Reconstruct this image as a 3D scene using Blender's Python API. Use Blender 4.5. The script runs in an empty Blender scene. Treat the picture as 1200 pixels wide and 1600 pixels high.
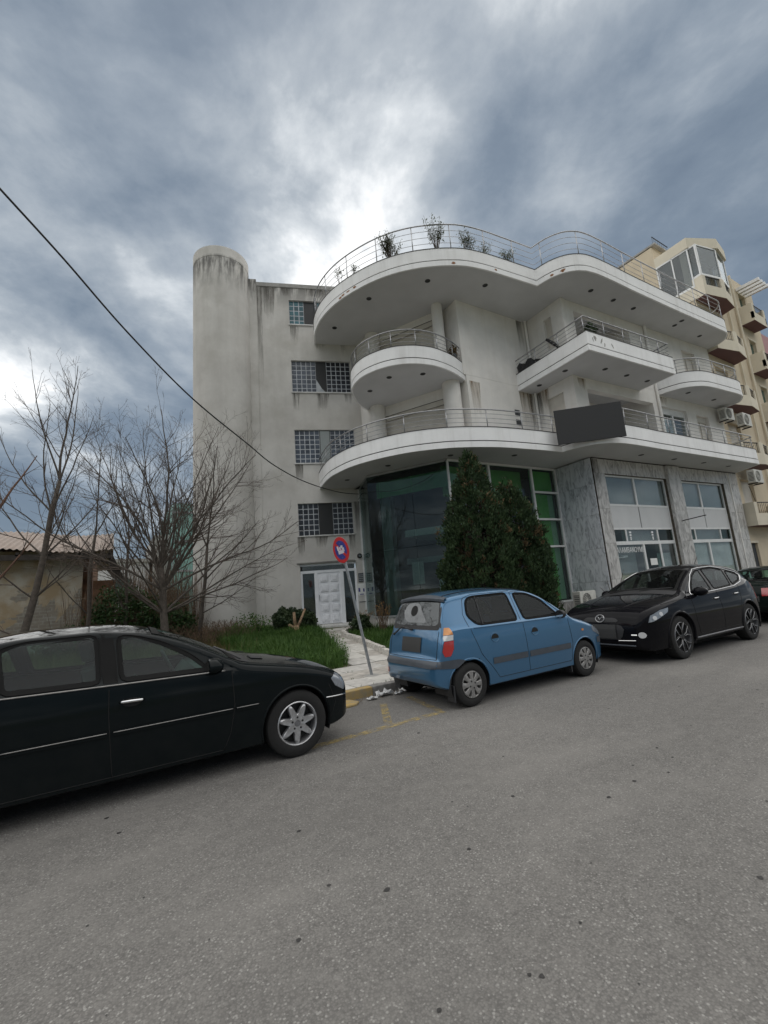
import bpy, bmesh, math, random
from math import sin, cos, pi, radians, sqrt, atan2, hypot
from mathutils import Vector, Matrix, noise as mnoise
import numpy as np

scene = bpy.context.scene
COL = scene.collection
random.seed(7)

# ------------------------------------------------------------------ camera
# world axes: X runs along the street to the right, Y away from the street, camera stands in the road
CAM_Z = 1.546
cam_data = bpy.data.cameras.new('camera')
cam = bpy.data.objects.new('camera', cam_data); COL.objects.link(cam)
cam_data.sensor_fit = 'HORIZONTAL'; cam_data.sensor_width = 36.0; cam_data.lens = 36.0*692/1200
cam_data.clip_start = 0.05; cam_data.clip_end = 3000
cam.matrix_world = Matrix(((0.853614, -0.027079, -0.520203, 0), (-0.515327, -0.189673, -0.835740, 0), (-0.076038, 0.981474, -0.175862, CAM_Z), (0, 0, 0, 1)))
scene.camera = cam

# ------------------------------------------------------------------ sky, sun, exposure
SUN_EL, SUN_AZ = radians(78), atan2(0.849, 0.528) + radians(4)
world = bpy.data.worlds.new('World'); scene.world = world; world.use_nodes = True
wn, wl = world.node_tree.nodes, world.node_tree.links
wn.clear()
def N(nodes, t, **kw):
    n = nodes.new(t)
    for k, v in kw.items():
        if k in n.inputs: n.inputs[k].default_value = v
        else: setattr(n, k, v)
    return n
def build_sky():
    out = N(wn, 'ShaderNodeOutputWorld')
    tc = N(wn, 'ShaderNodeTexCoord')
    sk = N(wn, 'ShaderNodeTexSky', sky_type='NISHITA'); sk.sun_disc = False
    sk.sun_elevation = SUN_EL; sk.sun_rotation = pi/2 - SUN_AZ
    def M(op, a, b=None, c=None, clamp=False):
        n = N(wn, 'ShaderNodeMath', operation=op, use_clamp=clamp)
        for i, x in enumerate((a, b, c)):
            if x is None: continue
            if isinstance(x, (int, float)): n.inputs[i].default_value = x
            else: wl.new(x, n.inputs[i])
        return n.outputs[0]
    nz = N(wn, 'ShaderNodeVectorMath', operation='NORMALIZE'); wl.new(tc.outputs['Generated'], nz.inputs[0])
    sep = N(wn, 'ShaderNodeSeparateXYZ'); wl.new(nz.outputs[0], sep.inputs[0])
    za = M('ADD', M('MAXIMUM', sep.outputs['Z'], 0.0), 0.20)        # a flat cloud deck, foreshortened towards the horizon
    pv = N(wn, 'ShaderNodeCombineXYZ'); wl.new(M('DIVIDE', sep.outputs['X'], za), pv.inputs[0]); wl.new(M('DIVIDE', sep.outputs['Y'], za), pv.inputs[1])
    def fbm(scale, det, rough, dist, off, stretch=(1, 1, 1), rot=0.0):
        mp = N(wn, 'ShaderNodeMapping'); wl.new(pv.outputs[0], mp.inputs[0]); mp.inputs['Location'].default_value = off; mp.inputs['Rotation'].default_value = (0, 0, rot); mp.inputs['Scale'].default_value = stretch
        t = N(wn, 'ShaderNodeTexNoise', Scale=scale, Detail=det, Roughness=rough, Distortion=dist); wl.new(mp.outputs[0], t.inputs['Vector']); return t.outputs['Fac']
    big = fbm(1.05, 4.0, 0.5, 0.15, SKY_OFF, (0.9, 1, 1), radians(-58))
    mid = fbm(2.7, 9.0, 0.58, 0.15, (SKY_OFF[0]*2+4, SKY_OFF[1]+9, 0), (1, 1, 1), radians(-58))
    dens = M('ADD', M('MULTIPLY', big, 0.85), M('MULTIPLY', mid, 0.66))          # mean 0.70
    # the veiled sun brightens the thin cloud in front of it
    sd = N(wn, 'ShaderNodeCombineXYZ'); sd.inputs[0].default_value = cos(GLOW_EL)*cos(GLOW_AZ); sd.inputs[1].default_value = cos(GLOW_EL)*sin(GLOW_AZ); sd.inputs[2].default_value = sin(GLOW_EL)
    dt = N(wn, 'ShaderNodeVectorMath', operation='DOT_PRODUCT'); wl.new(nz.outputs[0], dt.inputs[0]); wl.new(sd.outputs[0], dt.inputs[1])
    gl = N(wn, 'ShaderNodeMapRange', interpolation_type='SMOOTHERSTEP'); wl.new(dt.outputs['Value'], gl.inputs['Value']); gl.inputs['From Min'].default_value = 0.93; gl.inputs['From Max'].default_value = 1.0
    val = M('ADD', dens, M('MULTIPLY', gl.outputs[0], 0.17))
    nr = N(wn, 'ShaderNodeMapRange'); wl.new(val, nr.inputs['Value']); nr.inputs['From Min'].default_value = 0.635; nr.inputs['From Max'].default_value = 1.0
    cr = N(wn, 'ShaderNodeValToRGB'); wl.new(nr.outputs[0], cr.inputs[0])
    e = cr.color_ramp.elements
    e[0].position = 0.0; e[0].color = (0.17, 0.22, 0.28, 1)
    e[1].position = 1.0; e[1].color = (1.35, 1.35, 1.33, 1)
    for p, c in ((0.22, (0.225, 0.28, 0.34)), (0.42, (0.335, 0.39, 0.445)), (0.62, (0.50, 0.55, 0.59)), (0.80, (0.80, 0.84, 0.86))):
        k = cr.color_ramp.elements.new(p); k.color = (*c, 1)
    bc = N(wn, 'ShaderNodeBackground', Strength=SKY_GAIN); wl.new(cr.outputs[0], bc.inputs[0])
    bs = N(wn, 'ShaderNodeBackground', Strength=0.1); wl.new(sk.outputs[0], bs.inputs[0])
    mx = N(wn, 'ShaderNodeMixShader'); mx.inputs[0].default_value = 0.93
    wl.new(bs.outputs[0], mx.inputs[1]); wl.new(bc.outputs[0], mx.inputs[2]); wl.new(mx.outputs[0], out.inputs[0])
SKY_GAIN = 0.415; SKY_OFF = (12.71, 14.84, 0.0)
GLOW_EL, GLOW_AZ = radians(40), radians(61)
build_sky()
sun_data = bpy.data.lights.new('sun', 'SUN'); sun = bpy.data.objects.new('sun', sun_data); COL.objects.link(sun)
sun_data.energy = 1.5; sun_data.angle = radians(150); sun_data.color = (1.0, 0.95, 0.87)  # stands in for bright overhead cloud: widened and raised to light the shaded facade
sun.rotation_euler = Vector((-cos(SUN_EL)*cos(SUN_AZ), -cos(SUN_EL)*sin(SUN_AZ), -sin(SUN_EL))).to_track_quat('-Z', 'Y').to_euler()
scene.view_settings.view_transform = 'Standard'; scene.view_settings.look = 'None'
scene.view_settings.exposure = 1.12; scene.view_settings.gamma = 1.0
scene.view_settings.use_curve_mapping = False
scene.render.engine = 'CYCLES'
scene.cycles.max_bounces = 6; scene.cycles.transparent_max_bounces = 12

# ------------------------------------------------------------------ materials
MATS = {}
def new_mat(name):
    m = bpy.data.materials.new(name); m.use_nodes = True; m.node_tree.nodes.clear(); MATS[name] = m
    return m, m.node_tree.nodes, m.node_tree.links
def lerp(a, b, t): return a + (b-a)*t
def mat(name, col, rough=0.6, metal=0.0, var=0.12, scale=2.5, bump=0.0, bscale=60, spec=0.5, col2=None, streak=0.0, scol=None, coat=0.0, detail=5, speck=0.0, subs=0.0):
    """procedural material: world-position noise mottles the colour, optional rain streaks, specks and bump"""
    m, n, l = new_mat(name)
    out = N(n, 'ShaderNodeOutputMaterial'); b = N(n, 'ShaderNodeBsdfPrincipled')
    l.new(b.outputs[0], out.inputs[0])
    b.inputs['Roughness'].default_value = rough; b.inputs['Metallic'].default_value = metal
    b.inputs['Specular IOR Level'].default_value = spec; b.inputs['Coat Weight'].default_value = coat; b.inputs['Coat Roughness'].default_value = 0.04
    g = N(n, 'ShaderNodeNewGeometry')
    nz = N(n, 'ShaderNodeTexNoise', Scale=scale, Detail=detail, Roughness=0.6); l.new(g.outputs['Position'], nz.inputs['Vector'])
    c2 = col2 if col2 else tuple(c*(1-2*var) for c in col)
    c1 = col if col2 else tuple(min(1, c*(1+var*0.6)) for c in col)
    rp = N(n, 'ShaderNodeMapRange'); l.new(nz.outputs['Fac'], rp.inputs['Value']); rp.inputs['From Min'].default_value = 0.32; rp.inputs['From Max'].default_value = 0.68
    mx = N(n, 'ShaderNodeMix', data_type='RGBA'); l.new(rp.outputs[0], mx.inputs[0]); mx.inputs[6].default_value = (*c2, 1); mx.inputs[7].default_value = (*c1, 1)
    last = mx.outputs[2]
    if streak > 0:
        mp = N(n, 'ShaderNodeMapping'); mp.inputs['Scale'].default_value = (3.2, 3.2, 0.18); l.new(g.outputs['Position'], mp.inputs[0])
        ns = N(n, 'ShaderNodeTexNoise', Scale=1.0, Detail=6.0, Roughness=0.65); l.new(mp.outputs[0], ns.inputs['Vector'])
        r2 = N(n, 'ShaderNodeMapRange'); l.new(ns.outputs['Fac'], r2.inputs['Value']); r2.inputs['From Min'].default_value = 0.5; r2.inputs['From Max'].default_value = 0.78; r2.inputs['To Max'].default_value = streak
        m2 = N(n, 'ShaderNodeMix', data_type='RGBA'); l.new(r2.outputs[0], m2.inputs[0]); l.new(last, m2.inputs[6]); m2.inputs[7].default_value = (*(scol or tuple(c*0.45 for c in col)), 1)
        last = m2.outputs[2]
    if speck > 0:
        nv = N(n, 'ShaderNodeTexNoise', Scale=scale*30, Detail=2.0); l.new(g.outputs['Position'], nv.inputs['Vector'])
        r3 = N(n, 'ShaderNodeMapRange'); l.new(nv.outputs['Fac'], r3.inputs['Value']); r3.inputs['From Min'].default_value = 0.6; r3.inputs['From Max'].default_value = 0.7; r3.inputs['To Max'].default_value = speck
        m3 = N(n, 'ShaderNodeMix', data_type='RGBA'); l.new(r3.outputs[0], m3.inputs[0]); l.new(last, m3.inputs[6]); m3.inputs[7].default_value = (*tuple(c*0.4 for c in col), 1)
        last = m3.outputs[2]
    l.new(last, b.inputs['Base Color'])
    rr = N(n, 'ShaderNodeMapRange'); l.new(nz.outputs['Fac'], rr.inputs['Value']); rr.inputs['To Min'].default_value = max(0.02, rough*0.8); rr.inputs['To Max'].default_value = min(1, rough*1.2)
    l.new(rr.outputs[0], b.inputs['Roughness'])
    if bump > 0:
        nb = N(n, 'ShaderNodeTexNoise', Scale=bscale, Detail=4.0, Roughness=0.6); l.new(g.outputs['Position'], nb.inputs['Vector'])
        bp = N(n, 'ShaderNodeBump', Strength=bump, Distance=0.01); l.new(nb.outputs['Fac'], bp.inputs['Height']); l.new(bp.outputs[0], b.inputs['Normal'])
    return m
def glass_mat(name, tint, refl=0.06, rough=0.02, dirt=0.0, dirtcol=(0.5, 0.5, 0.48), graze=0.92):
    """window glass: fresnel mirror over a tinted see-through sheet, with a thin uneven film of dust"""
    m, n, l = new_mat(name)
    out = N(n, 'ShaderNodeOutputMaterial')
    gg = N(n, 'ShaderNodeNewGeometry'); dp = N(n, 'ShaderNodeVectorMath', operation='DOT_PRODUCT'); l.new(gg.outputs['Incoming'], dp.inputs[0]); l.new(gg.outputs['Normal'], dp.inputs[1])
    ab = N(n, 'ShaderNodeMath', operation='ABSOLUTE'); l.new(dp.outputs['Value'], ab.inputs[0])
    om = N(n, 'ShaderNodeMath', operation='SUBTRACT', use_clamp=True); om.inputs[0].default_value = 1.0; l.new(ab.outputs[0], om.inputs[1])
    pw = N(n, 'ShaderNodeMath', operation='POWER'); l.new(om.outputs[0], pw.inputs[0]); pw.inputs[1].default_value = 5.0
    ad = N(n, 'ShaderNodeMath', operation='MULTIPLY_ADD', use_clamp=True); l.new(pw.outputs[0], ad.inputs[0]); ad.inputs[1].default_value = graze; ad.inputs[2].default_value = 0.045+refl
    tr = N(n, 'ShaderNodeBsdfTransparent'); tr.inputs[0].default_value = (*tint, 1)
    gl = N(n, 'ShaderNodeBsdfGlossy', Roughness=rough); gl.inputs[0].default_value = (0.92, 0.97, 1, 1)
    mx = N(n, 'ShaderNodeMixShader'); l.new(ad.outputs[0], mx.inputs[0]); l.new(tr.outputs[0], mx.inputs[1]); l.new(gl.outputs[0], mx.inputs[2])
    last = mx.outputs[0]
    if dirt > 0:
        g = N(n, 'ShaderNodeNewGeometry'); nz = N(n, 'ShaderNodeTexNoise', Scale=2.2, Detail=6.0, Roughness=0.65); l.new(g.outputs['Position'], nz.inputs['Vector'])
        r = N(n, 'ShaderNodeMapRange'); l.new(nz.outputs['Fac'], r.inputs['Value']); r.inputs['From Min'].default_value = 0.3; r.inputs['From Max'].default_value = 0.75; r.inputs['To Min'].default_value = dirt*0.3; r.inputs['To Max'].default_value = dirt
        df = N(n, 'ShaderNodeBsdfDiffuse'); df.inputs[0].default_value = (*dirtcol, 1)
        m2 = N(n, 'ShaderNodeMixShader'); l.new(r.outputs[0], m2.inputs[0]); l.new(last, m2.inputs[1]); l.new(df.outputs[0], m2.inputs[2]); last = m2.outputs[0]
    l.new(last, out.inputs[0])
    return m
def paint_mat(name, col, flake=0.0, dust=0.06):
    """car paint: glossy coat, slight orange peel, road dust that gathers low on the body"""
    m, n, l = new_mat(name)
    out = N(n, 'ShaderNodeOutputMaterial'); b = N(n, 'ShaderNodeBsdfPrincipled')
    b.inputs['Metallic'].default_value = flake; b.inputs['Roughness'].default_value = 0.32
    b.inputs['Coat Weight'].default_value = 1.0; b.inputs['Coat Roughness'].default_value = 0.03; b.inputs['Coat IOR'].default_value = 1.45 if flake else 1.22; b.inputs['Specular IOR Level'].default_value = 0.3 if flake else 0.0
    g = N(n, 'ShaderNodeNewGeometry'); nz = N(n, 'ShaderNodeTexNoise', Scale=5.0, Detail=8.0, Roughness=0.7); l.new(g.outputs['Position'], nz.inputs['Vector'])
    sp = N(n, 'ShaderNodeSeparateXYZ'); l.new(g.outputs['Position'], sp.inputs[0])
    hz = N(n, 'ShaderNodeMapRange'); l.new(sp.outputs['Z'], hz.inputs['Value']); hz.inputs['From Min'].default_value = 0.15; hz.inputs['From Max'].default_value = 0.75; hz.inputs['To Min'].default_value = 3.2; hz.inputs['To Max'].default_value = 1.0
    rn = N(n, 'ShaderNodeMapRange'); l.new(nz.outputs['Fac'], rn.inputs['Value']); rn.inputs['From Min'].default_value = 0.3; rn.inputs['From Max'].default_value = 0.8; rn.inputs['To Min'].default_value = 0.35*dust; rn.inputs['To Max'].default_value = dust*1.6
    ml = N(n, 'ShaderNodeMath', operation='MULTIPLY', use_clamp=True); l.new(hz.outputs[0], ml.inputs[0]); l.new(rn.outputs[0], ml.inputs[1])
    mx = N(n, 'ShaderNodeMix', data_type='RGBA'); l.new(ml.outputs[0], mx.inputs[0]); mx.inputs[6].default_value = (*col, 1); mx.inputs[7].default_value = (0.30, 0.28, 0.25, 1)
    l.new(mx.outputs[2], b.inputs['Base Color'])
    ru = N(n, 'ShaderNodeMath', operation='MULTIPLY_ADD'); l.new(ml.outputs[0], ru.inputs[0]); ru.inputs[1].default_value = 0.8; ru.inputs[2].default_value = 0.02; l.new(ru.outputs[0], b.inputs['Coat Roughness'])
    nb = N(n, 'ShaderNodeTexNoise', Scale=180, Detail=1.0); l.new(g.outputs['Position'], nb.inputs['Vector'])
    bp = N(n, 'ShaderNodeBump', Strength=0.02, Distance=0.004); l.new(nb.outputs['Fac'], bp.inputs['Height']); l.new(bp.outputs[0], b.inputs['Coat Normal'])
    l.new(b.outputs[0], out.inputs[0])
    return m

# ------------------------------------------------------------------ mesh helpers
WORLDP = set()      # things whose parts are given in world coordinates
class MB:
    def __init__(s): s.v = []; s.f = []
    def add(s, vs, fs):
        o = len(s.v); s.v.extend([tuple(p) for p in vs]); s.f.extend([tuple(o+i for i in f) for f in fs]); return s
    def box(s, x0, y0, z0, x1, y1, z1):
        return s.add([(x0,y0,z0),(x1,y0,z0),(x1,y1,z0),(x0,y1,z0),(x0,y0,z1),(x1,y0,z1),(x1,y1,z1),(x0,y1,z1)],
                     [(3,2,1,0),(4,5,6,7),(0,1,5,4),(1,2,6,5),(2,3,7,6),(3,0,4,7)])
    def cbox(s, c, h, M=None):
        pts = [Vector((c[0]+a*h[0], c[1]+b*h[1], c[2]+d*h[2])) for d in (-1,1) for a, b in ((-1,-1),(1,-1),(1,1),(-1,1))]
        if M: pts = [M @ p for p in pts]
        return s.add(pts, [(3,2,1,0),(4,5,6,7),(0,1,5,4),(1,2,6,5),(2,3,7,6),(3,0,4,7)])
    def prism(s, poly, z0, z1):
        n = len(poly)
        a = sum(poly[i][0]*poly[(i+1)%n][1]-poly[(i+1)%n][0]*poly[i][1] for i in range(n))
        if a < 0: poly = poly[::-1]
        return s.add([(p[0],p[1],z0) for p in poly]+[(p[0],p[1],z1) for p in poly],
                     [tuple(range(n-1,-1,-1)), tuple(range(n,2*n))]+[(i,(i+1)%n,n+(i+1)%n,n+i) for i in range(n)])
    def tube(s, pts, r, n=6, cap=True, closed=False):
        pts = [Vector(p) for p in pts]; m = len(pts)
        if m < 2: return s
        rr = r if isinstance(r, (list, tuple)) else [r]*m
        o = len(s.v); prev = None
        for i, p in enumerate(pts):
            if closed: t = pts[(i+1)%m]-pts[i-1]
            else: t = pts[min(i+1,m-1)]-pts[max(i-1,0)]
            if t.length < 1e-9: t = Vector((0,0,1))
            t.normalize()
            if prev is None:
                a = Vector((0,0,1)) if abs(t.z) < 0.9 else Vector((1,0,0))
                u = t.cross(a).normalized()
            else:
                u = prev - t*prev.dot(t)
                if u.length < 1e-6: u = t.orthogonal()
                u.normalize()
            prev = u; w = t.cross(u)
            for k in range(n):
                q = p + (u*cos(2*pi*k/n)+w*sin(2*pi*k/n))*rr[i]; s.v.append(tuple(q))
        for i in range(m if closed else m-1):
            i2 = (i+1) % m
            for k in range(n):
                s.f.append((o+i*n+k, o+i*n+(k+1)%n, o+i2*n+(k+1)%n, o+i2*n+k))
        if cap and not closed:
            s.f.append(tuple(o+k for k in range(n-1,-1,-1))); s.f.append(tuple(o+(m-1)*n+k for k in range(n)))
        return s
    def strip(s, pts_a, pts_b, closed=False):
        n = len(pts_a); o = len(s.v)
        s.v.extend([tuple(p) for p in pts_a]); s.v.extend([tuple(p) for p in pts_b])
        for i in range(n if closed else n-1):
            j = (i+1) % n; s.f.append((o+i, o+j, o+n+j, o+n+i))
        return s
    def grid(s, rows, closed=False):
        for a, b in zip(rows[:-1], rows[1:]): s.strip(a, b, closed)
        return s
    def lathe(s, prof, n=24, M=None, a0=0.0, a1=2*pi):
        full = abs(a1-a0-2*pi) < 1e-6; m = n if full else n+1
        rows = []
        for r, z in prof:
            row = [Vector((r*cos(a0+(a1-a0)*k/n), r*sin(a0+(a1-a0)*k/n), z)) for k in range(m)]
            if M: row = [M @ p for p in row]
            rows.append(row)
        o = len(s.v)
        for row in rows: s.v.extend([tuple(p) for p in row])
        for i in range(len(rows)-1):
            for k in range(m if full else m-1):
                k2 = (k+1) % m; s.f.append((o+i*m+k, o+i*m+k2, o+(i+1)*m+k2, o+(i+1)*m+k))
        return s
    def mesh(s, name, m=None, smooth=False, merge=0.0, bevel=0.0, auto=None):
        me = bpy.data.meshes.new(name); me.from_pydata(s.v, [], s.f); me.validate()
        if merge or bevel or auto:
            bm = bmesh.new(); bm.from_mesh(me)
            if merge: bmesh.ops.remove_doubles(bm, verts=bm.verts, dist=merge)
            if auto: bmesh.ops.recalc_face_normals(bm, faces=bm.faces)
            if bevel: bmesh.ops.bevel(bm, geom=[e for e in bm.edges if len(e.link_faces) == 2 and e.calc_face_angle(0) > 0.5], offset=bevel, segments=2, affect='EDGES', profile=0.6)
            bm.to_mesh(me); bm.free()
        if m: me.materials.append(MATS[m] if isinstance(m, str) else m)
        if smooth:
            me.polygons.foreach_set('use_smooth', [True]*len(me.polygons))
            if smooth != 'all':
                try: me.set_sharp_from_angle(angle=radians(38))
                except Exception: pass
        me.update()
        return me
    def build(s, name, m, parent=None, **kw):
        return link(name, s.mesh(name, m, **kw), parent)
def link(name, me, parent=None, loc=None, rz=None):
    o = bpy.data.objects.new(name, me); COL.objects.link(o)
    if parent:
        o.parent = parent
        if parent.name in WORLDP: o.matrix_parent_inverse = Matrix.Translation(-parent.location)
    if loc is not None: o.location = loc
    if rz is not None: o.rotation_euler = (0, 0, rz)
    return o
def thing(name, label, cat, loc=(0,0,0), rz=0.0, group=None):
    o = bpy.data.objects.new(name, None); COL.objects.link(o); o.location = loc; o.rotation_euler = (0,0,rz); o.empty_display_size = 0.2
    return tag(o, label, cat, group)
def wthing(*a, **k):
    o = thing(*a, **k); WORLDP.add(o.name); return o
def tag(o, label, cat, group=None, kind=None):
    o['label'] = label; o['category'] = cat
    if group: o['group'] = group
    if kind: o['kind'] = kind
    return o
def struct(o, label=None, kind='structure'):
    o['kind'] = kind
    if label: o['label'] = label
    return o
class Fr:
    """a vertical plane's frame: u along it, v into it, z up"""
    def __init__(s, x, y, ang): s.x, s.y = x, y; s.c, s.s = cos(ang), sin(ang); s.ang = ang
    def p(s, u, v, z): return (s.x+u*s.c-v*s.s, s.y+u*s.s+v*s.c, z)
    def box(s, mb, u0, u1, v0, v1, z0, z1):
        P = [s.p(u,v,z) for z in (z0,z1) for u, v in ((u0,v0),(u1,v0),(u1,v1),(u0,v1))]
        return mb.add(P, [(3,2,1,0),(4,5,6,7),(0,1,5,4),(1,2,6,5),(2,3,7,6),(3,0,4,7)])
    def b(s, name, m, parent, u0, u1, v0, v1, z0, z1, bevel=0.0):
        return s.box(MB(), u0, u1, v0, v1, z0, z1).build(name, m, parent, bevel=bevel)
    def wall(s, mb, u0, u1, z0, z1, t, openings):
        """wall slab with rectangular openings (ua, ub, za, zb) and their reveals"""
        us = sorted({u0, u1, *[o[0] for o in openings], *[o[1] for o in openings]}); us = [u for u in us if u0-1e-6 <= u <= u1+1e-6]
        zs = sorted({z0, z1, *[o[2] for o in openings], *[o[3] for o in openings]}); zs = [z for z in zs if z0-1e-6 <= z <= z1+1e-6]
        full = lambda i, j: 0 <= i < len(us)-1 and 0 <= j < len(zs)-1 and not any(o[0]-1e-6 <= us[i] and us[i+1] <= o[1]+1e-6 and o[2]-1e-6 <= zs[j] and zs[j+1] <= o[3]+1e-6 for o in openings)
        for i in range(len(us)-1):
            for j in range(len(zs)-1):
                if not full(i, j): continue
                a, b, c, d = us[i], us[i+1], zs[j], zs[j+1]
                q = lambda A: mb.add(A, [(0,1,2,3)])
                q([s.p(a,0,c), s.p(b,0,c), s.p(b,0,d), s.p(a,0,d)])
                q([s.p(b,t,c), s.p(a,t,c), s.p(a,t,d), s.p(b,t,d)])
                if not full(i-1, j): q([s.p(a,t,c), s.p(a,0,c), s.p(a,0,d), s.p(a,t,d)])
                if not full(i+1, j): q([s.p(b,0,c), s.p(b,t,c), s.p(b,t,d), s.p(b,0,d)])
                if not full(i, j-1): q([s.p(a,t,c), s.p(b,t,c), s.p(b,0,c), s.p(a,0,c)])
                if not full(i, j+1): q([s.p(a,0,d), s.p(b,0,d), s.p(b,t,d), s.p(a,t,d)])
        return mb
def catmull(pts, step=0.15):
    P = [Vector((*p[:2], 0)) for p in pts]; out = []
    for i in range(len(P)-1):
        p0, p1, p2, p3 = P[max(i-1,0)], P[i], P[i+1], P[min(i+2,len(P)-1)]
        n = max(1, int((p2-p1).length/step))
        for k in range(n):
            t = k/n; t2, t3 = t*t, t*t*t
            q = 0.5*((2*p1)+(-p0+p2)*t+(2*p0-5*p1+4*p2-p3)*t2+(-p0+3*p1-3*p2+p3)*t3); out.append((q.x, q.y))
    out.append((P[-1].x, P[-1].y)); return out
def offset(poly, d):
    """shift an open polyline to its left by d"""
    out = []; n = len(poly)
    for i in range(n):
        def nrm(a, b):
            dx, dy = b[0]-a[0], b[1]-a[1]; L = hypot(dx, dy) or 1; return (-dy/L, dx/L)
        ns = []
        if i > 0: ns.append(nrm(poly[i-1], poly[i]))
        if i < n-1: ns.append(nrm(poly[i], poly[i+1]))
        nx, ny = sum(a[0] for a in ns)/len(ns), sum(a[1] for a in ns)/len(ns); L2 = nx*nx+ny*ny
        out.append((poly[i][0]+nx*d/max(L2,0.3), poly[i][1]+ny*d/max(L2,0.3)))
    return out
def resample(poly, step):
    L = [0]
    for a, b in zip(poly[:-1], poly[1:]): L.append(L[-1]+hypot(b[0]-a[0], b[1]-a[1]))
    n = max(1, round(L[-1]/step)); out = []
    j = 0
    for k in range(n+1):
        t = L[-1]*k/n
        while j < len(L)-2 and L[j+1] < t: j += 1
        s = (t-L[j])/((L[j+1]-L[j]) or 1); out.append((lerp(poly[j][0],poly[j+1][0],s), lerp(poly[j][1],poly[j+1][1],s)))
    return out
def gz(x, y):
    """height of the lot: level pavement, then a gentle rise to the doorstep"""
    t = min(1, max(0, (y-8.2)/7.2)); return 0.13 + 0.29*t
def text_mesh(txt, size, m, ext=0.002):
    cu = bpy.data.curves.new('txt', 'FONT'); cu.body = txt; cu.size = size; cu.extrude = ext; cu.align_x = 'CENTER'; cu.align_y = 'CENTER'
    o = bpy.data.objects.new('txt', cu); COL.objects.link(o)
    me = bpy.data.meshes.new_from_object(o.evaluated_get(bpy.context.evaluated_depsgraph_get()))
    bpy.data.objects.remove(o); me.materials.clear(); me.materials.append(MATS[m]); return me
# ------------------------------------------------------------------ material palette
mat('stucco_white', (0.84, 0.82, 0.785), 0.8, var=0.05, scale=1.3, bump=0.12, bscale=90, streak=0.16, scol=(0.52, 0.49, 0.44))
mat('stucco_cream', (0.78, 0.755, 0.72), 0.85, var=0.06, scale=1.1, bump=0.12, bscale=90, streak=0.28, scol=(0.52, 0.46, 0.37))
mat('rubber', (0.006, 0.006, 0.006), 0.7, spec=0.15)
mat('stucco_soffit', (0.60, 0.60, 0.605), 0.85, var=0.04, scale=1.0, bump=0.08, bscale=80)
mat('fascia_white', (0.87, 0.865, 0.86), 0.75, var=0.04, scale=1.5, bump=0.08, bscale=80, streak=0.42, scol=(0.50, 0.48, 0.45))
mat('coping_metal', (0.055, 0.05, 0.05), 0.6, metal=0.2, var=0.2)
mat('groove_dark', (0.03, 0.028, 0.027), 0.9)
mat('rust', (0.36, 0.17, 0.08), 0.9, var=0.3, scale=20)
mat('steel_rail', (0.42, 0.42, 0.43), 0.35, metal=0.8, var=0.15, scale=8)
mat('alu_white', (0.78, 0.78, 0.77), 0.4, var=0.05, scale=3, streak=0.12)
mat('alu_grey', (0.45, 0.46, 0.46), 0.4, metal=0.5, var=0.1)
mat('door_white', (0.86, 0.87, 0.90), 0.35, var=0.03, scale=3)
mat('shutter_cream', (0.62, 0.58, 0.52), 0.6, var=0.06, scale=2, streak=0.15)
mat('spot_black', (0.02, 0.02, 0.02), 0.5)
mat('black_plastic', (0.025, 0.025, 0.027), 0.55, var=0.2)
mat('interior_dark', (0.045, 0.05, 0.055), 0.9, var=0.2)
mat('interior_grey', (0.30, 0.31, 0.32), 0.9, var=0.1)
mat('interior_white', (0.75, 0.75, 0.74), 0.9, var=0.05)
mat('column_blue', (0.20, 0.235, 0.245), 0.6, var=0.08)
mat('green_film', (0.10, 0.36, 0.075), 0.7, var=0.10, scale=1.2)
mat('green_pale', (0.20, 0.36, 0.25), 0.75, var=0.08, scale=1.2)
mat('green_band', (0.25, 0.66, 0.27), 0.7, var=0.1)
mat('panel_grey', (0.62, 0.62, 0.62), 0.5, var=0.03, scale=1.5, streak=0.08)
mat('blind_grey', (0.33, 0.36, 0.36), 0.8, var=0.08, scale=1.0)
mat('paper_pale', (0.60, 0.64, 0.62), 0.9, var=0.10, scale=1.4)
mat('paper_white', (0.82, 0.82, 0.80), 0.9, var=0.04)
mat('letter_white', (0.88, 0.88, 0.88), 0.6, var=0.02)
mat('sign_dark', (0.020, 0.020, 0.021), 0.6, var=0.08, scale=1)
mat('ac_white', (0.62, 0.61, 0.56), 0.55, var=0.08, scale=4, streak=0.2)
mat('ac_grille', (0.05, 0.05, 0.05), 0.6)
mat('stone_sill', (0.68, 0.67, 0.65), 0.6, var=0.12, scale=6)
mat('beige_wall', (0.62, 0.525, 0.385), 0.85, var=0.05, scale=1.2, bump=0.1, bscale=70, streak=0.10)
mat('beige_light', (0.70, 0.635, 0.51), 0.85, var=0.05, scale=1.2, bump=0.1, bscale=70, streak=0.10)
mat('soffit_plum', (0.16, 0.085, 0.085), 0.85, var=0.08)
mat('iron_black', (0.03, 0.028, 0.027), 0.5, metal=0.3)
mat('pink_wall', (0.46, 0.25, 0.26), 0.85, var=0.06)
mat('teal_net', (0.24, 0.42, 0.39), 0.9, var=0.15, scale=1.5, streak=0.3)
mat('concrete', (0.36, 0.35, 0.33), 0.9, var=0.15, scale=3, bump=0.2)
mat('kerb_yellow', (0.40, 0.27, 0.085), 0.9, var=0.25, scale=9, bump=0.2, col2=(0.25, 0.215, 0.15))
mat('kerb_grey', (0.24, 0.23, 0.22), 0.9, var=0.2, scale=9, bump=0.25)
mat('paver', (0.50, 0.48, 0.45), 0.85, var=0.14, scale=7, bump=0.2, bscale=120, speck=0.15)
mat('paver_b', (0.56, 0.54, 0.50), 0.85, var=0.12, scale=5, bump=0.2, bscale=120, speck=0.12)
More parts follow.
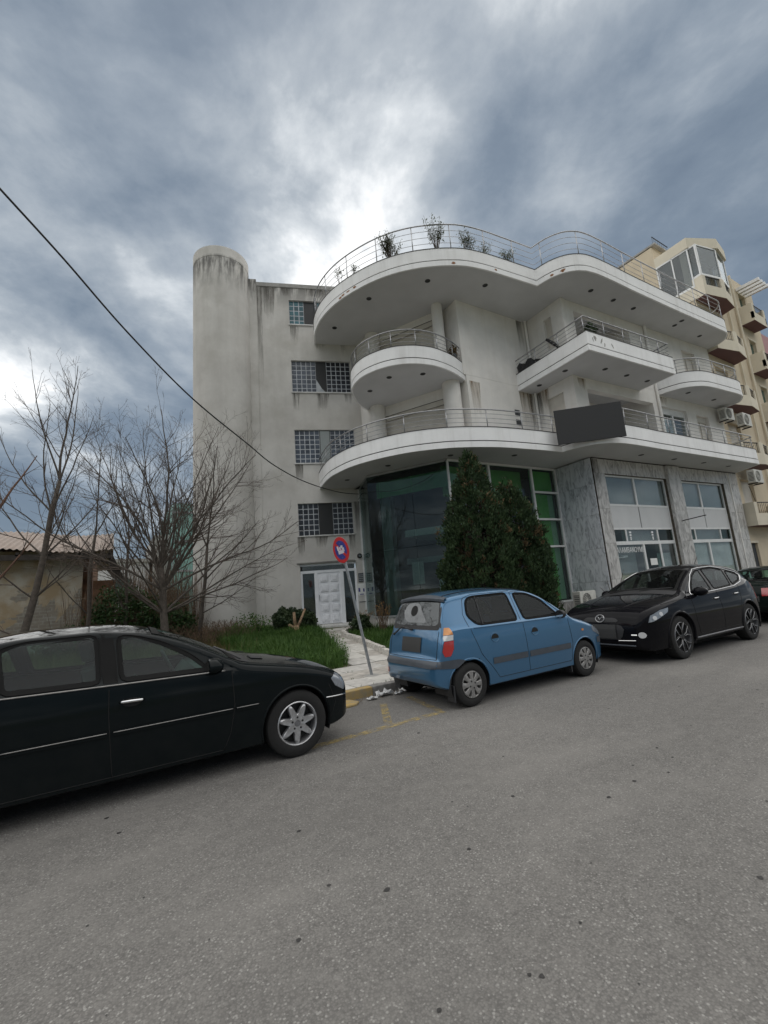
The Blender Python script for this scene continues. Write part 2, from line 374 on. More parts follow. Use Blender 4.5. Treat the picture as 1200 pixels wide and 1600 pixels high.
mat('paver_c', (0.44, 0.41, 0.37), 0.85, var=0.18, scale=6, bump=0.2, bscale=120, speck=0.2)
mat('joint_dirt', (0.12, 0.10, 0.075), 0.95, var=0.3, scale=12, bump=0.3)
mat('edging_stone', (0.60, 0.57, 0.52), 0.85, var=0.22, scale=12, bump=0.3, bscale=50)
mat('soil', (0.10, 0.075, 0.05), 0.95, var=0.3, scale=5, bump=0.4, bscale=30)
mat('lot_earth', (0.13, 0.12, 0.07), 0.95, var=0.3, scale=3, bump=0.4, bscale=20, col2=(0.07, 0.09, 0.035))
mat('cable_black', (0.012, 0.012, 0.012), 0.6)
mat('galv_steel', (0.34, 0.36, 0.38), 0.5, metal=0.6, var=0.15, scale=10)
mat('sign_red', (0.55, 0.03, 0.035), 0.4, var=0.08, scale=10)
mat('sign_blue', (0.04, 0.055, 0.28), 0.4, var=0.1, scale=10)
mat('plaque_dark', (0.06, 0.065, 0.07), 0.4, var=0.2, scale=20)
mat('poster_blue', (0.10, 0.10, 0.30), 0.6, var=0.2, scale=30)
mat('paper_grey', (0.66, 0.66, 0.66), 0.9, var=0.12, scale=15)
glass_mat('glass_dark', (0.52, 0.62, 0.60), -0.008, 0.01, dirt=0.03, graze=0.6)
glass_mat('glass_teal', (0.85, 0.90, 0.89), -0.01, 0.01, dirt=0.03, graze=0.5)
glass_mat('glass_clear', (0.82, 0.86, 0.86), 0.03, 0.02, dirt=0.08)
glass_mat('glass_tent', (0.66, 0.70, 0.73), 0.0, 0.06, dirt=0.06, graze=0.6)

def marble(name, base, vein, rot):
    m, n, l = new_mat(name); out = N(n, 'ShaderNodeOutputMaterial'); b = N(n, 'ShaderNodeBsdfPrincipled'); l.new(b.outputs[0], out.inputs[0])
    g = N(n, 'ShaderNodeNewGeometry'); oi = N(n, 'ShaderNodeObjectInfo')
    ad = N(n, 'ShaderNodeVectorMath', operation='ADD'); l.new(g.outputs['Position'], ad.inputs[0])
    sc = N(n, 'ShaderNodeVectorMath', operation='SCALE'); sc.inputs[0].default_value = (7, 3, 5); l.new(oi.outputs['Random'], sc.inputs['Scale']); l.new(sc.outputs[0], ad.inputs[1])
    mp = N(n, 'ShaderNodeMapping'); mp.inputs['Rotation'].default_value = (rot, rot*0.9, 0); mp.inputs['Scale'].default_value = (4.5, 4.5, 1.4); l.new(ad.outputs[0], mp.inputs[0])
    n1 = N(n, 'ShaderNodeTexNoise', Scale=1.4, Detail=10.0, Roughness=0.66, Distortion=1.2); l.new(mp.outputs[0], n1.inputs['Vector'])
    cr = N(n, 'ShaderNodeValToRGB'); l.new(n1.outputs['Fac'], cr.inputs[0]); e = cr.color_ramp.elements
    e[0].position = 0.34; e[0].color = (*[c*0.55 for c in vein], 1); e[1].position = 0.62; e[1].color = (*base, 1)
    k = e.new(0.45); k.color = (*vein, 1); k = e.new(0.52); k.color = (*[lerp(v, c, 0.75) for v, c in zip(vein, base)], 1)
    l.new(cr.outputs[0], b.inputs['Base Color']); b.inputs['Roughness'].default_value = 0.35
marble('marble', (0.58, 0.565, 0.545), (0.38, 0.365, 0.35), 0.45)
marble('marble_blue', (0.68, 0.70, 0.73), (0.48, 0.50, 0.535), 0.40)

def tower_mat():
    """weathered render: grime runs down from the rim and patches of bare grey"""
    m, n, l = new_mat('stucco_tower'); out = N(n, 'ShaderNodeOutputMaterial'); b = N(n, 'ShaderNodeBsdfPrincipled'); l.new(b.outputs[0], out.inputs[0]); b.inputs['Roughness'].default_value = 0.88
    g = N(n, 'ShaderNodeNewGeometry'); sp = N(n, 'ShaderNodeSeparateXYZ'); l.new(g.outputs['Position'], sp.inputs[0])
    def noise(scale, det, vec=(1,1,1)):
        mp = N(n, 'ShaderNodeMapping'); mp.inputs['Scale'].default_value = vec; l.new(g.outputs['Position'], mp.inputs[0])
        t = N(n, 'ShaderNodeTexNoise', Scale=scale, Detail=det, Roughness=0.65); l.new(mp.outputs[0], t.inputs['Vector']); return t.outputs['Fac']
    def rng(src, a, b_, c=0.0, d=1.0, st='LINEAR'):
        r = N(n, 'ShaderNodeMapRange', interpolation_type=st); l.new(src, r.inputs['Value'])
        for k, v in (('From Min', a), ('From Max', b_), ('To Min', c), ('To Max', d)): r.inputs[k].default_value = v
        return r.outputs[0]
    def math(op, a, b_):
        t = N(n, 'ShaderNodeMath', operation=op, use_clamp=True)
        for i, x in enumerate((a, b_)):
            if isinstance(x, (int, float)): t.inputs[i].default_value = x
            else: l.new(x, t.inputs[i])
        return t.outputs[0]
    def mix(f, a, c):
        x = N(n, 'ShaderNodeMix', data_type='RGBA'); l.new(f, x.inputs[0])
        if isinstance(a, tuple): x.inputs[6].default_value = (*a, 1)
        else: l.new(a, x.inputs[6])
        x.inputs[7].default_value = (*c, 1); return x.outputs[2]
    base = mix(rng(noise(0.55, 6), 0.35, 0.68), (0.50, 0.48, 0.45), (0.66, 0.64, 0.605))
    run = rng(noise(1.0, 6, (1.3, 1.3, 0.13)), 0.46, 0.70)                          # long vertical runs
    hi = rng(sp.outputs['Z'], 1.0, 16.0, 0.30, 1.0)
    c1 = mix(math('MULTIPLY', math('MULTIPLY', run, hi), 0.48), base, (0.38, 0.36, 0.33))
    blot = math('MULTIPLY', rng(noise(0.8, 9), 0.52, 0.70), 0.62)
    c2 = mix(blot, c1, (0.44, 0.42, 0.38))
    # grime fringe hanging below the tower rim (z 15.1) and the roof edge (14.6)
    fr = noise(1.0, 5, (4.2, 4.2, 0.8)); 
    top = math('MULTIPLY', rng(sp.outputs['Z'], 13.7, 14.95, 0, 1), rng(fr, 0.40, 0.54))
    top2 = math('MULTIPLY', top, rng(sp.outputs['Z'], 15.28, 15.12, 0, 1))
    c3 = mix(math('MULTIPLY', top2, 0.80), c2, (0.055, 0.053, 0.050))
    low = math('MULTIPLY', rng(sp.outputs['Z'], 1.4, 0.3, 0, 0.55), rng(noise(2.5, 5), 0.35, 0.65))
    c4 = mix(low, c3, (0.33, 0.33, 0.27))
    l.new(c4, b.inputs['Base Color'])
    nb = N(n, 'ShaderNodeTexNoise', Scale=55, Detail=5.0); l.new(g.outputs['Position'], nb.inputs['Vector'])
    bp = N(n, 'ShaderNodeBump', Strength=0.22, Distance=0.012); l.new(nb.outputs['Fac'], bp.inputs['Height']); l.new(bp.outputs[0], b.inputs['Normal'])
tower_mat()

def asphalt():
    m, n, l = new_mat('asphalt'); out = N(n, 'ShaderNodeOutputMaterial'); b = N(n, 'ShaderNodeBsdfPrincipled'); l.new(b.outputs[0], out.inputs[0])
    g = N(n, 'ShaderNodeNewGeometry')
    def noise(scale, det, vec=(1,1,1)):
        mp = N(n, 'ShaderNodeMapping'); mp.inputs['Scale'].default_value = vec; l.new(g.outputs['Position'], mp.inputs[0])
        t = N(n, 'ShaderNodeTexNoise', Scale=scale, Detail=det, Roughness=0.6); l.new(mp.outputs[0], t.inputs['Vector']); return t.outputs['Fac']
    def rng(src, a, b_, c=0.0, d=1.0):
        r = N(n, 'ShaderNodeMapRange'); l.new(src, r.inputs['Value'])
        for k, v in (('From Min', a), ('From Max', b_), ('To Min', c), ('To Max', d)): r.inputs[k].default_value = v
        return r.outputs[0]
    def mix(f, a, c):
        x = N(n, 'ShaderNodeMix', data_type='RGBA'); l.new(f, x.inputs[0])
        if isinstance(a, tuple): x.inputs[6].default_value = (*a, 1)
        else: l.new(a, x.inputs[6])
        if isinstance(c, tuple): x.inputs[7].default_value = (*c, 1)
        else: l.new(c, x.inputs[7])
        return x.outputs[2]
    vo = N(n, 'ShaderNodeTexVoronoi', Scale=105.0); l.new(g.outputs['Position'], vo.inputs['Vector'])
    sepc = N(n, 'ShaderNodeSeparateColor'); l.new(vo.outputs['Color'], sepc.inputs[0])
    stone = mix(rng(sepc.outputs[0], 0.0, 1.0), (0.145, 0.138, 0.13), (0.22, 0.211, 0.198))
    pale = mix(rng(sepc.outputs[1], 0.90, 0.94, 0.0, 0.8), stone, (0.36, 0.35, 0.33))
    dark = mix(rng(sepc.outputs[2], 0.90, 0.94, 0.0, 0.7), pale, (0.10, 0.095, 0.09))
    edge = rng(vo.outputs['Distance'], 0.42, 0.80, 0.0, 0.7)
    tex = mix(edge, dark, (0.10, 0.096, 0.092))
    big = mix(rng(noise(0.30, 5, (0.35, 1.5, 1)), 0.38, 0.66, 0.0, 0.55), tex, (0.108, 0.103, 0.097))       # lanes and patches along the street
    dust = mix(rng(noise(0.9, 6, (0.5, 1.2, 1)), 0.48, 0.72, 0.0, 0.40), big, (0.25, 0.238, 0.221))
    grit = mix(rng(noise(7.0, 6), 0.46, 0.75, 0.0, 0.30), dust, (0.23, 0.22, 0.205))
    # long hairline cracks
    vc = N(n, 'ShaderNodeTexVoronoi', Scale=0.42, feature='DISTANCE_TO_EDGE'); wv = N(n, 'ShaderNodeVectorMath', operation='ADD'); nw = N(n, 'ShaderNodeTexNoise', Scale=2.2, Detail=5.0); l.new(g.outputs['Position'], nw.inputs['Vector']); l.new(g.outputs['Position'], wv.inputs[0]); l.new(nw.outputs['Color'], wv.inputs[1]); l.new(wv.outputs[0], vc.inputs['Vector'])
    ck = N(n, 'ShaderNodeMath', operation='MULTIPLY'); l.new(rng(vc.outputs['Distance'], 0.0035, 0.0, 0.0, 0.55), ck.inputs[0]); l.new(rng(noise(0.5, 3), 0.5, 0.6), ck.inputs[1])
    fin = mix(ck.outputs[0], grit, (0.07, 0.066, 0.062))
    l.new(fin, b.inputs['Base Color']); b.inputs['Roughness'].default_value = 0.92; b.inputs['Specular IOR Level'].default_value = 0.25
    bp = N(n, 'ShaderNodeBump', Strength=0.35, Distance=0.005); l.new(vo.outputs['Distance'], bp.inputs['Height']); bp.invert = True; l.new(bp.outputs[0], b.inputs['Normal'])
asphalt()
mat('oil_spot', (0.035, 0.033, 0.032), 0.7, var=0.3, scale=30)

def stain_mat(name, col, amount):
    m, n, l = new_mat(name); out = N(n, 'ShaderNodeOutputMaterial'); d = N(n, 'ShaderNodeBsdfDiffuse'); d.inputs[0].default_value = (*col, 1)
    g = N(n, 'ShaderNodeNewGeometry'); mp = N(n, 'ShaderNodeMapping'); mp.inputs['Scale'].default_value = (9, 9, 0.7); l.new(g.outputs['Position'], mp.inputs[0])
    nz = N(n, 'ShaderNodeTexNoise', Scale=1.0, Detail=7.0, Roughness=0.7); l.new(mp.outputs[0], nz.inputs['Vector'])
    tc = N(n, 'ShaderNodeTexCoord'); sp = N(n, 'ShaderNodeSeparateXYZ'); l.new(tc.outputs['Generated'], sp.inputs[0])      # fades towards the lower end of the run
    r = N(n, 'ShaderNodeMapRange'); l.new(nz.outputs['Fac'], r.inputs['Value']); r.inputs['From Min'].default_value = 0.36; r.inputs['From Max'].default_value = 0.66; r.inputs['To Max'].default_value = amount
    q = N(n, 'ShaderNodeMath', operation='MULTIPLY', use_clamp=True); l.new(r.outputs[0], q.inputs[0]); l.new(sp.outputs['Z'], q.inputs[1])
    t = N(n, 'ShaderNodeBsdfTransparent'); mx = N(n, 'ShaderNodeMixShader'); l.new(q.outputs[0], mx.inputs[0]); l.new(t.outputs[0], mx.inputs[1]); l.new(d.outputs[0], mx.inputs[2]); l.new(mx.outputs[0], out.inputs[0])
stain_mat('rain_stain', (0.13, 0.12, 0.105), 0.85); stain_mat('brown_stain', (0.30, 0.22, 0.14), 0.8)
# worn road paint: the asphalt shows through
def road_paint():
    m, n, l = new_mat('paint_yellow'); out = N(n, 'ShaderNodeOutputMaterial'); b = N(n, 'ShaderNodeBsdfPrincipled'); b.inputs['Roughness'].default_value = 0.85
    b.inputs['Base Color'].default_value = (0.42, 0.32, 0.13, 1)
    g = N(n, 'ShaderNodeNewGeometry'); nz = N(n, 'ShaderNodeTexNoise', Scale=9.0, Detail=8.0, Roughness=0.75); l.new(g.outputs['Position'], nz.inputs['Vector'])
    r = N(n, 'ShaderNodeMapRange'); l.new(nz.outputs['Fac'], r.inputs['Value']); r.inputs['From Min'].default_value = 0.42; r.inputs['From Max'].default_value = 0.62; r.inputs['To Max'].default_value = 0.75
    t = N(n, 'ShaderNodeBsdfTransparent'); mx = N(n, 'ShaderNodeMixShader'); l.new(r.outputs[0], mx.inputs[0]); l.new(t.outputs[0], mx.inputs[1]); l.new(b.outputs[0], mx.inputs[2]); l.new(mx.outputs[0], out.inputs[0])
road_paint()

# ------------------------------------------------------------------ ground, road, pavement, path
struct(MB().add([(-900,-900,-0.03),(900,-900,-0.03),(900,900,-0.03),(-900,900,-0.03)], [(0,1,2,3)]).build('ground', 'lot_earth'))
struct(MB().add([(-300,-9,0),(300,-9,0),(300,6.27,0),(-300,6.27,0)], [(0,1,2,3)]).build('road', 'asphalt'))
# lot terrain behind the kerb
mb = MB(); xs = np.linspace(-60, 60, 81); ys = np.concatenate([np.linspace(6.40, 20, 28), np.linspace(22, 70, 10)])
rows = [[(x, y, gz(x, y)-0.03+(0.05*mnoise.noise(Vector((x*0.4, y*0.4, 0))) if y > 9 and x < 2.5 else 0)) for x in xs] for y in ys]
struct(mb.grid(rows).build('lot', 'lot_earth', smooth='all'))
KERB_Y = 6.25
kerb = struct(MB().box(-60, KERB_Y+0.02, -0.02, 60, KERB_Y+0.16, 0.10).build('kerb', 'kerb_grey'))
stone_m = {c: MB().box(-0.495, 0, -0.02, 0.495, 0.15, 0.13).mesh('kerb_stone', c, bevel=0.014) for c in ('kerb_grey', 'kerb_yellow')}
for i in range(-14, 30):
    x = 0.95+i*1.0; yel = 1.0 < x < 3.6
    o = link('kerb_stone', stone_m['kerb_yellow' if yel else 'kerb_grey'], kerb, (x, KERB_Y+random.uniform(-0.006, 0.006), random.uniform(-0.006, 0.004)))
    o.rotation_euler = (random.uniform(-0.01, 0.01), 0, random.uniform(-0.004, 0.004))
# broken, yellow painted lump of kerb on the road edge
mb = MB(); pts = [(2.45,6.24),(3.02,6.24),(3.08,6.02),(2.98,5.90),(2.7,5.88),(2.5,5.95)]
mb.prism(pts, -0.01, 0.03); o = mb.build('kerb_ramp', 'kerb_yellow', kerb, bevel=0.02)
pave = struct(MB().add([(-60,6.40,0.098),(60,6.40,0.098),(60,8.35,0.098),(-60,8.35,0.098)], [(0,1,2,3)]).build('pavement', 'joint_dirt'))
tile_mesh = [MB().box(-0.222, -0.312, -0.03, 0.222, 0.312, 0.0).mesh('paving_slab', c, bevel=0.006) for c in ('paver', 'paver_b', 'paver_c')]
def slab_at(par, x, y, z, rz):
    o = link('paving_slab', random.choice(tile_mesh+tile_mesh[:2]), par, (x, y, z+random.uniform(-0.004, 0.004)), rz+random.uniform(-0.006, 0.006))
    o.rotation_euler[0] = random.uniform(-0.008, 0.008); o.rotation_euler[1] = random.uniform(-0.008, 0.008)
for r, y in enumerate((6.72, 7.355, 7.99)):
    for i in range(-6, 34):
        slab_at(pave, 1.2+i*0.455+(0.1 if r % 2 else 0), y, 0.132, 0)
def path_edges(t):   # left and right edge of the path from the pavement to the doorstep
    y = lerp(8.32, 14.95, t)
    return lerp(4.05, 6.15, t**0.9), min(lerp(5.18, 6.02, min(1, t/0.62)), 9) + max(0, t-0.62)*3.6, y
path = MB(); L, R = [], []
for k in range(25):
    a, b, y = path_edges(k/24); L.append((a-0.02, y, gz(0, y)-0.012)); R.append((b+0.02, y, gz(0, y)-0.012))
path = struct(path.strip(L, R).build('path', 'joint_dirt'))
k = 0; y = 8.63
while y < 14.9:
    t = (y-8.32)/(14.95-8.32); a, b, _ = path_edges(t); n = max(2, round((b-a)/0.455)); w = (b-a)/n
    for i in range(n):
        o = link('paving_slab', random.choice(tile_mesh), path, (a+w*(i+0.5)+random.uniform(-.004,.004), y, gz(0, y)+0.012), -0.06)
        o.scale = (w/0.455*0.99, 1, 1); o.rotation_euler[0] = 0.04
    y += 0.635
# whitewashed edging of the planting bed beside the path
edge_pts = catmull([(6.9, 13.6), (6.35, 13.1), (6.0, 12.4), (5.75, 11.0), (5.45, 9.6), (5.2, 8.62), (5.25, 8.42), (5.5, 8.36), (8.0, 8.34), (13.9, 8.34)], 0.2)
bed = struct(MB().prism(edge_pts+[(13.9, 10.6), (9.4, 10.8), (7.7, 13.6)], 0.05, 0.22).build('planting_bed', 'soil'))
ep = resample(edge_pts, 0.42); em = [MB().cbox((0,0,0), (0.2, 0.055+0.01*j, 0.085)).mesh('edging_stone', 'edging_stone', bevel=0.018) for j in range(3)]
for a, b in zip(ep[:-1], ep[1:]):
    y = (a[1]+b[1])/2; link('edging_stone', random.choice(em), bed, ((a[0]+b[0])/2, y, gz(0, y)+0.06+random.uniform(-.012,.012)), atan2(b[1]-a[1], b[0]-a[0])+random.uniform(-.05,.05))
# faded yellow bay marking on the road
mb = MB()
def ribbon(mb, pts, w, z):
    A, B = offset(pts, w/2), offset(pts, -w/2); mb.strip([(*p, z) for p in B], [(*p, z) for p in A])
ribbon(mb, resample([(1.6, 4.72), (3.62, 4.76)], 0.3), 0.11, 0.004); ribbon(mb, resample([(3.60, 4.83), (3.76, 5.75)], 0.3), 0.10, 0.004); ribbon(mb, resample([(2.84, 4.83), (3.30, 5.72)], 0.3), 0.10, 0.004)
struct(mb.build('road_marking', 'paint_yellow'), 'faded yellow parking bay lines on the asphalt')
# oil and gum spots on the road
mb = MB()
for (x, y, r) in [(1.28,2.32,0.018),(1.05,2.55,0.012),(2.55,2.62,0.015),(3.4,2.2,0.016),(2.9,4.3,0.018)]+[(random.uniform(-1, 7), random.uniform(0.7, 4.6), 0.004+0.012*random.random()**2) for _ in range(110)]:
    n = 9; a0 = random.random()*6
    mb.add([(x+r*random.uniform(.6,1.15)*cos(a0+2*pi*k/n)*1.15, y+r*random.uniform(.6,1.15)*sin(a0+2*pi*k/n), 0.003) for k in range(n)], [tuple(range(n))])
struct(mb.build('road_spots', 'oil_spot'), kind='stuff')
bpy.data.objects['road_spots']['label'] = 'small dark oil and gum spots scattered over the asphalt'; bpy.data.objects['road_spots']['category'] = 'stains'
# ------------------------------------------------------------------ white corner building
WB = wthing('apartment_building', 'white building with wavy curved balconies, round stair tower and glazed ground floor', 'building', (10, 13, 0))
LW = Fr(7.169, 15.902, radians(-20.25))        # stair wall, faces the camera
FA = Fr(14.67, 9.16, radians(-3.4))            # marble shop front
UF = Fr(14.50, 9.17, radians(-3.4))            # upper right-hand walls
Z1, Z2, ZR = 5.75, 8.90, 12.10

# --- stair wall with its openings, parapet, pilaster, tower
w_open = [(-1.09, 0.95, 12.99, 14.14), (-1.09, 1.36, 9.91, 11.33), (-1.08, 1.36, 6.85, 8.26), (-1.07, 1.09, 3.91, 5.19), (-1.08, 1.10, 0.46, 2.80)]
LW.wall(MB(), -2.42, 1.72, 0.2, 14.72, 0.30, w_open).build('stair_wall', 'stucco_tower', WB, merge=0.001)
LW.b('parapet_cap', 'concrete', WB, -2.46, 1.9, -0.03, 0.34, 14.722, 14.90)
LW.b('pilaster', 'stucco_tower', WB, -2.78, -2.42, -0.06, 0.5, 0.1, 15.0)
LW.b('side_wall', 'stucco_tower', WB, -2.7, -2.45, 0.5, 9.0, 0.1, 14.7)
LW.b('side_wall', 'stucco_tower', WB, -2.45, 1.7, 8.7, 9.0, 0.1, 14.7)
LW.b('stair_roof', 'concrete', WB, -2.45, 1.72, 0.3, 8.7, 14.3, 14.45)
LW.b('side_wall', 'stucco_tower', WB, 1.72, 1.99, 0.302, 8.7, 12.3, 14.7)
cx, cy, tr, tz = 3.585, 17.224, 1.0975, 15.63
mb = MB(); mb.lathe([(tr, 0.0), (tr, 5), (tr, 10), (tr, 15.12), (tr-0.012, 15.13), (tr-0.012, 15.16), (tr, 15.17), (tr, tz-0.02), (tr-0.02, tz), (tr-0.22, tz), (tr-0.22, 14.5)], 56)
mb.v = [(x+cx, y+cy, z) for x, y, z in mb.v]; mb.build('stair_tower', 'stucco_tower', WB, smooth=True)

# --- glass block windows: frame > blocks, open vent pane
blk = MB().cbox((0,0,0), (0.084, 0.04, 0.089)).mesh('glass_block', None, bevel=0.012)
def block_mat(name, c):
    m, n, l = new_mat(name); out = N(n, 'ShaderNodeOutputMaterial'); b = N(n, 'ShaderNodeBsdfPrincipled'); l.new(b.outputs[0], out.inputs[0])
    oi = N(n, 'ShaderNodeObjectInfo'); r = N(n, 'ShaderNodeMapRange'); l.new(oi.outputs['Random'], r.inputs['Value']); r.inputs['To Min'].default_value = 0.55; r.inputs['To Max'].default_value = 1.25
    hs = N(n, 'ShaderNodeMix', data_type='RGBA', blend_type='MULTIPLY'); hs.inputs[0].default_value = 1; hs.inputs[6].default_value = (*c, 1); l.new(r.outputs[0], hs.inputs[7]); l.new(hs.outputs[2], b.inputs['Base Color'])
    b.inputs['Roughness'].default_value = 0.25; b.inputs['Specular IOR Level'].default_value = 0.5
    g = N(n, 'ShaderNodeNewGeometry'); nb = N(n, 'ShaderNodeTexNoise', Scale=9, Detail=2.0); l.new(g.outputs['Position'], nb.inputs['Vector'])
    bp = N(n, 'ShaderNodeBump', Strength=0.35, Distance=0.03); l.new(nb.outputs['Fac'], bp.inputs['Height']); l.new(bp.outputs[0], b.inputs['Normal'])
block_mat('block_grey', (0.065, 0.08, 0.105)); block_mat('block_dark', (0.018, 0.021, 0.028)); block_mat('block_teal', (0.012, 0.095, 0.12))
blkm = {}
for k in ('block_grey', 'block_dark', 'block_teal'):
    me = blk.copy(); me.name = 'glass_block'; me.materials.clear(); me.materials.append(MATS[k]); blkm[k] = me
mat('block_mortar', (0.50, 0.52, 0.55), 0.7, var=0.05)
def block_window(u0, u1, z0, z1, fields, vent, nz):
    fr = MB(); LW.box(fr, u0, u1, 0.13, 0.17, z0, z1)
    for a, b, _ in fields: LW.box(fr, a, b, 0.088, 0.13, z0+0.0, z1-0.0)
    w = fr.build('window', 'block_mortar', WB); w['label'] = 'glass block stair window with a dark vent opening'
    for a, b, k in fields:
        n = round((b-a)/0.195); du = (b-a)/n; dz = (z1-z0)/nz
        for i in range(n):
            for j in range(nz):
                x, y, z = LW.p(a+du*(i+0.5), 0.122, z0+dz*(j+0.5)); o = link('glass_block', blkm[k], w, (x, y, z), LW.ang); o.scale = (du/0.195, 1, dz/0.203)
    va, vb = vent; mbv = MB(); LW.box(mbv, va, vb, 0.085, 0.128, z0+0.002, z1-0.002); mbv.build('vent_opening', 'spot_black', w)
    s = MB(); LW.box(s, u0-0.05, u1+0.05, -0.05, 0.1, z0-0.05, z0-0.003); s.build('sill', 'stone_sill', w, bevel=0.006)
    return w
block_window(-1.09, 0.95, 12.99, 14.14, [(-1.09, -0.47, 'block_teal'), (0.1, 0.95, 'block_teal')], (-0.47, 0.1), 5)
w = block_window(-1.09, 1.36, 9.91, 11.33, [(-1.09, -0.09, 'block_grey'), (0.35, 1.36, 'block_dark')], (-0.09, 0.35), 7)
mb = MB(); P = [LW.p(-0.09, 0.08, 9.93), LW.p(0.30, 0.08, 9.93), LW.p(0.12, 0.05, 10.12), LW.p(-0.09, 0.04, 10.5)]; mb.add(P, [(0,1,2,3)]); mb.build('vent_flap', 'alu_grey', w)
w = block_window(-1.08, 1.36, 6.85, 8.26, [(-1.08, -0.08, 'block_grey'), (0.36, 1.36, 'block_grey')], (-0.08, 0.36), 7)
mb = MB(); LW.box(mb, -0.05, 0.33, 0.055, 0.08, 6.87, 8.24); mb.build('vent_pane', 'blind_grey', w)
block_window(-1.07, 1.09, 3.91, 5.19, [(-1.07, -0.27, 'block_dark'), (0.29, 1.09, 'block_dark')], (-0.27, 0.29), 6)

# --- entrance: white panelled door, side lights and transom
fr = MB()
for a, b, c, d in ((-1.08, 1.10, 2.72, 2.80), (-1.08, 1.10, 2.44, 2.54), (-1.08, -1.0, 0.46, 2.44), (1.02, 1.10, 0.46, 2.44), (-0.56, -0.43, 0.47, 2.44), (0.44, 0.58, 0.47, 2.44)):
    LW.box(fr, a, b, 0.10, 0.20, c, d)
door = fr.build('entrance', 'door_white', WB, bevel=0.006); door['label'] = 'white panelled entrance door with dark side lights and transom'
LW.b('door_leaf', 'door_white', door, -0.43, 0.44, 0.13, 0.18, 0.50, 2.44)
for i in range(2):
    for j in range(5):
        u = -0.19+i*0.40; z = 0.72+j*0.375; m = MB()
        LW.box(m, u-0.145, u+0.145, 0.098, 0.13, z-0.14, z+0.14); m.build('door_panel', 'door_white', door, bevel=0.022)
        m = MB(); LW.box(m, u-0.085, u+0.085, 0.078, 0.0985, z-0.08, z+0.08); m.build('door_panel', 'door_white', door, bevel=0.015)
for a, b, c, d in ((-1.0, -0.56, 0.6, 2.44), (0.58, 1.02, 0.6, 2.44), (-1.0, 1.02, 2.54, 2.72)):
    LW.b('pane', 'glass_teal', door, a, b, 0.14, 0.15, c, d)
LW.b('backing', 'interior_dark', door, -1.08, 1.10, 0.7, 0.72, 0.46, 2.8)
m = MB(); m.tube([LW.p(-0.39, 0.05, 1.38), LW.p(-0.39, 0.05, 1.60)], 0.014, 8); m.tube([LW.p(-0.39, 0.05, 1.40), LW.p(-0.39, 0.13, 1.40)], 0.012, 6); m.tube([LW.p(-0.39, 0.05, 1.58), LW.p(-0.39, 0.13, 1.58)], 0.012, 6); m.build('handle', 'alu_grey', door, smooth=True)
LW.b('doorstep', 'stone_sill', WB, -0.75, 1.2, -0.55, 0.25, 0.2, 0.455, bevel=0.015)
LW.b('threshold', 'stone_sill', WB, -1.1, 1.12, -0.06, 0.1, 0.40, 0.4855, bevel=0.01)
LW.b('door_canopy', 'concrete', WB, -1.2, 1.05, -0.07, 0.02, 2.83, 2.87)

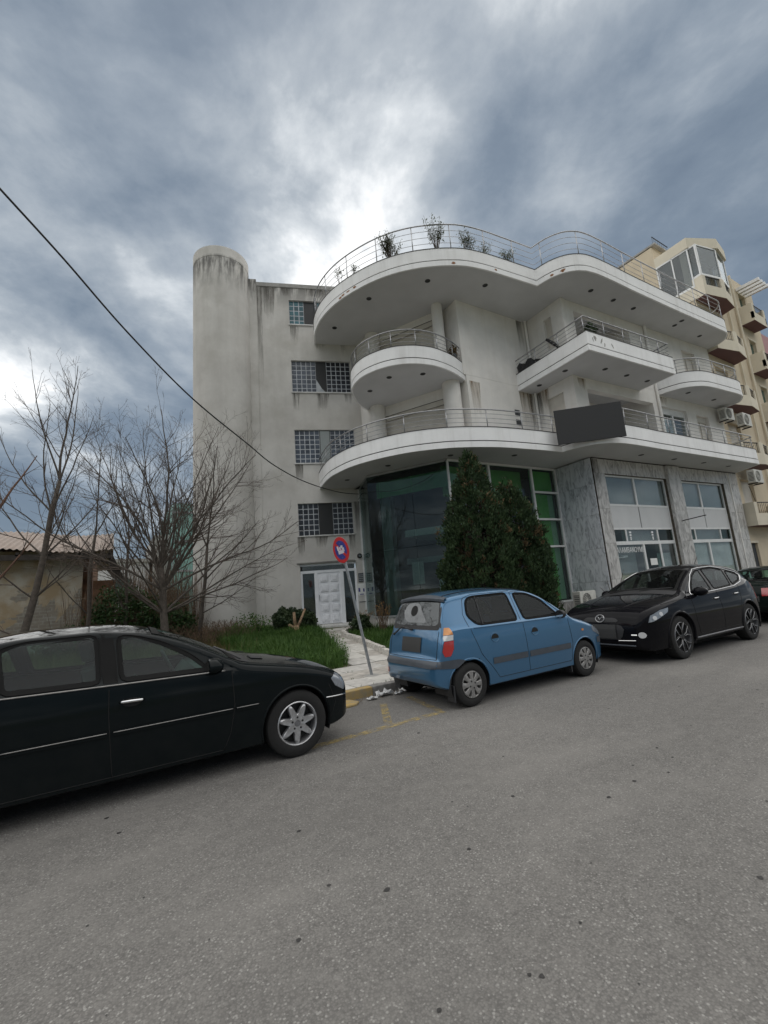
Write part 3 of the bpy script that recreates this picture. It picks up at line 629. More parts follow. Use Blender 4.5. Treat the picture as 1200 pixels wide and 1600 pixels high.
# --- glazed ground floor, left and front
A = (8.47, 15.42); B = (7.82, 13.61); Cp = (9.42, 10.94); Dp = (14.65, 10.72)
def seg(p, q): return Fr(p[0], p[1], atan2(q[1]-p[1], q[0]-p[0])), hypot(q[0]-p[0], q[1]-p[1])
GZ0 = 0.72
sides = []
for nm, p, q in (('a', A, B), ('b', B, Cp), ('c', Cp, Dp)):
    f, Lg = seg(p, q)
    wnd = MB(); f.box(wnd, -0.02, Lg+0.02, -0.03, 0.09, GZ0-0.06, GZ0); f.box(wnd, 0, Lg, 0.0, 0.06, Z1-0.09, Z1-0.012)
    pl = MB(); f.box(pl, 0.0, Lg+0.02, 0.0, 0.25, 0.05, GZ0-0.062)
    glz = wnd.build('glazing', 'alu_white' if nm == 'c' else 'alu_grey', WB); glz['label'] = 'tall dark shop glazing under the first floor slab'
    pl.build('plinth', 'marble', glz)
    if nm == 'c':
        cuts = [0, 1.80, 3.90, Lg]; rows_ = [[GZ0, 3.2, Z1-0.09], [GZ0, 2.7, 4.2, Z1-0.09], [GZ0, 2.71, 3.73, 4.76, Z1-0.09]]
    elif nm == 'b': cuts = [0, 0.5, 1.75, Lg]; rows_ = [[GZ0, 2.95, Z1-0.09]]*3
    else: cuts = [0, 1.0, Lg]; rows_ = [[GZ0, 2.95, Z1-0.09]]*2
    for i in range(len(cuts)-1):
        rr_ = rows_[i]
        for j in range(len(rr_)-1):
            f.b('pane', 'glass_dark' if nm != 'c' else 'glass_teal', glz, cuts[i]+0.006, cuts[i+1]-0.006, 0.02, 0.032, rr_[j]+0.006, rr_[j+1]-0.006)
            if nm == 'c' and j > 0 and i == 2: f.b('transom', 'alu_white', glz, cuts[i]+0.03, cuts[i+1]-0.03, -0.025, 0.05, rr_[j]-0.035, rr_[j]+0.035)
        if nm == 'c': f.b('mullion', 'alu_white', glz, cuts[i]-0.04+(0.04 if i == 0 else 0), cuts[i]+0.04, -0.03, 0.07, GZ0, Z1-0.09)
    if nm == 'c':
        f.b('mullion', 'alu_white', glz, Lg-0.06, Lg, -0.03, 0.07, GZ0, Z1-0.09)
        for j in range(4):
            zz = rows_[2]; f.b('green_panel', 'green_film', glz, 3.95, 4.78 if j < 3 else Lg-0.06, 0.16, 0.18, zz[j]+0.04, zz[j+1]-0.04)
            f.b('green_panel', 'green_pale' if j < 3 else 'green_film', glz, 4.785 if j < 3 else 4.4, Lg-0.03, 0.185, 0.2, zz[j]+0.04, zz[j+1]-0.04)
        f.b('green_panel', 'green_film', glz, 0.1, 3.85, 0.5, 0.52, 4.55, Z1-0.1)
        m = MB(); m.tube([f.p(4.35, 0.12, 2.6), f.p(4.3, 0.11, 2.1), f.p(4.42, 0.11, 1.7), f.p(4.36, 0.12, 1.3), f.p(4.5, 0.11, 0.9)], 0.008, 5); m.build('curtain_cord', 'green_pale', glz)
    elif nm == 'b':
        f.b('green_band', 'green_band', glz, 0.3, Lg-0.05, 0.16, 0.18, 4.85, Z1-0.32)
        f.b('interior_column', 'column_blue', glz, 0.35, 0.75, 0.28, 0.6, GZ0, 4.9)
        f.b('mezzanine', 'interior_white', glz, 0.95, Lg+0.6, 0.9, 3.2, 3.42, 3.66)
        f.b('inner_transom', 'interior_grey', glz, 0.8, Lg, 1.2, 1.25, 2.45, 2.65)
        f.b('poster_board', 'paper_pale', glz, 2.1, 2.7, 0.9, 0.92, 1.35, 2.4); f.b('poster_board', 'paper_grey', glz, 1.05, 1.5, 1.05, 1.07, 1.7, 2.5)
        f.b('desk', 'interior_grey', glz, 1.1, 2.6, 1.3, 1.9, 1.2, 1.3)
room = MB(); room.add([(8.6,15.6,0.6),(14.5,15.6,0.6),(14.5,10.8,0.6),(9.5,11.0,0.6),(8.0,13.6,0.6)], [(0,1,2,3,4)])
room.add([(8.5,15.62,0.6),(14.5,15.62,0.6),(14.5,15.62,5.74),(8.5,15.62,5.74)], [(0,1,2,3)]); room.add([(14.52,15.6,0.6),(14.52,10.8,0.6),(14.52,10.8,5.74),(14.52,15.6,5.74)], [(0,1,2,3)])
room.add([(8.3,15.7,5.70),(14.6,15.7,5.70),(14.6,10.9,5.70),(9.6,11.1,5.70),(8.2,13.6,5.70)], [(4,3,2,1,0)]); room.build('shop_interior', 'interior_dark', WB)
f, Lg = seg(A, B); f.b('corner_trim', 'alu_white', WB, -0.10, 0.0, -0.05, 0.12, 0.3, Z1-0.01)

# --- marble shop front: cladding slabs one by one
front = MB(); FA.wall(front, 0.03, 10.2, 0.05, Z1-0.02, 0.25, [(0.60, 4.45, 0.2, 5.16), (5.32, 8.92, 0.2, 5.18)]); sf = front.build('shop_front', 'joint_dirt', WB, merge=0.001)
FA.b('shop_front_side', 'joint_dirt', WB, 0.03, 0.28, 0.252, 1.6, 0.05, Z1-0.02)
FA.b('end_wall', 'stucco_white', WB, 10.0, 10.2, 0.26, 9.0, 0.05, ZR)
FA.b('back_wall', 'stucco_white', WB, 0.0, 10.0, 8.8, 9.0, 0.05, ZR)
def cladding(parent, f, u0, u1, z0, z1, v=-0.02, m='marble'):
    q = MB(); f.box(q, u0+0.003, u1-0.003, v, 0.0-0.002, z0+0.003, z1-0.003); q.build('marble_slab', m, parent, bevel=0.004)
for u0, u1 in ((0.0, 0.60), (8.92, 10.22)):
    for z0, z1 in ((0.1, 1.35), (1.35, 2.6), (2.6, 3.85), (3.85, 5.16)): cladding(sf, FA, u0, u1, z0, z1)
FA.b('pillar', 'joint_dirt', sf, 4.47, 5.30, -0.10, -0.003, 0.05, Z1-0.03)
for z0, z1 in ((0.1, 1.35), (1.35, 2.6), (2.6, 3.85), (3.85, 5.70)): cladding(sf, FA, 4.45, 5.32, z0, z1, -0.125)
for k, (u0, u1) in enumerate(((0.0, 0.9), (0.9, 2.1), (2.1, 3.3), (3.3, 4.44), (5.33, 6.5), (6.5, 7.7), (7.7, 8.9), (8.9, 10.22))): cladding(sf, FA, u0, u1, 5.16, 5.71)
SD = Fr(14.67-0.0, 10.72, radians(-93.4))
for i in range(2):
    for z0, z1 in ((0.1, 1.3), (1.3, 2.45), (2.45, 3.65), (3.65, 4.75), (4.75, 5.71)):
        q = MB(); SD.box(q, i*0.79+0.003+0.0, i*0.79+0.787, -0.02, 0.0, z0+0.003, z1-0.003); q.build('marble_slab', 'marble_blue', sf, bevel=0.004)
FA.b('downpipe', 'stucco_white', WB, 9.42, 9.47, -0.045, -0.022, 0.1, 5.7)
FA.b('shadow_joint', 'groove_dark', WB, 0.0, 10.2, -0.02, 0.02, 5.712, 5.748)
def shopwin(u0, u1, mid, tr, door, deco):
    fr = MB(); B_ = lambda a, b, c, d: FA.box(fr, a, b, 0.09, 0.16, c, d)
    B_(u0, u0+0.06, 0.25, 5.16); B_(u1-0.06, u1, 0.25, 5.16); B_(u0+0.06, u1-0.06, 5.09, 5.16); B_(u0+0.06, u1-0.06, 3.98, 4.06); B_(u0+0.06, u1-0.06, 3.10, 3.17); B_(u0+0.06, u1-0.06, 2.54, 2.67); B_(u0+0.06, u1-0.06, 0.25, 0.32)
    B_(mid-0.05, mid+0.05, 4.06, 5.09)
    for t in tr: B_(t-0.035, t+0.035, 2.67, 3.10)
    for t in door: B_(t-0.05, t+0.05, 0.32, 2.54)
    w = fr.build('shop_window', 'alu_white', WB, bevel=0.005)
    w['label'] = deco
    for a, b in ((u0+0.06, mid-0.05), (mid+0.05, u1-0.06)):
        FA.b('pane', 'glass_clear', w, a, b, 0.12, 0.13, 4.06, 5.09); FA.b('blind', 'blind_grey', w, a, b, 0.2, 0.21, 4.06, 5.09)
        FA.b('panel', 'panel_grey', w, a-0.0+0.002, b+0.05-0.004, 0.10, 0.13, 3.17, 3.98)
    ts = [u0+0.06]+[x for t in tr for x in (t-0.035, t+0.035)]+[u1-0.06]
    for i in range(0, len(ts), 2): FA.b('pane', 'glass_clear' if i == 2 else 'glass_dark', w, ts[i], ts[i+1], 0.12, 0.13, 2.67, 3.10)
    ts = [u0+0.06]+[x for t in door for x in (t-0.05, t+0.05)]+[u1-0.06]
    return w, ts
w, ts = shopwin(0.60, 4.45, 2.42, (1.43, 3.38), (2.36, 3.40), 'shop window with white frame, glass door and white lettering')
for i in range(0, len(ts), 2): FA.b('pane', 'glass_clear' if i != 2 else 'glass_dark', w, ts[i], ts[i+1], 0.12, 0.13, 0.32, 2.54)
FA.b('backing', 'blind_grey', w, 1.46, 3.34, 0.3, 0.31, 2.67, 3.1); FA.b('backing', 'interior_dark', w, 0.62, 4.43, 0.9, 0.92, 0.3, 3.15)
FA.b('backing', 'blind_grey', w, 0.7, 2.3, 0.45, 0.46, 0.3, 2.5); FA.b('backing', 'paper_pale', w, 3.5, 4.4, 0.35, 0.36, 0.3, 2.2)
FA.b('sill_board', 'beige_light', w, 0.68, 2.3, 0.2, 0.24, 0.8, 1.45); FA.b('notice', 'paper_white', w, 2.62, 3.05, 0.105, 0.108, 1.75, 2.0)
tm = text_mesh('ΑΝΑΛΑΜΒΑΝΟΥΜΕ', 0.25, 'letter_white'); o = link('lettering', tm, w, FA.p(1.40, 0.108, 2.34)); o.rotation_euler = (pi/2, 0, FA.ang); o.scale = (0.82, 1.05, 1)
m = MB(); FA.box(m, 0.72, 1.45, 0.3, 0.36, 2.08, 2.12); FA.box(m, 1.35, 1.6, 0.3, 0.42, 2.1, 2.17); m.build('ceiling_light', 'letter_white', w, bevel=0.01)
for u in (1.68, 3.05):
    m = MB()
    for z, s in ((3.0, 0.06), (2.9, 0.05), (2.8, 0.035), (2.74, 0.03)): FA.box(m, u-s, u+s, 0.1085, 0.113, z-0.035, z+0.035)
    m.build('sticker', 'letter_white', w, bevel=0.01)
w, ts = shopwin(5.32, 8.92, 7.0, (6.02, 8.03), (6.94,), 'shop window with papered panes and white frame')
for i in range(0, len(ts), 2):
    FA.b('pane', 'glass_clear', w, ts[i], ts[i+1], 0.12, 0.13, 0.32, 2.54); FA.b('paper_cover', 'paper_pale', w, ts[i], ts[i+1], 0.2, 0.21, 0.32, 2.54)
    FA.b('white_sheet', 'paper_white', w, ts[i]+0.1, ts[i+1]-0.3, 0.19, 0.196, 1.1, 1.45)
FA.b('backing', 'blind_grey', w, 5.4, 8.88, 0.3, 0.31, 2.6, 3.15)
m = MB(); m.tube([FA.p(4.85, -0.11, 3.42), FA.p(4.95, -0.95, 3.5)], 0.02, 6); m.build('sign_bracket', 'iron_black', WB)

# --- upper walls
UPL = [(8.78, 15.33), (8.80, 14.60)]
def wall_poly(name, pts, z0, z1, m='stucco_cream', t=0.2):
    mb = MB(); inn = offset(pts, t); mb.prism(list(pts)+inn[::-1], z0, z1); return mb.build(name, m, WB)
for z0, z1 in ((Z1+0.195, Z2+0.196), (Z2+0.2, ZR-0.002)):
    wall_poly('upper_wall', UPL, z0, z1)
    dfr, dl = seg((8.80, 14.62), (10.42, 11.45))
    # rounded piers either side of the balcony door
    for c, r in (((9.02, 14.38), 0.30), ((10.5, 11.52), 0.33)):
        if c[0] > 10 and z0 > Z2: c, r = (10.28, 11.62), 0.21
        m = MB(); m.lathe([(r, z0), (r, z1)], 28); m.v = [(x+c[0], y+c[1], z) for x, y, z in m.v]; m.build('round_pier', 'stucco_cream', WB, smooth=True)
    dfr.b('lintel', 'stucco_cream', WB, 0.3, dl-0.2, 0.25, 0.5, Z2-0.42 if z0 < Z2 else z1-0.30, z1)
    m = MB(); nsl = 44; zt_ = Z2-0.42 if z0 < Z2 else z1-0.3
    rows = []
    for k in range(nsl+1):
        for dz, dv in ((0.0, 0.008), (0.6, 0.0), (0.9, 0.0)):
            z = lerp(z0, zt_, min(1, (k+dz)/(nsl+1))); rows.append([dfr.p(0.3, 0.33+dv, z), dfr.p(dl-0.15, 0.33+dv, z)])
    sh = m.grid(rows).build('roller_shutter', 'shutter_cream', WB); dfr.b('shutter_box', 'shutter_cream', sh, 0.3, dl-0.15, 0.27, 0.40, zt_-0.22, zt_-0.002); dfr.b('shutter_gap', 'groove_dark', sh, 0.3, dl-0.15, 0.262, 0.268, zt_-0.235, zt_-0.222); dfr.b('shutter_gap', 'groove_dark', sh, 0.3, dl-0.15, 0.245, 0.268, zt_-0.012, zt_-0.003); dfr.b('shutter_gap', 'groove_dark', sh, 0.425, 0.45, 0.30, 0.33, z0, zt_-0.24); dfr.b('shutter_rail', 'alu_white', sh, 0.36, 0.42, 0.28, 0.34, z0, zt_-0.222)
    UW = Fr(10.85 if z0 < Z2 else 10.72, 11.02, radians(-1.4)); wl_ = MB(); wlen = 14.40-UW.x
    UW.wall(wl_, 0, wlen, z0, z1, 0.2, []); wl_.build('upper_wall', 'stucco_cream', WB, merge=0.001)
    MB().box(UW.x+0.02, UW.y+0.21, z0, UW.x+0.22, 14.2, z1).build('recess_wall', 'stucco_cream', WB)
    SW = Fr(14.42, 10.93, radians(-93.4+1.5)); m = MB()
    op = [(0.55, 1.28, z0, Z2-0.45)] if z0 < Z2 else [(0.88, 1.24, ZR-1.75, ZR-0.47)]
    SW.wall(m, 0, 1.78, z0, z1, 0.25, op); m.build('upper_wall', 'stucco_cream', WB, merge=0.001)
    sh = SW.b('side_shutter', 'shutter_cream', WB, op[0][0], op[0][1], 0.12, 0.15, op[0][2], op[0][3]); sh['label'] = 'closed cream shutter in the side wall'
    # street wall with loggia and windows
    if z0 < Z2: ops = [(0.60, 4.76, z0, 8.47), (5.36, 7.25, z0, 8.42), (8.0, 9.05, z0, 8.35)]
    else: ops = [(0.53, 3.97, z0, 11.70), (7.9, 9.0, z0, 11.56)]
    m = MB(); UF.wall(m, 0.0, 10.35, z0, z1, 0.25, ops); m.build('upper_wall', 'stucco_cream', WB, merge=0.001)
    o = ops[0]; lg = MB(); UF.box(lg, o[0], o[1], 1.6, 1.7, z0, z1); UF.box(lg, o[0]-0.1, o[0], 0.252, 1.6, z0, z1); UF.box(lg, o[1], o[1]+0.1, 0.252, 1.6, z0, z1); lg.build('loggia', 'stucco_cream', WB)
    m = MB(); rows = []
    for k in range(40):
        for dz, dv in ((0.0, 0.008), (0.6, 0.0), (0.9, 0.0)): z = lerp(z0, o[3]-0.25, (k+dz)/40); rows.append([UF.p(o[0]+0.3, 1.5+dv, z), UF.p(o[1]-0.5, 1.5+dv, z)])
    sh = m.grid(rows).build('roller_shutter', 'shutter_cream', WB)
    for o in ops[1:]:
        # window with a half lowered shutter, or a closed one
        open_ = (o is ops[1] and z0 < Z2)
        fr = MB(); F_ = lambda a, b, c, d: UF.box(fr, a, b, 0.12, 0.2, c, d)
        F_(o[0], o[0]+0.06, z0, o[3]); F_(o[1]-0.06, o[1], z0, o[3]); F_((o[0]+o[1])/2-0.05, (o[0]+o[1])/2+0.05, z0, o[3]-0.26); F_(o[0]+0.06, o[1]-0.06, o[3]-0.27, o[3])
        wn_ = fr.build('window', 'alu_white' if open_ else 'shutter_cream', WB)
        if open_:
            UF.b('pane', 'glass_clear', wn_, o[0]+0.06, (o[0]+o[1])/2-0.05, 0.15, 0.16, z0, o[3]-0.27); UF.b('pane', 'glass_clear', wn_, (o[0]+o[1])/2+0.05, o[1]-0.06, 0.15, 0.16, z0, o[3]-0.27)
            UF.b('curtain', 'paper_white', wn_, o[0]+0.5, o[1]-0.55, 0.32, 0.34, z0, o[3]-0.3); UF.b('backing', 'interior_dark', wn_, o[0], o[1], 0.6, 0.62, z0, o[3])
        else: UF.b('shutter', 'shutter_cream', wn_, o[0]+0.06, o[1]-0.06, 0.16, 0.19, z0, o[3]-0.26)
    m = MB(); m.tube([UF.p(5.12, -0.06, z0), UF.p(5.12, -0.06, z1)], 0.055, 10); m.build('downpipe', 'stucco_white', WB, smooth=True)
    m = MB(); m.tube([(14.33, 10.86, z0), (14.33, 10.86, z1)], 0.05, 10); m.build('downpipe', 'stucco_white', WB, smooth=True)
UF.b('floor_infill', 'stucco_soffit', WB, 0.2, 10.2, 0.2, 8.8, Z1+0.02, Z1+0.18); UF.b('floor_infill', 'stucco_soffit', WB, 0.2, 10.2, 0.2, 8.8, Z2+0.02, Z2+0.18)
# row of square vent holes in the wall beside the recess
for z in (6.85, 7.2, 7.55, 7.95): Fr(10.85, 11.02, radians(-1.4)).b('vent_block', 'plaque_dark', WB, 2.28+random.uniform(-.02,.02), 2.52, -0.02, 0.03, z-0.11, z+0.11)

# --- slabs, parapets, railings
spot_me = MB().lathe([(0.0, -0.003), (0.075, -0.003), (0.080, -0.006), (0.095, -0.006), (0.098, 0.0)], 16).mesh('spotlight', 'spot_black', smooth=True)
def slab(name, outer, back, z0, ztop, spots, rail_h, nbars, post_step, label=None, rail_range=None, rail_in=0.06):
    lip = 0.19
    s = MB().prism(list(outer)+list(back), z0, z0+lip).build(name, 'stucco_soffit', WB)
    if label: s['label'] = label
    def band(o0, o1, za, zb, nm, m):
        a, b = offset(outer, o0), offset(outer, o1); q = MB(); n = len(a)
        q.strip([(*p, za) for p in a], [(*p, zb) for p in a]); q.strip([(*p, zb) for p in a], [(*p, zb) for p in b]); q.strip([(*p, zb) for p in b], [(*p, za) for p in b]); q.strip([(*p, za) for p in b], [(*p, za) for p in a])
        for i in (0, n-1): q.add([(*a[i], za), (*a[i], zb), (*b[i], zb), (*b[i], za)], [(0,1,2,3) if i else (3,2,1,0)])
        return q.build(nm, m, s, smooth=True, merge=0.0005)
    band(-0.006, 0.05, z0-0.004, z0+lip-0.004, 'edge_band', 'fascia_white')
    band(0.022, 0.10, z0+lip-0.003, z0+lip+0.032, 'groove', 'groove_dark')
    band(0.0, 0.12, z0+lip+0.033, ztop-0.022, 'parapet', 'fascia_white')
    band(-0.012, 0.135, ztop-0.021, ztop, 'coping', 'coping_metal')
    for x, y in spots: link('spotlight', spot_me, s, (x, y, z0-0.001))
    if rail_h:
        pl = offset(outer, rail_in)
        if rail_range: pl = pl[rail_range[0]:rail_range[1]]
        r = MB().tube([(*p, ztop+rail_h) for p in pl], 0.024, 8).build('railing', 'steel_rail', WB, smooth='all'); r['label'] = 'steel tube railing on the curved parapet'
        for k in range(nbars):
            z = ztop+rail_h*(k+1)/(nbars+1); MB().tube([(*p, z) for p in pl], 0.009, 5).build('bar', 'steel_rail', r, smooth='all')
        pm = MB().tube([(0,0,-0.02), (0,0,rail_h)], 0.017, 6).mesh('post', 'steel_rail', smooth='all')
        for p in resample(pl, post_step): link('post', pm, r, (p[0], p[1], ztop))
    return s
left1 = catmull([(7.02, 16.02), (6.80, 15.15), (6.66, 14.35), (6.64, 13.67), (6.76, 12.75), (7.05, 11.97), (7.45, 11.28), (7.92, 10.70), (8.48, 10.24), (9.11, 9.87), (10.30, 9.45), (11.80, 9.21), (12.99, 9.085)], 0.16)
right1 = catmull([(12.99, 9.085), (13.10, 8.58), (13.36, 8.14), (13.76, 7.86), (14.28, 7.71), (15.2, 7.64), (16.6, 7.61)], 0.14)
L1 = left1+right1[1:]+[(20, 7.46), (23.72, 7.30), (24.05, 7.34), (24.9, 8.5)]
back = [(24.86, 11), (14.6, 14), (9.4, 15.4)]
slab('balcony', L1, back, Z1, 6.43, [(7.43,14.36),(7.94,12.27),(9.35,10.64),(11.57,9.94),(16.49,8.34),(18.61,8.22),(20.71,8.09),(22.77,8.01)], 0.60, 3, 1.35, 'long wavy first floor balcony parapet', None)
rb = catmull([(8.75, 14.75), (8.3, 14.5), (7.75, 13.95), (7.36, 13.42), (7.20, 12.88), (7.20, 12.32), (7.37, 11.80), (7.63, 11.38), (7.92, 11.09), (8.28, 10.87), (8.66, 10.74), (9.1, 10.67), (9.62, 10.71), (10.25, 10.86), (10.98, 11.16)], 0.12)
slab('balcony', rb, [(10.9, 11.9), (9.3, 14.9)], Z2, 9.57, [(8.11,12.0),(9.08,11.32),(8.0,13.18)], 0.60, 3, 0.85, 'round second floor balcony')
mbal = [(13.49, 11.05), (13.28, 7.74), (18.29, 7.45), (18.46, 8.95)]
def dens(p, st=0.4): 
    out = []
    for a, b in zip(p[:-1], p[1:]): out += resample([a, b], st)[:-1]
    return out+[p[-1]]
slab('balcony', dens(mbal), [(18.4, 9.4), (14.6, 9.4), (14.6, 11.1)], Z2, 9.60, [(13.89,10.28),(13.83,9.07),(15.17,8.37),(16.49,8.33),(17.81,8.27)], 0.58, 3, 1.05, 'square cornered second floor balcony')
rbal = catmull([(19.70, 9.0), (19.80, 8.45), (19.97, 8.02), (20.35, 7.69), (20.96, 7.45), (22.2, 7.34), (23.6, 7.27), (24.2, 7.44), (24.66, 7.80), (24.72, 8.6)], 0.14)
slab('balcony', rbal, [(24.6, 9.2), (19.75, 9.3)], Z2, 9.58, [(20.84,8.17),(22.96,8.07)], 0.60, 3, 1.0, 'small rounded second floor balcony')
leftR = catmull([(7.25, 16.3), (6.83, 15.29), (6.67, 14.56), (6.65, 13.89), (6.75, 13.15), (6.99, 12.38), (7.38, 11.55), (7.84, 10.88), (8.37, 10.35), (8.89, 9.97), (9.30, 9.73), (9.90, 9.47), (10.67, 9.31), (11.6, 9.21), (12.99, 9.085)], 0.16)
rightR = catmull([(12.99, 9.085), (13.11, 8.55), (13.39, 8.10), (13.76, 7.84), (14.25, 7.70), (15.21, 7.64), (16.61, 7.62)], 0.14)
RF = leftR+rightR[1:]+[(20, 7.52), (23.5, 7.38)]+catmull([(23.5,7.38), (23.98, 7.38), (24.40, 7.53), (24.76, 7.85), (25.0, 8.5)], 0.12)[1:]
slab('roof_slab', RF, back, ZR, 12.77, [(9.15,10.64),(7.75,12.35),(7.37,14.51),(11.2,9.92),(15.14,8.37),(16.53,8.33),(17.85,8.28),(20.91,8.17),(20.83,7.84),(23.05,8.11)], 0.96, 3, 1.30, 'wavy overhanging roof slab with parapet')
# rust blooms where the slab edge has spalled
for (x, y) in ((6.86,12.8),(6.9,12.62),(6.95,12.46),(7.03,12.3),(11.0,9.28),(13.16,8.48),(13.25,8.31),(13.33,8.19),(9.5,9.64)):
    j = min(range(len(RF)-1), key=lambda i: hypot(RF[i][0]-x, RF[i][1]-y)); a, b = RF[j], RF[j+1]; an = atan2(b[1]-a[1], b[0]-a[0])
    f = Fr(a[0], a[1], an); n = 7; c = (random.uniform(0, .1), ZR+random.uniform(0.05, 0.13))
    m = MB(); m.add([f.p(c[0]+random.uniform(.04,.10)*cos(2*pi*k/n), -0.0105, c[1]+random.uniform(.02,.055)*sin(2*pi*k/n)) for k in range(n)], [tuple(range(n))]); m.build('rust_patch', 'rust', bpy.data.objects['roof_slab'])

# rain runs below sills, slab edges and balcony corners
def stain(f, u, w, z1, ln, v=-0.003, m='rain_stain'):
    n = 9; top = [f.p(u+w*(k/n-.5), v, z1) for k in range(n+1)]; bot = [f.p(u+w*(k/n-.5)*random.uniform(.5, .95), v, z1-ln*random.uniform(.55, 1)) for k in range(n+1)]
    MB().strip(bot, top).build('rain_stain', m, WB)
random.seed(23)
for u, w, z1, ln in ((-.95,.30,9.85,1.0),(.15,.55,9.85,.9),(1.2,.3,9.85,.6),(-.95,.32,6.79,.8),(.25,.4,6.79,.6),(-1.0,.28,3.85,.9),(1.0,.25,3.85,.8),(-.2,.5,3.85,.5),(.15,.5,12.9,1.3),(-.9,.35,12.9,.8),(1.15,.35,12.6,1.2),(-1.9,.5,14.7,1.6),(-1.2,.4,14.7,.5),(.1,.9,14.7,.5),(1.25,.25,5.2,1.6),(-2.3,.2,14.7,5.0)): stain(LW, u, w, z1, ln)
sw_ = Fr(14.42, 10.93, radians(-93.4+1.5)); uw_ = Fr(10.85, 11.02, radians(-1.4))
for f, u, w, z1, ln, m in ((uw_,3.30,.22,8.88,2.2,'rain_stain'),(uw_,3.0,.7,8.88,1.6,'brown_stain'),(sw_,.18,.25,8.88,1.7,'rain_stain'),(sw_,.4,.5,8.88,1.0,'brown_stain'),(uw_,.35,.5,8.88,1.6,'brown_stain'),(uw_,2.75,.2,9.6,.9,'rain_stain'),(uw_,3.2,.35,12.08,1.5,'rain_stain'),(UF,.35,.5,8.85,.5,'brown_stain'),(UF,5.6,.5,8.85,.5,'brown_stain'),(FA,.15,.3,5.68,1.6,'rain_stain')): stain(f, u, w, z1, ln, -0.004 if f is not FA else -0.0235, m)
# peeled paint at the corner of the square balcony
mbf = Fr(13.28, 7.74, atan2(7.45-7.74, 18.29-13.28))
for u, z, a, b, th in ((.42,9.40,.07,.10,.1),(.75,9.36,.035,.13,-.5),(.90,9.24,.03,.09,-.3),(1.32,9.30,.03,.12,.5),(.30,9.33,.02,.10,.2)):
    n = 11; m = MB(); m.add([mbf.p(u+(a*cos(t)*cos(th)-b*sin(t)*sin(th))*r, -0.004, z+(a*cos(t)*sin(th)+b*sin(t)*cos(th))*r) for t, r in [(2*pi*k/n, random.uniform(.7, 1.15)) for k in range(n)]], [tuple(range(n))]); m.build('peeled_patch', 'concrete', WB)

# black glossy sign board hung on the first-floor parapet (its writing is blacked out)
sgn = wthing('sign_board', 'dark blank sign board fixed to the first floor balcony parapet', 'sign', (14, 7.6, 6.3))
SB = Fr(12.46, 8.84, atan2(-1.42, 1.5)); SB.b('board', 'sign_dark', sgn, -0.0, 2.08, -0.05, 0.0, 5.84, 7.03, bevel=0.01)
for u in (0.35, 1.6): SB.b('bracket', 'iron_black', sgn, u-0.02, u+0.02, 0.001, 0.35, 6.5, 6.54)
# ------------------------------------------------------------------ cars
class Curve1:
    """monotone cubic through control points"""
    def __init__(s, pts):
        s.x = [p[0] for p in pts]; s.y = [p[1] for p in pts]; n = len(pts)
        d = [(s.y[i+1]-s.y[i])/(s.x[i+1]-s.x[i]) for i in range(n-1)]; m = [0]*n
        m[0], m[-1] = d[0], d[-1]
        for i in range(1, n-1): m[i] = 0 if d[i-1]*d[i] <= 0 else 2*d[i-1]*d[i]/(d[i-1]+d[i])
        s.m = m
    def __call__(s, t):
        x = s.x
        if t <= x[0]: return s.y[0]
        if t >= x[-1]: return s.y[-1]
        lo, hi = 0, len(x)-1
        while hi-lo > 1:
            k = (lo+hi)//2
            if x[k] <= t: lo = k
            else: hi = k
        h = x[hi]-x[lo]; u = (t-x[lo])/h
        return (1+2*u)*(1-u)**2*s.y[lo]+u*(1-u)**2*h*s.m[lo]+u*u*(3-2*u)*s.y[hi]+u*u*(u-1)*h*s.m[hi]
def in_poly(x, y, P):
    c = False; n = len(P); j = n-1
    for i in range(n):
        if (P[i][1] > y) != (P[j][1] > y) and x < (P[j][0]-P[i][0])*(y-P[i][1])/(P[j][1]-P[i][1])+P[i][0]: c = not c
        j = i
    return c
def inset_poly(P, d):
    """shrink a polygon by moving its edges inwards"""
    n = len(P); a = sum(P[i][0]*P[(i+1)%n][1]-P[(i+1)%n][0]*P[i][1] for i in range(n)); sg = 1 if a > 0 else -1
    out = []
    for i in range(n):
        p0, p1, p2 = P[i-1], P[i], P[(i+1)%n]
        def nm(a, b):
            dx, dy = b[0]-a[0], b[1]-a[1]; L = hypot(dx, dy) or 1; return (-dy/L*sg, dx/L*sg)
        n1, n2 = nm(p0, p1), nm(p1, p2); k = 1+n1[0]*n2[0]+n1[1]*n2[1]
        out.append((p1[0]+(n1[0]+n2[0])*d/max(k, 0.5), p1[1]+(n1[1]+n2[1])*d/max(k, 0.5)))
    return out
def round_poly(P, r=0.3, n=4):
    """soften corners of a polygon by quadratic blends"""
    out = []; m = len(P)
    for i in range(m):
        p0, p1, p2 = [Vector(q) for q in (P[i-1], P[i], P[(i+1)%m])]
        a = p1+(p0-p1)*r*min(1, 0.12/max((p0-p1).length, 1e-3)); b = p1+(p2-p1)*r*min(1, 0.12/max((p2-p1).length, 1e-3))
        for k in range(n+1): t = k/n; out.append(tuple(a*(1-t)**2+p1*2*t*(1-t)+b*t*t))
    return out
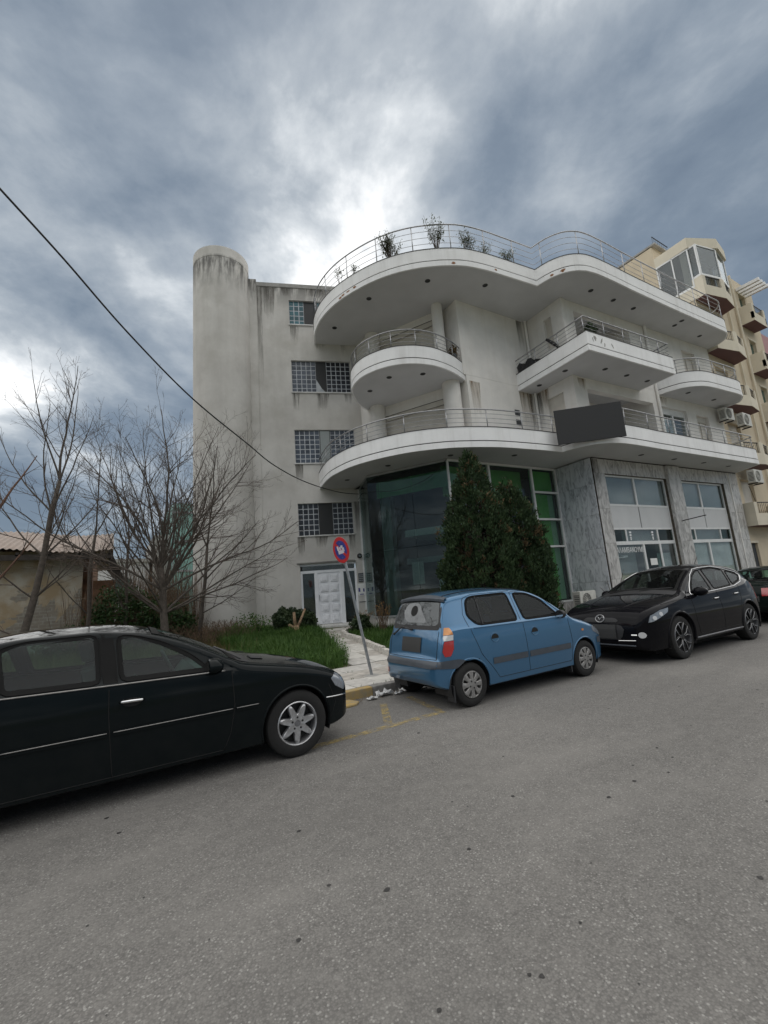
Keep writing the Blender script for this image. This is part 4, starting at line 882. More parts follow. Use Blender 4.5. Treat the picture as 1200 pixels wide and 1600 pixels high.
class Car:
    def __init__(c, name, label, L, top, bot, W, belt, tum, arch, loc, heading, paint, group=None, crown=0.05, rc=0.07, shoulder=0.025, bulge=0.03, hoodrc=0.09):
        c.L = L; c.top, c.bot, c.W, c.belt = Curve1(top), Curve1(bot), Curve1(W), Curve1(belt); c.tum, c.crown, c.rc, c.sh, c.bulge, c.hoodrc = tum, crown, rc, shoulder, bulge, hoodrc
        c.arch = arch; c.paint = paint
        c.t = thing(name, label, 'car', loc, heading, group); c.topx = [p[0] for p in top]; c.holes = []; c.tops = []
    def P(c, s, y, z): return (c.L/2-s, y, z)
    def corner(c, s):
        zt = c.top(s); b = c.belt(s); g = min(1, max(0, (zt-b)/0.25))
        rc = lerp(c.hoodrc, c.rc, g); cr = lerp(c.crown*0.9, c.crown, g); h = zt-c.bot(s)
        k = min(1, h/0.5); return rc*k, cr*k
    def wside(c, s, z):
        W0 = c.W(s); b = c.belt(s); q = lambda z: W0*(1-c.bulge*((z-0.60)/0.35)**2 if z < 0.60 else 1-c.bulge*1.1*((z-0.60)/0.35)**2)
        if z <= b: return q(z)
        return q(b)-c.sh*min(1, (z-b)/0.03)-c.tum*(z-b)-0.10*c.tum*(z-b)**2
    def hw(c, s, z):
        zt = c.top(s); rc, cr = c.corner(s); h = zt-z
        if h <= 0: return 0.0
        if h >= cr+rc: return c.wside(s, z)
        ws = c.wside(s, zt-cr-rc); ry = rc*1.25
        if h >= cr: e = (cr+rc-h)/rc; return ws-ry*(1-sqrt(max(0, 1-e*e)))
        return (ws-ry)*sqrt(h/cr)
    def ztop(c, s, y):
        """roof or bonnet height at lateral offset y (within the crowned part)"""
        zt = c.top(s); rc, cr = c.corner(s); ws = c.wside(s, zt-cr-rc)-rc*1.25; y = min(abs(y), ws)
        return zt-cr*(y/ws)**2
    def stations(c):
        ts = np.linspace(c.topx[0], c.topx[-1], 1500); z = np.array([c.top(t) for t in ts]); w = np.array([c.W(t) for t in ts])
        d = np.sqrt(np.diff(ts)**2+np.diff(z)**2+np.diff(w)**2); L = np.concatenate([[0], np.cumsum(d)]); n = int(L[-1]/0.026)
        return list(np.interp(np.linspace(0, L[-1], n), L, ts))
    def body(c, parts=()):
        """loft the shell, leave holes for windows and wheels; parts = [(name, polygon in s,z)] become door meshes"""
        S = c.stations(); NB, NS, NG, NA, NT = 3, 20, 16, 8, 12; rows = []; meta = []
        for s in S:
            zb, zt = c.bot(s), c.top(s); rc, cr = c.corner(s); zc = zt-cr-rc; zbelt = max(zb+0.01, min(c.belt(s), zc-0.02)); ring = []
            w0 = c.wside(s, zb)-0.03
            for k in range(NB): ring.append((w0*k/(NB), zb, 'b'))
            ring.append((w0, zb, 'b'))
            for k in range(NS): z = lerp(zb+0.02, zbelt, k/(NS-1)); ring.append((c.wside(s, z), z, 's'))
            for k in range(1, NG+1): z = lerp(zbelt, zc, k/NG); ring.append((c.wside(s, z), z, 's'))
            ws = c.wside(s, zc); ry = rc*1.25
            for k in range(1, NA+1): a = pi/2*k/NA; ring.append((ws-ry*(1-cos(a)), zc+rc*sin(a), 'a'))
            for k in range(1, NT+1): f = 1-k/NT; ring.append(((ws-ry)*f, zt-cr*f*f, 't'))
            rows.append(ring)
        n = len(rows[0]); shells = {'body': MB()}
        for nm, _ in parts: shells.setdefault(nm, MB())
        idx = {}
        for sg in (1, -1):
            for i in range(len(S)-1):
                for k in range(n-1):
                    q = (rows[i][k], rows[i+1][k], rows[i+1][k+1], rows[i][k+1])
                    sm = (S[i]+S[i+1])/2; zm = sum(p[1] for p in q)/4; ym = sum(p[0] for p in q)/4; kind = q[2][2]
                    if kind in 'sa' and any(all(in_poly(S[i+(0, 1, 1, 0)[j]], q[j][1], h) for j in range(4)) for h in c.holes): continue
                    if kind == 't' and q[1][2] == 't' and any(a <= S[i] and S[i+1] <= b and ym < yl(sm) for a, b, yl in c.tops): continue
                    if kind in 'sb' and any(hypot(sm-sa, zm-zw) < Ra for sa, zw, Ra in c.arch) and ym > 0.35: continue
                    tgt = 'body'
                    if kind in 'sa':
                        for nm, pl in parts:
                            if in_poly(sm, zm, pl) and (not nm.endswith('@') ): tgt = nm; break
                    key = tgt if tgt == 'body' else (tgt, sg)
                    if key not in shells: shells[key] = MB()
                    vs = [c.P(S[i+(0, 1, 1, 0)[j]], sg*q[j][0], q[j][1]) for j in range(4)]
                    shells[key].add(vs, [(0,1,2,3) if sg < 0 else (3,2,1,0)])
        cap = shells['body']
        for i in (0, len(S)-1):
            r = rows[i]; vs = [c.P(S[i], p[0], p[1]) for p in r]+[c.P(S[i], -p[0], p[1]) for p in r[::-1]]; cap.add(vs, [tuple(range(len(vs)))])
        ub = MB(); ub.add([c.P(s_, sg_*(c.W(s_)-0.16), 0.15) for s_, sg_ in ((0.35,-1),(c.L-0.4,-1),(c.L-0.4,1),(0.35,1))]+[c.P(s_, sg_*(c.W(s_)-0.10), 0.30) for s_, sg_ in ((0.3,-1),(c.L-0.35,-1),(c.L-0.35,1),(0.3,1))], [(0,1,2,3),(0,4,5,1),(1,5,6,2),(2,6,7,3),(3,7,4,0)]); ub.build('underbody', 'rubber', c.t)  # low dark panel added to block light and deepen the shadow under the car
        c.bodyo = None; c.doors = {}
        for key, m in shells.items():
            if not m.v: continue
            nm = key if isinstance(key, str) else key[0].rstrip('0123456789')
            o = m.build(nm, c.paint, c.t, smooth=True, merge=0.0004)
            if key == 'body': c.bodyo = o
            elif not isinstance(key, str): c.doors[key] = o
        return c.bodyo
    # -- things that follow the skin
    def sp(c, s, z, sg, off=0.0): return c.P(s, sg*(c.hw(s, z)+off), z)
    def side_patch(c, poly, sg, off, cols=26, rows=8):
        P = poly; s0, s1 = min(p[0] for p in P), max(p[0] for p in P); m = MB(); R = []
        for i in range(cols+1):
            s = lerp(s0+1e-4, s1-1e-4, i/cols); zs = []
            for a, b in zip(P, P[1:]+P[:1]):
                if (a[0]-s)*(b[0]-s) <= 0 and a[0] != b[0]: zs.append(a[1]+(b[1]-a[1])*(s-a[0])/(b[0]-a[0]))
            if len(zs) < 2: continue
            R.append([c.sp(s, lerp(min(zs), max(zs), j/rows), sg, off) for j in range(rows+1)])
        m.grid(R if sg > 0 else R[::-1]); return m
    def side_ring(c, outer, inner, sg, off):
        m = MB(); A = [c.sp(s, z, sg, off) for s, z in outer]; B = [c.sp(s, z, sg, off) for s, z in inner]
        return m.strip(A, B, closed=True)
    def side_line(c, pts, sg, r, off=0.0, n=5, closed=False):
        P = resample(pts, 0.05) if len(pts) > 1 else pts
        return MB().tube([c.sp(s, z, sg, off) for s, z in P], r, n, closed=closed)
    def end_s(c, y, z, rear):
        y = max(abs(y), 0.012); lo, hi = (c.L*0.5, c.L) if rear else (c.L*0.5, 0.0)
        for _ in range(16):
            m = (lo+hi)/2
            if c.hw(m, z) >= abs(y) and z >= c.bot(m): lo = m
            else: hi = m
        return lo
    def end_patch(c, poly, rear, off, cols=14, rows=6):
        """poly in (y, z), projected on the front or rear"""
        P = poly; y0, y1 = min(p[0] for p in P), max(p[0] for p in P); R = []; m = MB(); o = off if rear else -off
        lim = lambda y, z: max(-1, min(1, y/max(1e-3, c.hw(c.L-0.36 if rear else 0.45, z)-0.02)))*max(1e-3, c.hw(c.L-0.36 if rear else 0.45, z)-0.02)
        for i in range(cols+1):
            y = lerp(y0+1e-4, y1-1e-4, i/cols); zs = []
            for a, b in zip(P, P[1:]+P[:1]):
                if (a[0]-y)*(b[0]-y) <= 0 and a[0] != b[0]: zs.append(a[1]+(b[1]-a[1])*(y-a[0])/(b[0]-a[0]))
            if len(zs) < 2: continue
            R.append([c.P(c.end_s(lim(y, z), z, rear)+o, lim(y, z), z) for z in [lerp(min(zs), max(zs), j/rows) for j in range(rows+1)]])
        return m.grid(R if not rear else R[::-1])
    def end_line(c, pts, rear, r, off=0.0, n=5):
        return MB().tube([c.P(c.end_s(y, z, rear)+(off if rear else -off), y, z) for y, z in resample(pts, 0.05)], r, n)
    def top_patch(c, s0, s1, f0, f1, off, n=10, m_=16, taper=0.0):
        """sheet on the crowned part: f = fraction of the half width"""
        R = []
        for i in range(n+1):
            s = lerp(s0, s1, i/n); zt = c.top(s); rc, cr = c.corner(s); ws = c.wside(s, zt-cr-rc)-rc*1.25
            R.append([c.P(s, ws*f, zt-cr*f*f+off) for f in [lerp(f0, f1, j/m_) for j in range(m_+1)]])
        return MB().grid(R[::-1])
    # -- assembly helpers
    def side_window(c, poly, frame='rubber', glass='car_glass', name='window', border=0.035, prnt=None, sides=(1, -1)):
        poly = round_poly(poly, 0.5, 3)
        for sg in sides:
            par = (prnt(sg) if callable(prnt) else prnt) or c.t
            w = c.side_patch(inset_poly(poly, border*0.6), sg, 0.001, 24, 6).build(name, glass, par, smooth='all')
            if par is c.t: pr = w
            else: pr = par
            c.side_ring(poly, inset_poly(poly, border), sg, 0.004).build('window_seal', frame, pr, smooth=True)
            c.side_line(poly, sg, 0.006, 0.003, closed=True).build('window_seal', frame, pr, smooth='all')
    def screen(c, s0, s1, f, name, glass='car_glass'):
        w = c.top_patch(s0, s1, -f, f, 0.002, 14, 18).build(name, glass, c.t, smooth='all')
        m = MB(); e = 0.045
        for a, b, f0, f1 in ((s0-0.02, s0+e, -f-.02, f+.02), (s1-e, s1+0.02, -f-.02, f+.02)): 
            q = c.top_patch(a, b, f0, f1, 0.006, 3, 18); m.add(q.v, q.f)
        for f0, f1 in ((-f-.02, -f+.06), (f-.06, f+.02)):
            q = c.top_patch(s0+e, s1-e, f0, f1, 0.006, 12, 2); m.add(q.v, q.f)
        m.build('screen_border', 'rubber', w, smooth=True)
        return w
    def arches(c, lip='same', lr=0.016):
        for sa, zw, Ra in c.arch:
            for sg in (1, -1):
                pts = []
                for k in range(41):
                    a = pi*(-0.12+1.24*k/40); s, z = sa+Ra*cos(a), zw+Ra*sin(a)
                    if z < c.bot(s)+0.012: continue
                    pts.append(c.sp(s, z, sg, -0.006))
                MB().tube(pts, lr, 6).build('wheel_arch', c.paint if lip == 'same' else lip, c.t, smooth='all')
                yo = c.W(sa)-0.035; m = MB(); Mx = Matrix(((1,0,0,c.L/2-sa),(0,0,1,0),(0,1,0,zw),(0,0,0,1)))
                m.lathe([(Ra+0.004, sg*yo), (Ra+0.004, sg*(yo-0.36)), (0.0, sg*(yo-0.36))], 30, Mx, -0.35, pi+0.35); m.build('wheel_well', 'black_plastic', c.t, smooth=True)
    def wheels(c, r, width, rim, ry, style):
        for sa, zw, Ra in c.arch:
            for sg in (1, -1):
                make_wheel(c, sa, r, width, rim, sg, ry, style)
    def interior(c, s_dash, s_front, s_rear, zseat=0.55, rhd=False):
        m = MB(); W = c.W(s_front)-0.12
        fl = m.box(c.L/2-s_rear-0.35, -W, 0.30, c.L/2-s_dash+0.05, W, 0.33); it = m.build('interior', 'seat_dark', c.t)
        d = MB(); pts = [(s_dash-0.28, 0.72), (s_dash-0.30, 0.90), (s_dash-0.12, 0.97), (s_dash+0.12, 0.93), (s_dash+0.22, 0.80), (s_dash+0.20, 0.62)]
        d.strip([c.P(s, -W, z) for s, z in pts], [c.P(s, W, z) for s, z in pts]); d.build('dashboard', 'black_plastic', it, smooth=True)
        for sg in (-1, 1):
            for s, hb in ((s_front, 0.60), (s_rear, 0.52)):
                q = MB(); cy_ = sg*0.36; x = c.L/2-s
                q.cbox((x+0.02, cy_, 0.46), (0.26, 0.24, 0.09)); q.cbox((0,0,0), (0.07, 0.23, hb/2), Matrix.Translation((x-0.27, cy_, 0.50+hb/2)) @ Matrix.Rotation(radians(-14), 4, 'Y'))
                q.cbox((0,0,0), (0.05, 0.13, 0.09), Matrix.Translation((x-0.37, cy_, 0.62+hb)) @ Matrix.Rotation(radians(-12), 4, 'Y'))
                q.build('seat', 'seat_dark', it, bevel=0.03)
        w = MB(); M = Matrix.Translation((c.L/2-s_dash-0.30, 0.36, 0.92)) @ Matrix.Rotation(radians(65), 4, 'Y')
        w.tube([M @ Vector((0.18*cos(2*pi*k/24), 0.18*sin(2*pi*k/24), 0)) for k in range(24)], 0.014, 6, closed=True); w.tube([M @ Vector((-0.17,0,0)), M @ Vector((0.17,0,0))], 0.02, 5); w.build('steering_wheel', 'black_plastic', it, smooth='all')
def make_wheel(c, sa, r, width, rim, sg, yo, style):
    x = c.L/2-sa; M = Matrix.Translation((x, sg*yo, r)) @ Matrix(((1,0,0,0),(0,0,sg,0),(0,1,0,0),(0,0,0,1)))   # local z points outwards
    t = MB(); w = width
    t.lathe([(rim-0.005, -w), (r-0.03, -w), (r-0.004, -w+0.03), (r, -w*0.5), (r-0.002, -0.035), (r-0.012, -0.014), (r-0.035, -0.003), (rim+0.03, 0.0), (rim+0.008, -0.006), (rim-0.004, -0.012)], 44, M)
    wh = t.build('wheel', 'tyre', c.t, smooth=True)
    def lathe(name, prof, m, n=40): q = MB(); q.lathe(prof, n, M); q.build(name, m, wh, smooth=True)
    if style == 'star':
        lathe('rim', [(rim+0.004, -0.008), (rim-0.004, -0.002), (rim-0.012, -0.010), (rim-0.018, -0.05), (rim-0.02, -0.13)], 'alloy')
        lathe('brake_disc', [(rim-0.02, -0.10), (0.0, -0.10)], 'wheel_dark')
        n = 126; A, B = [], []
        for k in range(n):
            a = 2*pi*k/n; lob = 0.5+0.5*cos(7*a); R = lerp(rim*0.44, rim*0.965, lob**1.25); A.append((a, R))
        q = MB(); layers = [(1.0, -0.055), (1.0, -0.030), (0.96, -0.018), (0.86, -0.010), (0.45, -0.012), (0.0, -0.014)]
        q.grid([[M @ Vector((R*f*cos(a+0.2), R*f*sin(a+0.2), z)) for a, R in A] for f, z in layers], closed=True); q.build('rim_star', 'alloy', wh, smooth='all')
        for k in range(5):
            a = 2*pi*k/5+0.3; q = MB(); q.lathe([(0.0, -0.0105), (0.011, -0.0105), (0.012, -0.02)], 8, M @ Matrix.Translation((0.055*cos(a), 0.055*sin(a), 0))); q.build('wheel_bolt', 'wheel_dark', wh)
        lathe('hub_cap', [(0.0, -0.008), (0.03, -0.008), (0.033, -0.016)], 'alloy_grey')
    elif style == 'cover':
        lathe('rim', [(rim+0.004, -0.010), (rim-0.004, -0.004), (rim-0.014, -0.012)], 'wheel_dark')
        q = MB(); n = 8; lathe('rim_back', [(rim-0.004, -0.035), (0, -0.035)], 'wheel_dark')
        lathe('cover_ring', [(rim-0.002, -0.012), (rim-0.006, -0.003), (rim-0.014, 0.0), (rim-0.020, -0.006), (rim-0.021, -0.035)], 'hubcap')
        lathe('cover_hub', [(0.0, 0.008), (rim*0.20, 0.008), (rim*0.42, 0.004), (rim*0.46, -0.004), (rim*0.46, -0.035)], 'hubcap')
        for k in range(n):
            a0 = 2*pi*k/n; q = MB(); R1, R2 = rim*0.42, rim*0.92
            def row(rr, hw_, zf): return [M @ Vector((rr*cos(a0+t*hw_), rr*sin(a0+t*hw_), z)) for t, z in ((-1, -0.03), (-1, zf-0.006), (-0.75, zf), (0.75, zf), (1, zf-0.006), (1, -0.03))]
            q.grid([row(R1, 0.34, 0.005), row(lerp(R1, R2, .5), 0.25, 0.004), row(R2, 0.27, 0.0)]); q.build('cover_spoke', 'hubcap', wh, smooth=True)
        for k in range(4):
            a = 2*pi*k/4+0.4; q = MB(); q.lathe([(0.0, 0.0085), (0.012, 0.0085), (0.013, 0.006)], 8, M @ Matrix.Translation((0.045*cos(a), 0.045*sin(a), 0))); q.build('wheel_bolt', 'wheel_dark', wh)
    else:
        lathe('rim', [(rim+0.004, -0.008), (rim-0.003, -0.001), (rim-0.009, -0.004), (rim-0.012, -0.05), (rim-0.02, -0.16)], 'alloy_grey')
        lathe('brake_disc', [(rim-0.03, -0.12), (0.0, -0.12)], 'wheel_dark')
        lathe('hub_cap', [(0.0, -0.006), (0.035, -0.006), (0.06, -0.014), (0.062, -0.05)], 'wheel_dark')
        for k in range(5):
            a0 = 2*pi*k/5+0.25
            for da in (-1, 1):
                q = MB(); p0 = Vector((0.05*cos(a0), 0.05*sin(a0), -0.02)); am = a0+da*0.10; p1 = Vector((rim*0.55*cos(am), rim*0.55*sin(am), -0.012)); a2 = a0+da*0.33; p2 = Vector((rim*0.98*cos(a2), rim*0.98*sin(a2), -0.008))
                for off, m_, rr in ((0, 'wheel_dark', 0.017),): q.tube([M @ p0, M @ p1, M @ p2], [0.022, 0.017, 0.015], 6)
                q.build('spoke', 'wheel_dark', wh, smooth='all')
                q = MB(); up = Vector((0, 0, 0.014)); sd = Vector((-sin(a0), cos(a0), 0))*da*0.009; q.tube([M @ (p0+up+sd), M @ (p1+up+sd), M @ (p2+up+sd)], 0.0045, 4); q.build('spoke_edge', 'alloy', wh, smooth='all')
    return wh

paint_mat('paint_black', (0.004, 0.0065, 0.0075), 0.0, 0.006)
paint_mat('paint_blue', (0.052, 0.155, 0.285), 0.45, 0.008)
paint_mat('paint_black_suv', (0.004, 0.004, 0.006), 0.0, 0.006)
paint_mat('paint_green_black', (0.005, 0.010, 0.009), 0.0, 0.006)
mat('trim_dull', (0.30, 0.29, 0.28), 0.35, metal=0.7, var=0.12, scale=20)
mat('tyre', (0.013, 0.0125, 0.012), 0.85, var=0.25, scale=25, bump=0.2, bscale=60)
mat('alloy', (0.50, 0.50, 0.51), 0.35, metal=0.75, var=0.12, scale=25)
mat('alloy_grey', (0.22, 0.22, 0.23), 0.4, metal=0.7, var=0.12, scale=25)
mat('hubcap', (0.30, 0.29, 0.28), 0.45, metal=0.45, var=0.18, scale=30)
mat('wheel_dark', (0.012, 0.012, 0.012), 0.5, var=0.2, scale=20)
mat('chrome', (0.72, 0.72, 0.72), 0.12, metal=1.0, var=0.03)
mat('seat_dark', (0.022, 0.022, 0.023), 0.9, var=0.15, scale=8)
mat('shut_line', (0.004, 0.004, 0.004), 0.8)
mat('lamp_red', (0.40, 0.012, 0.015), 0.15, var=0.05, coat=1.0, spec=0.7)
mat('lamp_amber', (0.62, 0.22, 0.02), 0.15, var=0.05, coat=1.0, spec=0.7)
mat('lamp_clear', (0.60, 0.60, 0.60), 0.12, var=0.05, coat=1.0, spec=0.7)
mat('lamp_glass', (0.22, 0.24, 0.27), 0.10, var=0.15, scale=30, coat=1.0, spec=0.8)
mat('grey_bumper', (0.06, 0.07, 0.085), 0.5, var=0.1, scale=10)
mat('plate_dark', (0.035, 0.035, 0.035), 0.55, var=0.05)
glass_mat('car_glass', (0.46, 0.66, 0.60), -0.022, 0.01, dirt=0.006, graze=0.6)
glass_mat('car_glass_dark', (0.34, 0.37, 0.37), -0.022, 0.01, dirt=0.006, graze=0.45)
glass_mat('car_glass_rear', (0.32, 0.36, 0.38), 0.05, 0.03, dirt=0.20, dirtcol=(0.45, 0.45, 0.44))

def mirror(c, s, z, col, size=(0.085, 0.12, 0.075), sides=(1, -1), glassy=True, dy=0.10):
    for sg in sides:
        y = c.hw(s, z); x = c.L/2-s; m = MB()
        m.lathe([(0.0, -1.0), (0.45, -0.93), (0.8, -0.65), (0.97, -0.2), (1.0, 0.2), (0.93, 0.75), (0.86, 0.8), (0.0, 0.8)], 20)
        m.v = [(x+0.02-v[2]*size[0]*-1*0.9*1, sg*(y+dy+v[0]*size[1]), z+v[1]*size[2]) for v in m.v]
        m.v = [(2*(x+0.02)-v[0], v[1], v[2]) for v in m.v]
        # rounded shell facing forwards, flat back
        o = m.build('mirror', col, c.t, smooth=True, auto=True)
        a = MB(); a.tube([(x+0.01, sg*(y-0.02), z-0.04), (x+0.01, sg*(y+dy*0.7), z-0.03)], 0.025, 6); a.build('mirror_arm', 'black_plastic', o, smooth='all')
        if glassy: g = MB(); g.lathe([(0.0, 0), (0.84, 0)], 16); g.v = [(x+0.02-0.8*size[0]*0.9-0.003, sg*(y+dy+v[0]*size[1]), z+v[1]*size[2]) for v in g.v]; g.build('mirror_glass', 'chrome', o)
def handle(c, s0, s1, z, sg, par, m='chrome', r=0.013):
    pts = [c.sp(s0, z, sg, 0.0), c.sp(s0+0.02, z+0.002, sg, 0.028), c.sp((s0+s1)/2, z+0.006, sg, 0.034), c.sp(s1-0.02, z+0.006, sg, 0.028), c.sp(s1, z+0.005, sg, 0.0)]
    MB().tube(pts, [r*0.8, r, r, r, r*0.8], 8).build('handle', m, par, smooth='all')
    sc = []
    ctr = ((s0+s1)/2, z-0.008); poly = [(ctr[0]+0.075*cos(2*pi*k/16), ctr[1]+0.034*sin(2*pi*k/16)) for k in range(16)]
    c.side_patch(poly, sg, 0.0015, 14, 4).build('handle_recess', 'shut_line', par, smooth='all')
def shut(c, pts, sg, par=None): c.side_line(pts, sg, 0.0035, 0.0005, 4).build('shut_line', 'shut_line', par or c.t, smooth='all')
def wiper(c, pts_sf, off=0.012):
    P = []
    for s, f in pts_sf:
        zt = c.top(s); rc, cr = c.corner(s); ws = c.wside(s, zt-cr-rc)-rc*1.25; P.append(c.P(s, ws*f, zt-cr*f*f+off))
    MB().tube(P, 0.008, 5).build('wiper', 'black_plastic', c.t, smooth='all')

# ---- black saloon on the left, nose to the right
def sedan(name, label, loc, heading, paint, kind):
    c = Car(name, label, 4.526,
        [(0,.48),(.015,.57),(.05,.66),(.11,.735),(.22,.795),(.5,.88),(.85,.95),(1.08,.992),(1.20,1.025),(1.45,1.155),(1.72,1.282),(1.93,1.358),(2.15,1.408),(2.5,1.44),(2.85,1.438),(3.2,1.40),(3.45,1.322),(3.75,1.19),(4.0,1.078),(4.1,1.045),(4.35,1.005),(4.44,.95),(4.49,.82),(4.526,.62)],
        [(0,.34),(.06,.25),(.25,.205),(.8,.19),(3.6,.19),(4.2,.24),(4.45,.32),(4.526,.42)],
        [(0,.50),(.015,.60),(.05,.68),(.12,.745),(.3,.805),(.6,.845),(1.2,.862),(2.3,.866),(3.4,.86),(4.0,.83),(4.3,.785),(4.44,.72),(4.5,.64),(4.526,.54)],
        [(0,.62),(.3,.79),(1.2,.915),(1.5,.93),(2.3,.945),(3.3,.968),(4.0,.985),(4.526,.95)], 0.60,
        [(0.665, .315, .362), (3.38, .315, .362)], loc, heading, paint)
    fw = [(1.46,.942),(2.21,.958),(2.25,1.345),(2.10,1.325),(1.88,1.25),(1.64,1.11)]; rw = [(2.345,.961),(3.00,.977),(3.08,1.32),(2.90,1.36),(2.385,1.362)]; qw = [(3.07,.981),(3.60,.998),(3.50,1.13),(3.16,1.29)]
    c.holes = [inset_poly(p, 0.012) for p in (fw, rw, qw)]
    c.tops = [(1.26, 1.92, lambda s: 0.60), (3.42, 3.98, lambda s: 0.56)]
    d1 = [(1.30,.91),(1.28,.60),(1.33,.36),(1.38,.235),(2.25,.235),(2.285,.94),(2.29,1.40),(2.05,1.37),(1.75,1.25),(1.38,.98)]
    d2 = [(2.285,.94),(2.25,.235),(2.98,.235),(3.04,.45),(3.21,.66),(3.45,.80),(3.66,.96),(3.52,1.2),(3.2,1.35),(2.4,1.385)]
    c.body([('door1', d1), ('door2', d2)])
    for sg in (1, -1):
        D1, D2 = c.doors[('door1', sg)], c.doors[('door2', sg)]
        c.side_window(fw, prnt=D1, sides=(sg,)); c.side_window(rw, prnt=D2, sides=(sg,)); c.side_window(qw, prnt=D2, sides=(sg,))
        # black window frame around both door windows, chrome strip along the belt
        ring = [(1.50,.935),(2.3,.950),(3.3,.974),(3.78,.988),(3.62,1.16),(3.42,1.29),(3.12,1.372),(2.6,1.384),(2.28,1.345),(2.02,1.262),(1.78,1.130)]
        c.side_line([(1.36,.926),(2.3,.946),(3.3,.971),(3.80,.985)], sg, 0.007, 0.004).build('belt_trim', 'trim_dull', c.bodyo, smooth='all')
        c.side_patch([(2.225,.96),(2.34,.962),(2.38,1.365),(2.265,1.348)], sg, 0.0025, 6, 10).build('pillar_trim', 'rubber', c.bodyo, smooth='all')
        shut(c, [(1.30,.91),(1.28,.60),(1.32,.36),(1.38,.235)], sg); shut(c, [(2.29,.955),(2.285,.7),(2.25,.235)], sg); shut(c, [(1.38,.235),(2.25,.235),(2.98,.235)], sg); shut(c, [(2.98,.235),(3.04,.45),(3.21,.66),(3.46,.82),(3.64,.97)], sg); shut(c, [(1.30,.91),(1.36,.945)], sg)
        # side moulding with its bright strip
        for a, b in ((1.06,1.265),(1.30,2.25),(2.295,2.96)):
            c.side_patch([(a,.555),(b,.555),(b,.60),(a,.60)], sg, 0.009, 14, 2).build('side_moulding', paint, c.bodyo, smooth='all')
            c.side_line([(a,.583),(b,.583)], sg, 0.0045, 0.012).build('moulding_strip', 'trim_dull', c.bodyo, smooth='all')
        c.side_line([(.34,.50),(.16,.488),(.07,.482)], sg, 0.008, 0.006).build('bumper_strip', 'chrome', c.bodyo, smooth='all')
        c.side_line([(.30,.63),(.22,.44),(.30,.25)], sg, 0.003, 0.0).build('shut_line', 'shut_line', c.bodyo, smooth='all')
        handle(c, 2.03, 2.21, .80, sg, D1); handle(c, 2.99, 3.17, .815, sg, D2)
        if kind == 'merc':
            c.side_patch([(.06,.56),(.10,.53),(.22,.60),(.27,.68),(.20,.725),(.10,.68)], sg, 0.004, 12, 5).build('headlight', 'lamp_glass', c.t, smooth='all')
        c.side_patch([(4.22,.72),(4.40,.70),(4.48,.78),(4.44,.90),(4.24,.90)], sg, 0.004, 10, 5).build('tail_light', 'lamp_red', c.t, smooth='all')
    y0 = .40
    for sg in (1, -1): c.end_patch([(sg*.36,.70),(sg*.66,.70),(sg*.70,.90),(sg*.36,.90)] , True, 0.005, 8, 5).build('tail_light', 'lamp_red', c.t, smooth='all')
    c.end_patch([(-.30,.56),(.30,.56),(.30,.70),(-.30,.70)], True, 0.008, 6, 3).build('number_plate', 'plate_dark', c.t)
    c.end_patch([(-.28,.48),(.28,.48),(.33,.60),(-.33,.60)], False, 0.006, 10, 4).build('grille', 'black_plastic', c.t, smooth='all')
    c.screen(1.24, 1.94, 0.95, 'windscreen'); c.screen(3.40, 4.0, 0.93, 'rear_window')
    # bonnet edge, cowl and vents
    m = c.top_patch(1.09, 1.24, -0.96, 0.96, 0.004, 3, 16); m.build('cowl', 'black_plastic', c.t, smooth=True)
    for f in (-1, 1):
        q = c.top_patch(0.90, 1.03, f*0.42, f*0.66, 0.004, 3, 4) if f > 0 else c.top_patch(0.90, 1.03, -0.66, -0.42, 0.004, 3, 4)
        v = q.build('bonnet_vent', 'rubber', c.t, smooth=True)
        for k in range(6):
            ff = f*(0.44+0.04*k); P = []
            for s in (0.905, 1.025):
                zt = c.top(s); rc, cr = c.corner(s); ws = c.wside(s, zt-cr-rc)-rc*1.25; P.append(c.P(s, ws*ff, zt-cr*ff*ff+0.007))
            MB().tube(P, 0.004, 4).build('vent_slat', 'black_plastic', v)
    for f in (-0.97, 0.97):
        P = []
        for k in range(22):
            s = lerp(0.16, 1.12, k/21); zt = c.top(s); rc, cr = c.corner(s); ws = c.wside(s, zt-cr-rc)-rc*1.25; P.append(c.P(s, ws*f, zt-cr*f*f+0.0005))
        MB().tube(P, 0.0035, 4).build('shut_line', 'shut_line', c.t)
    wiper(c, [(1.17, -0.85), (1.24, -0.35), (1.30, 0.05)]); wiper(c, [(1.17, 0.05), (1.24, 0.45), (1.31, 0.80)])
    mirror(c, 1.48, .985, paint)
    c.arches(lr=0.012); c.wheels(.315, .19, .203, .835, 'star'); c.interior(1.42, 2.10, 2.98)
    return c
merc = sedan('parked_car', 'black saloon car with silver star wheels parked at the left edge', (0.03, 5.38, 0), 0.0, 'paint_black', 'merc')

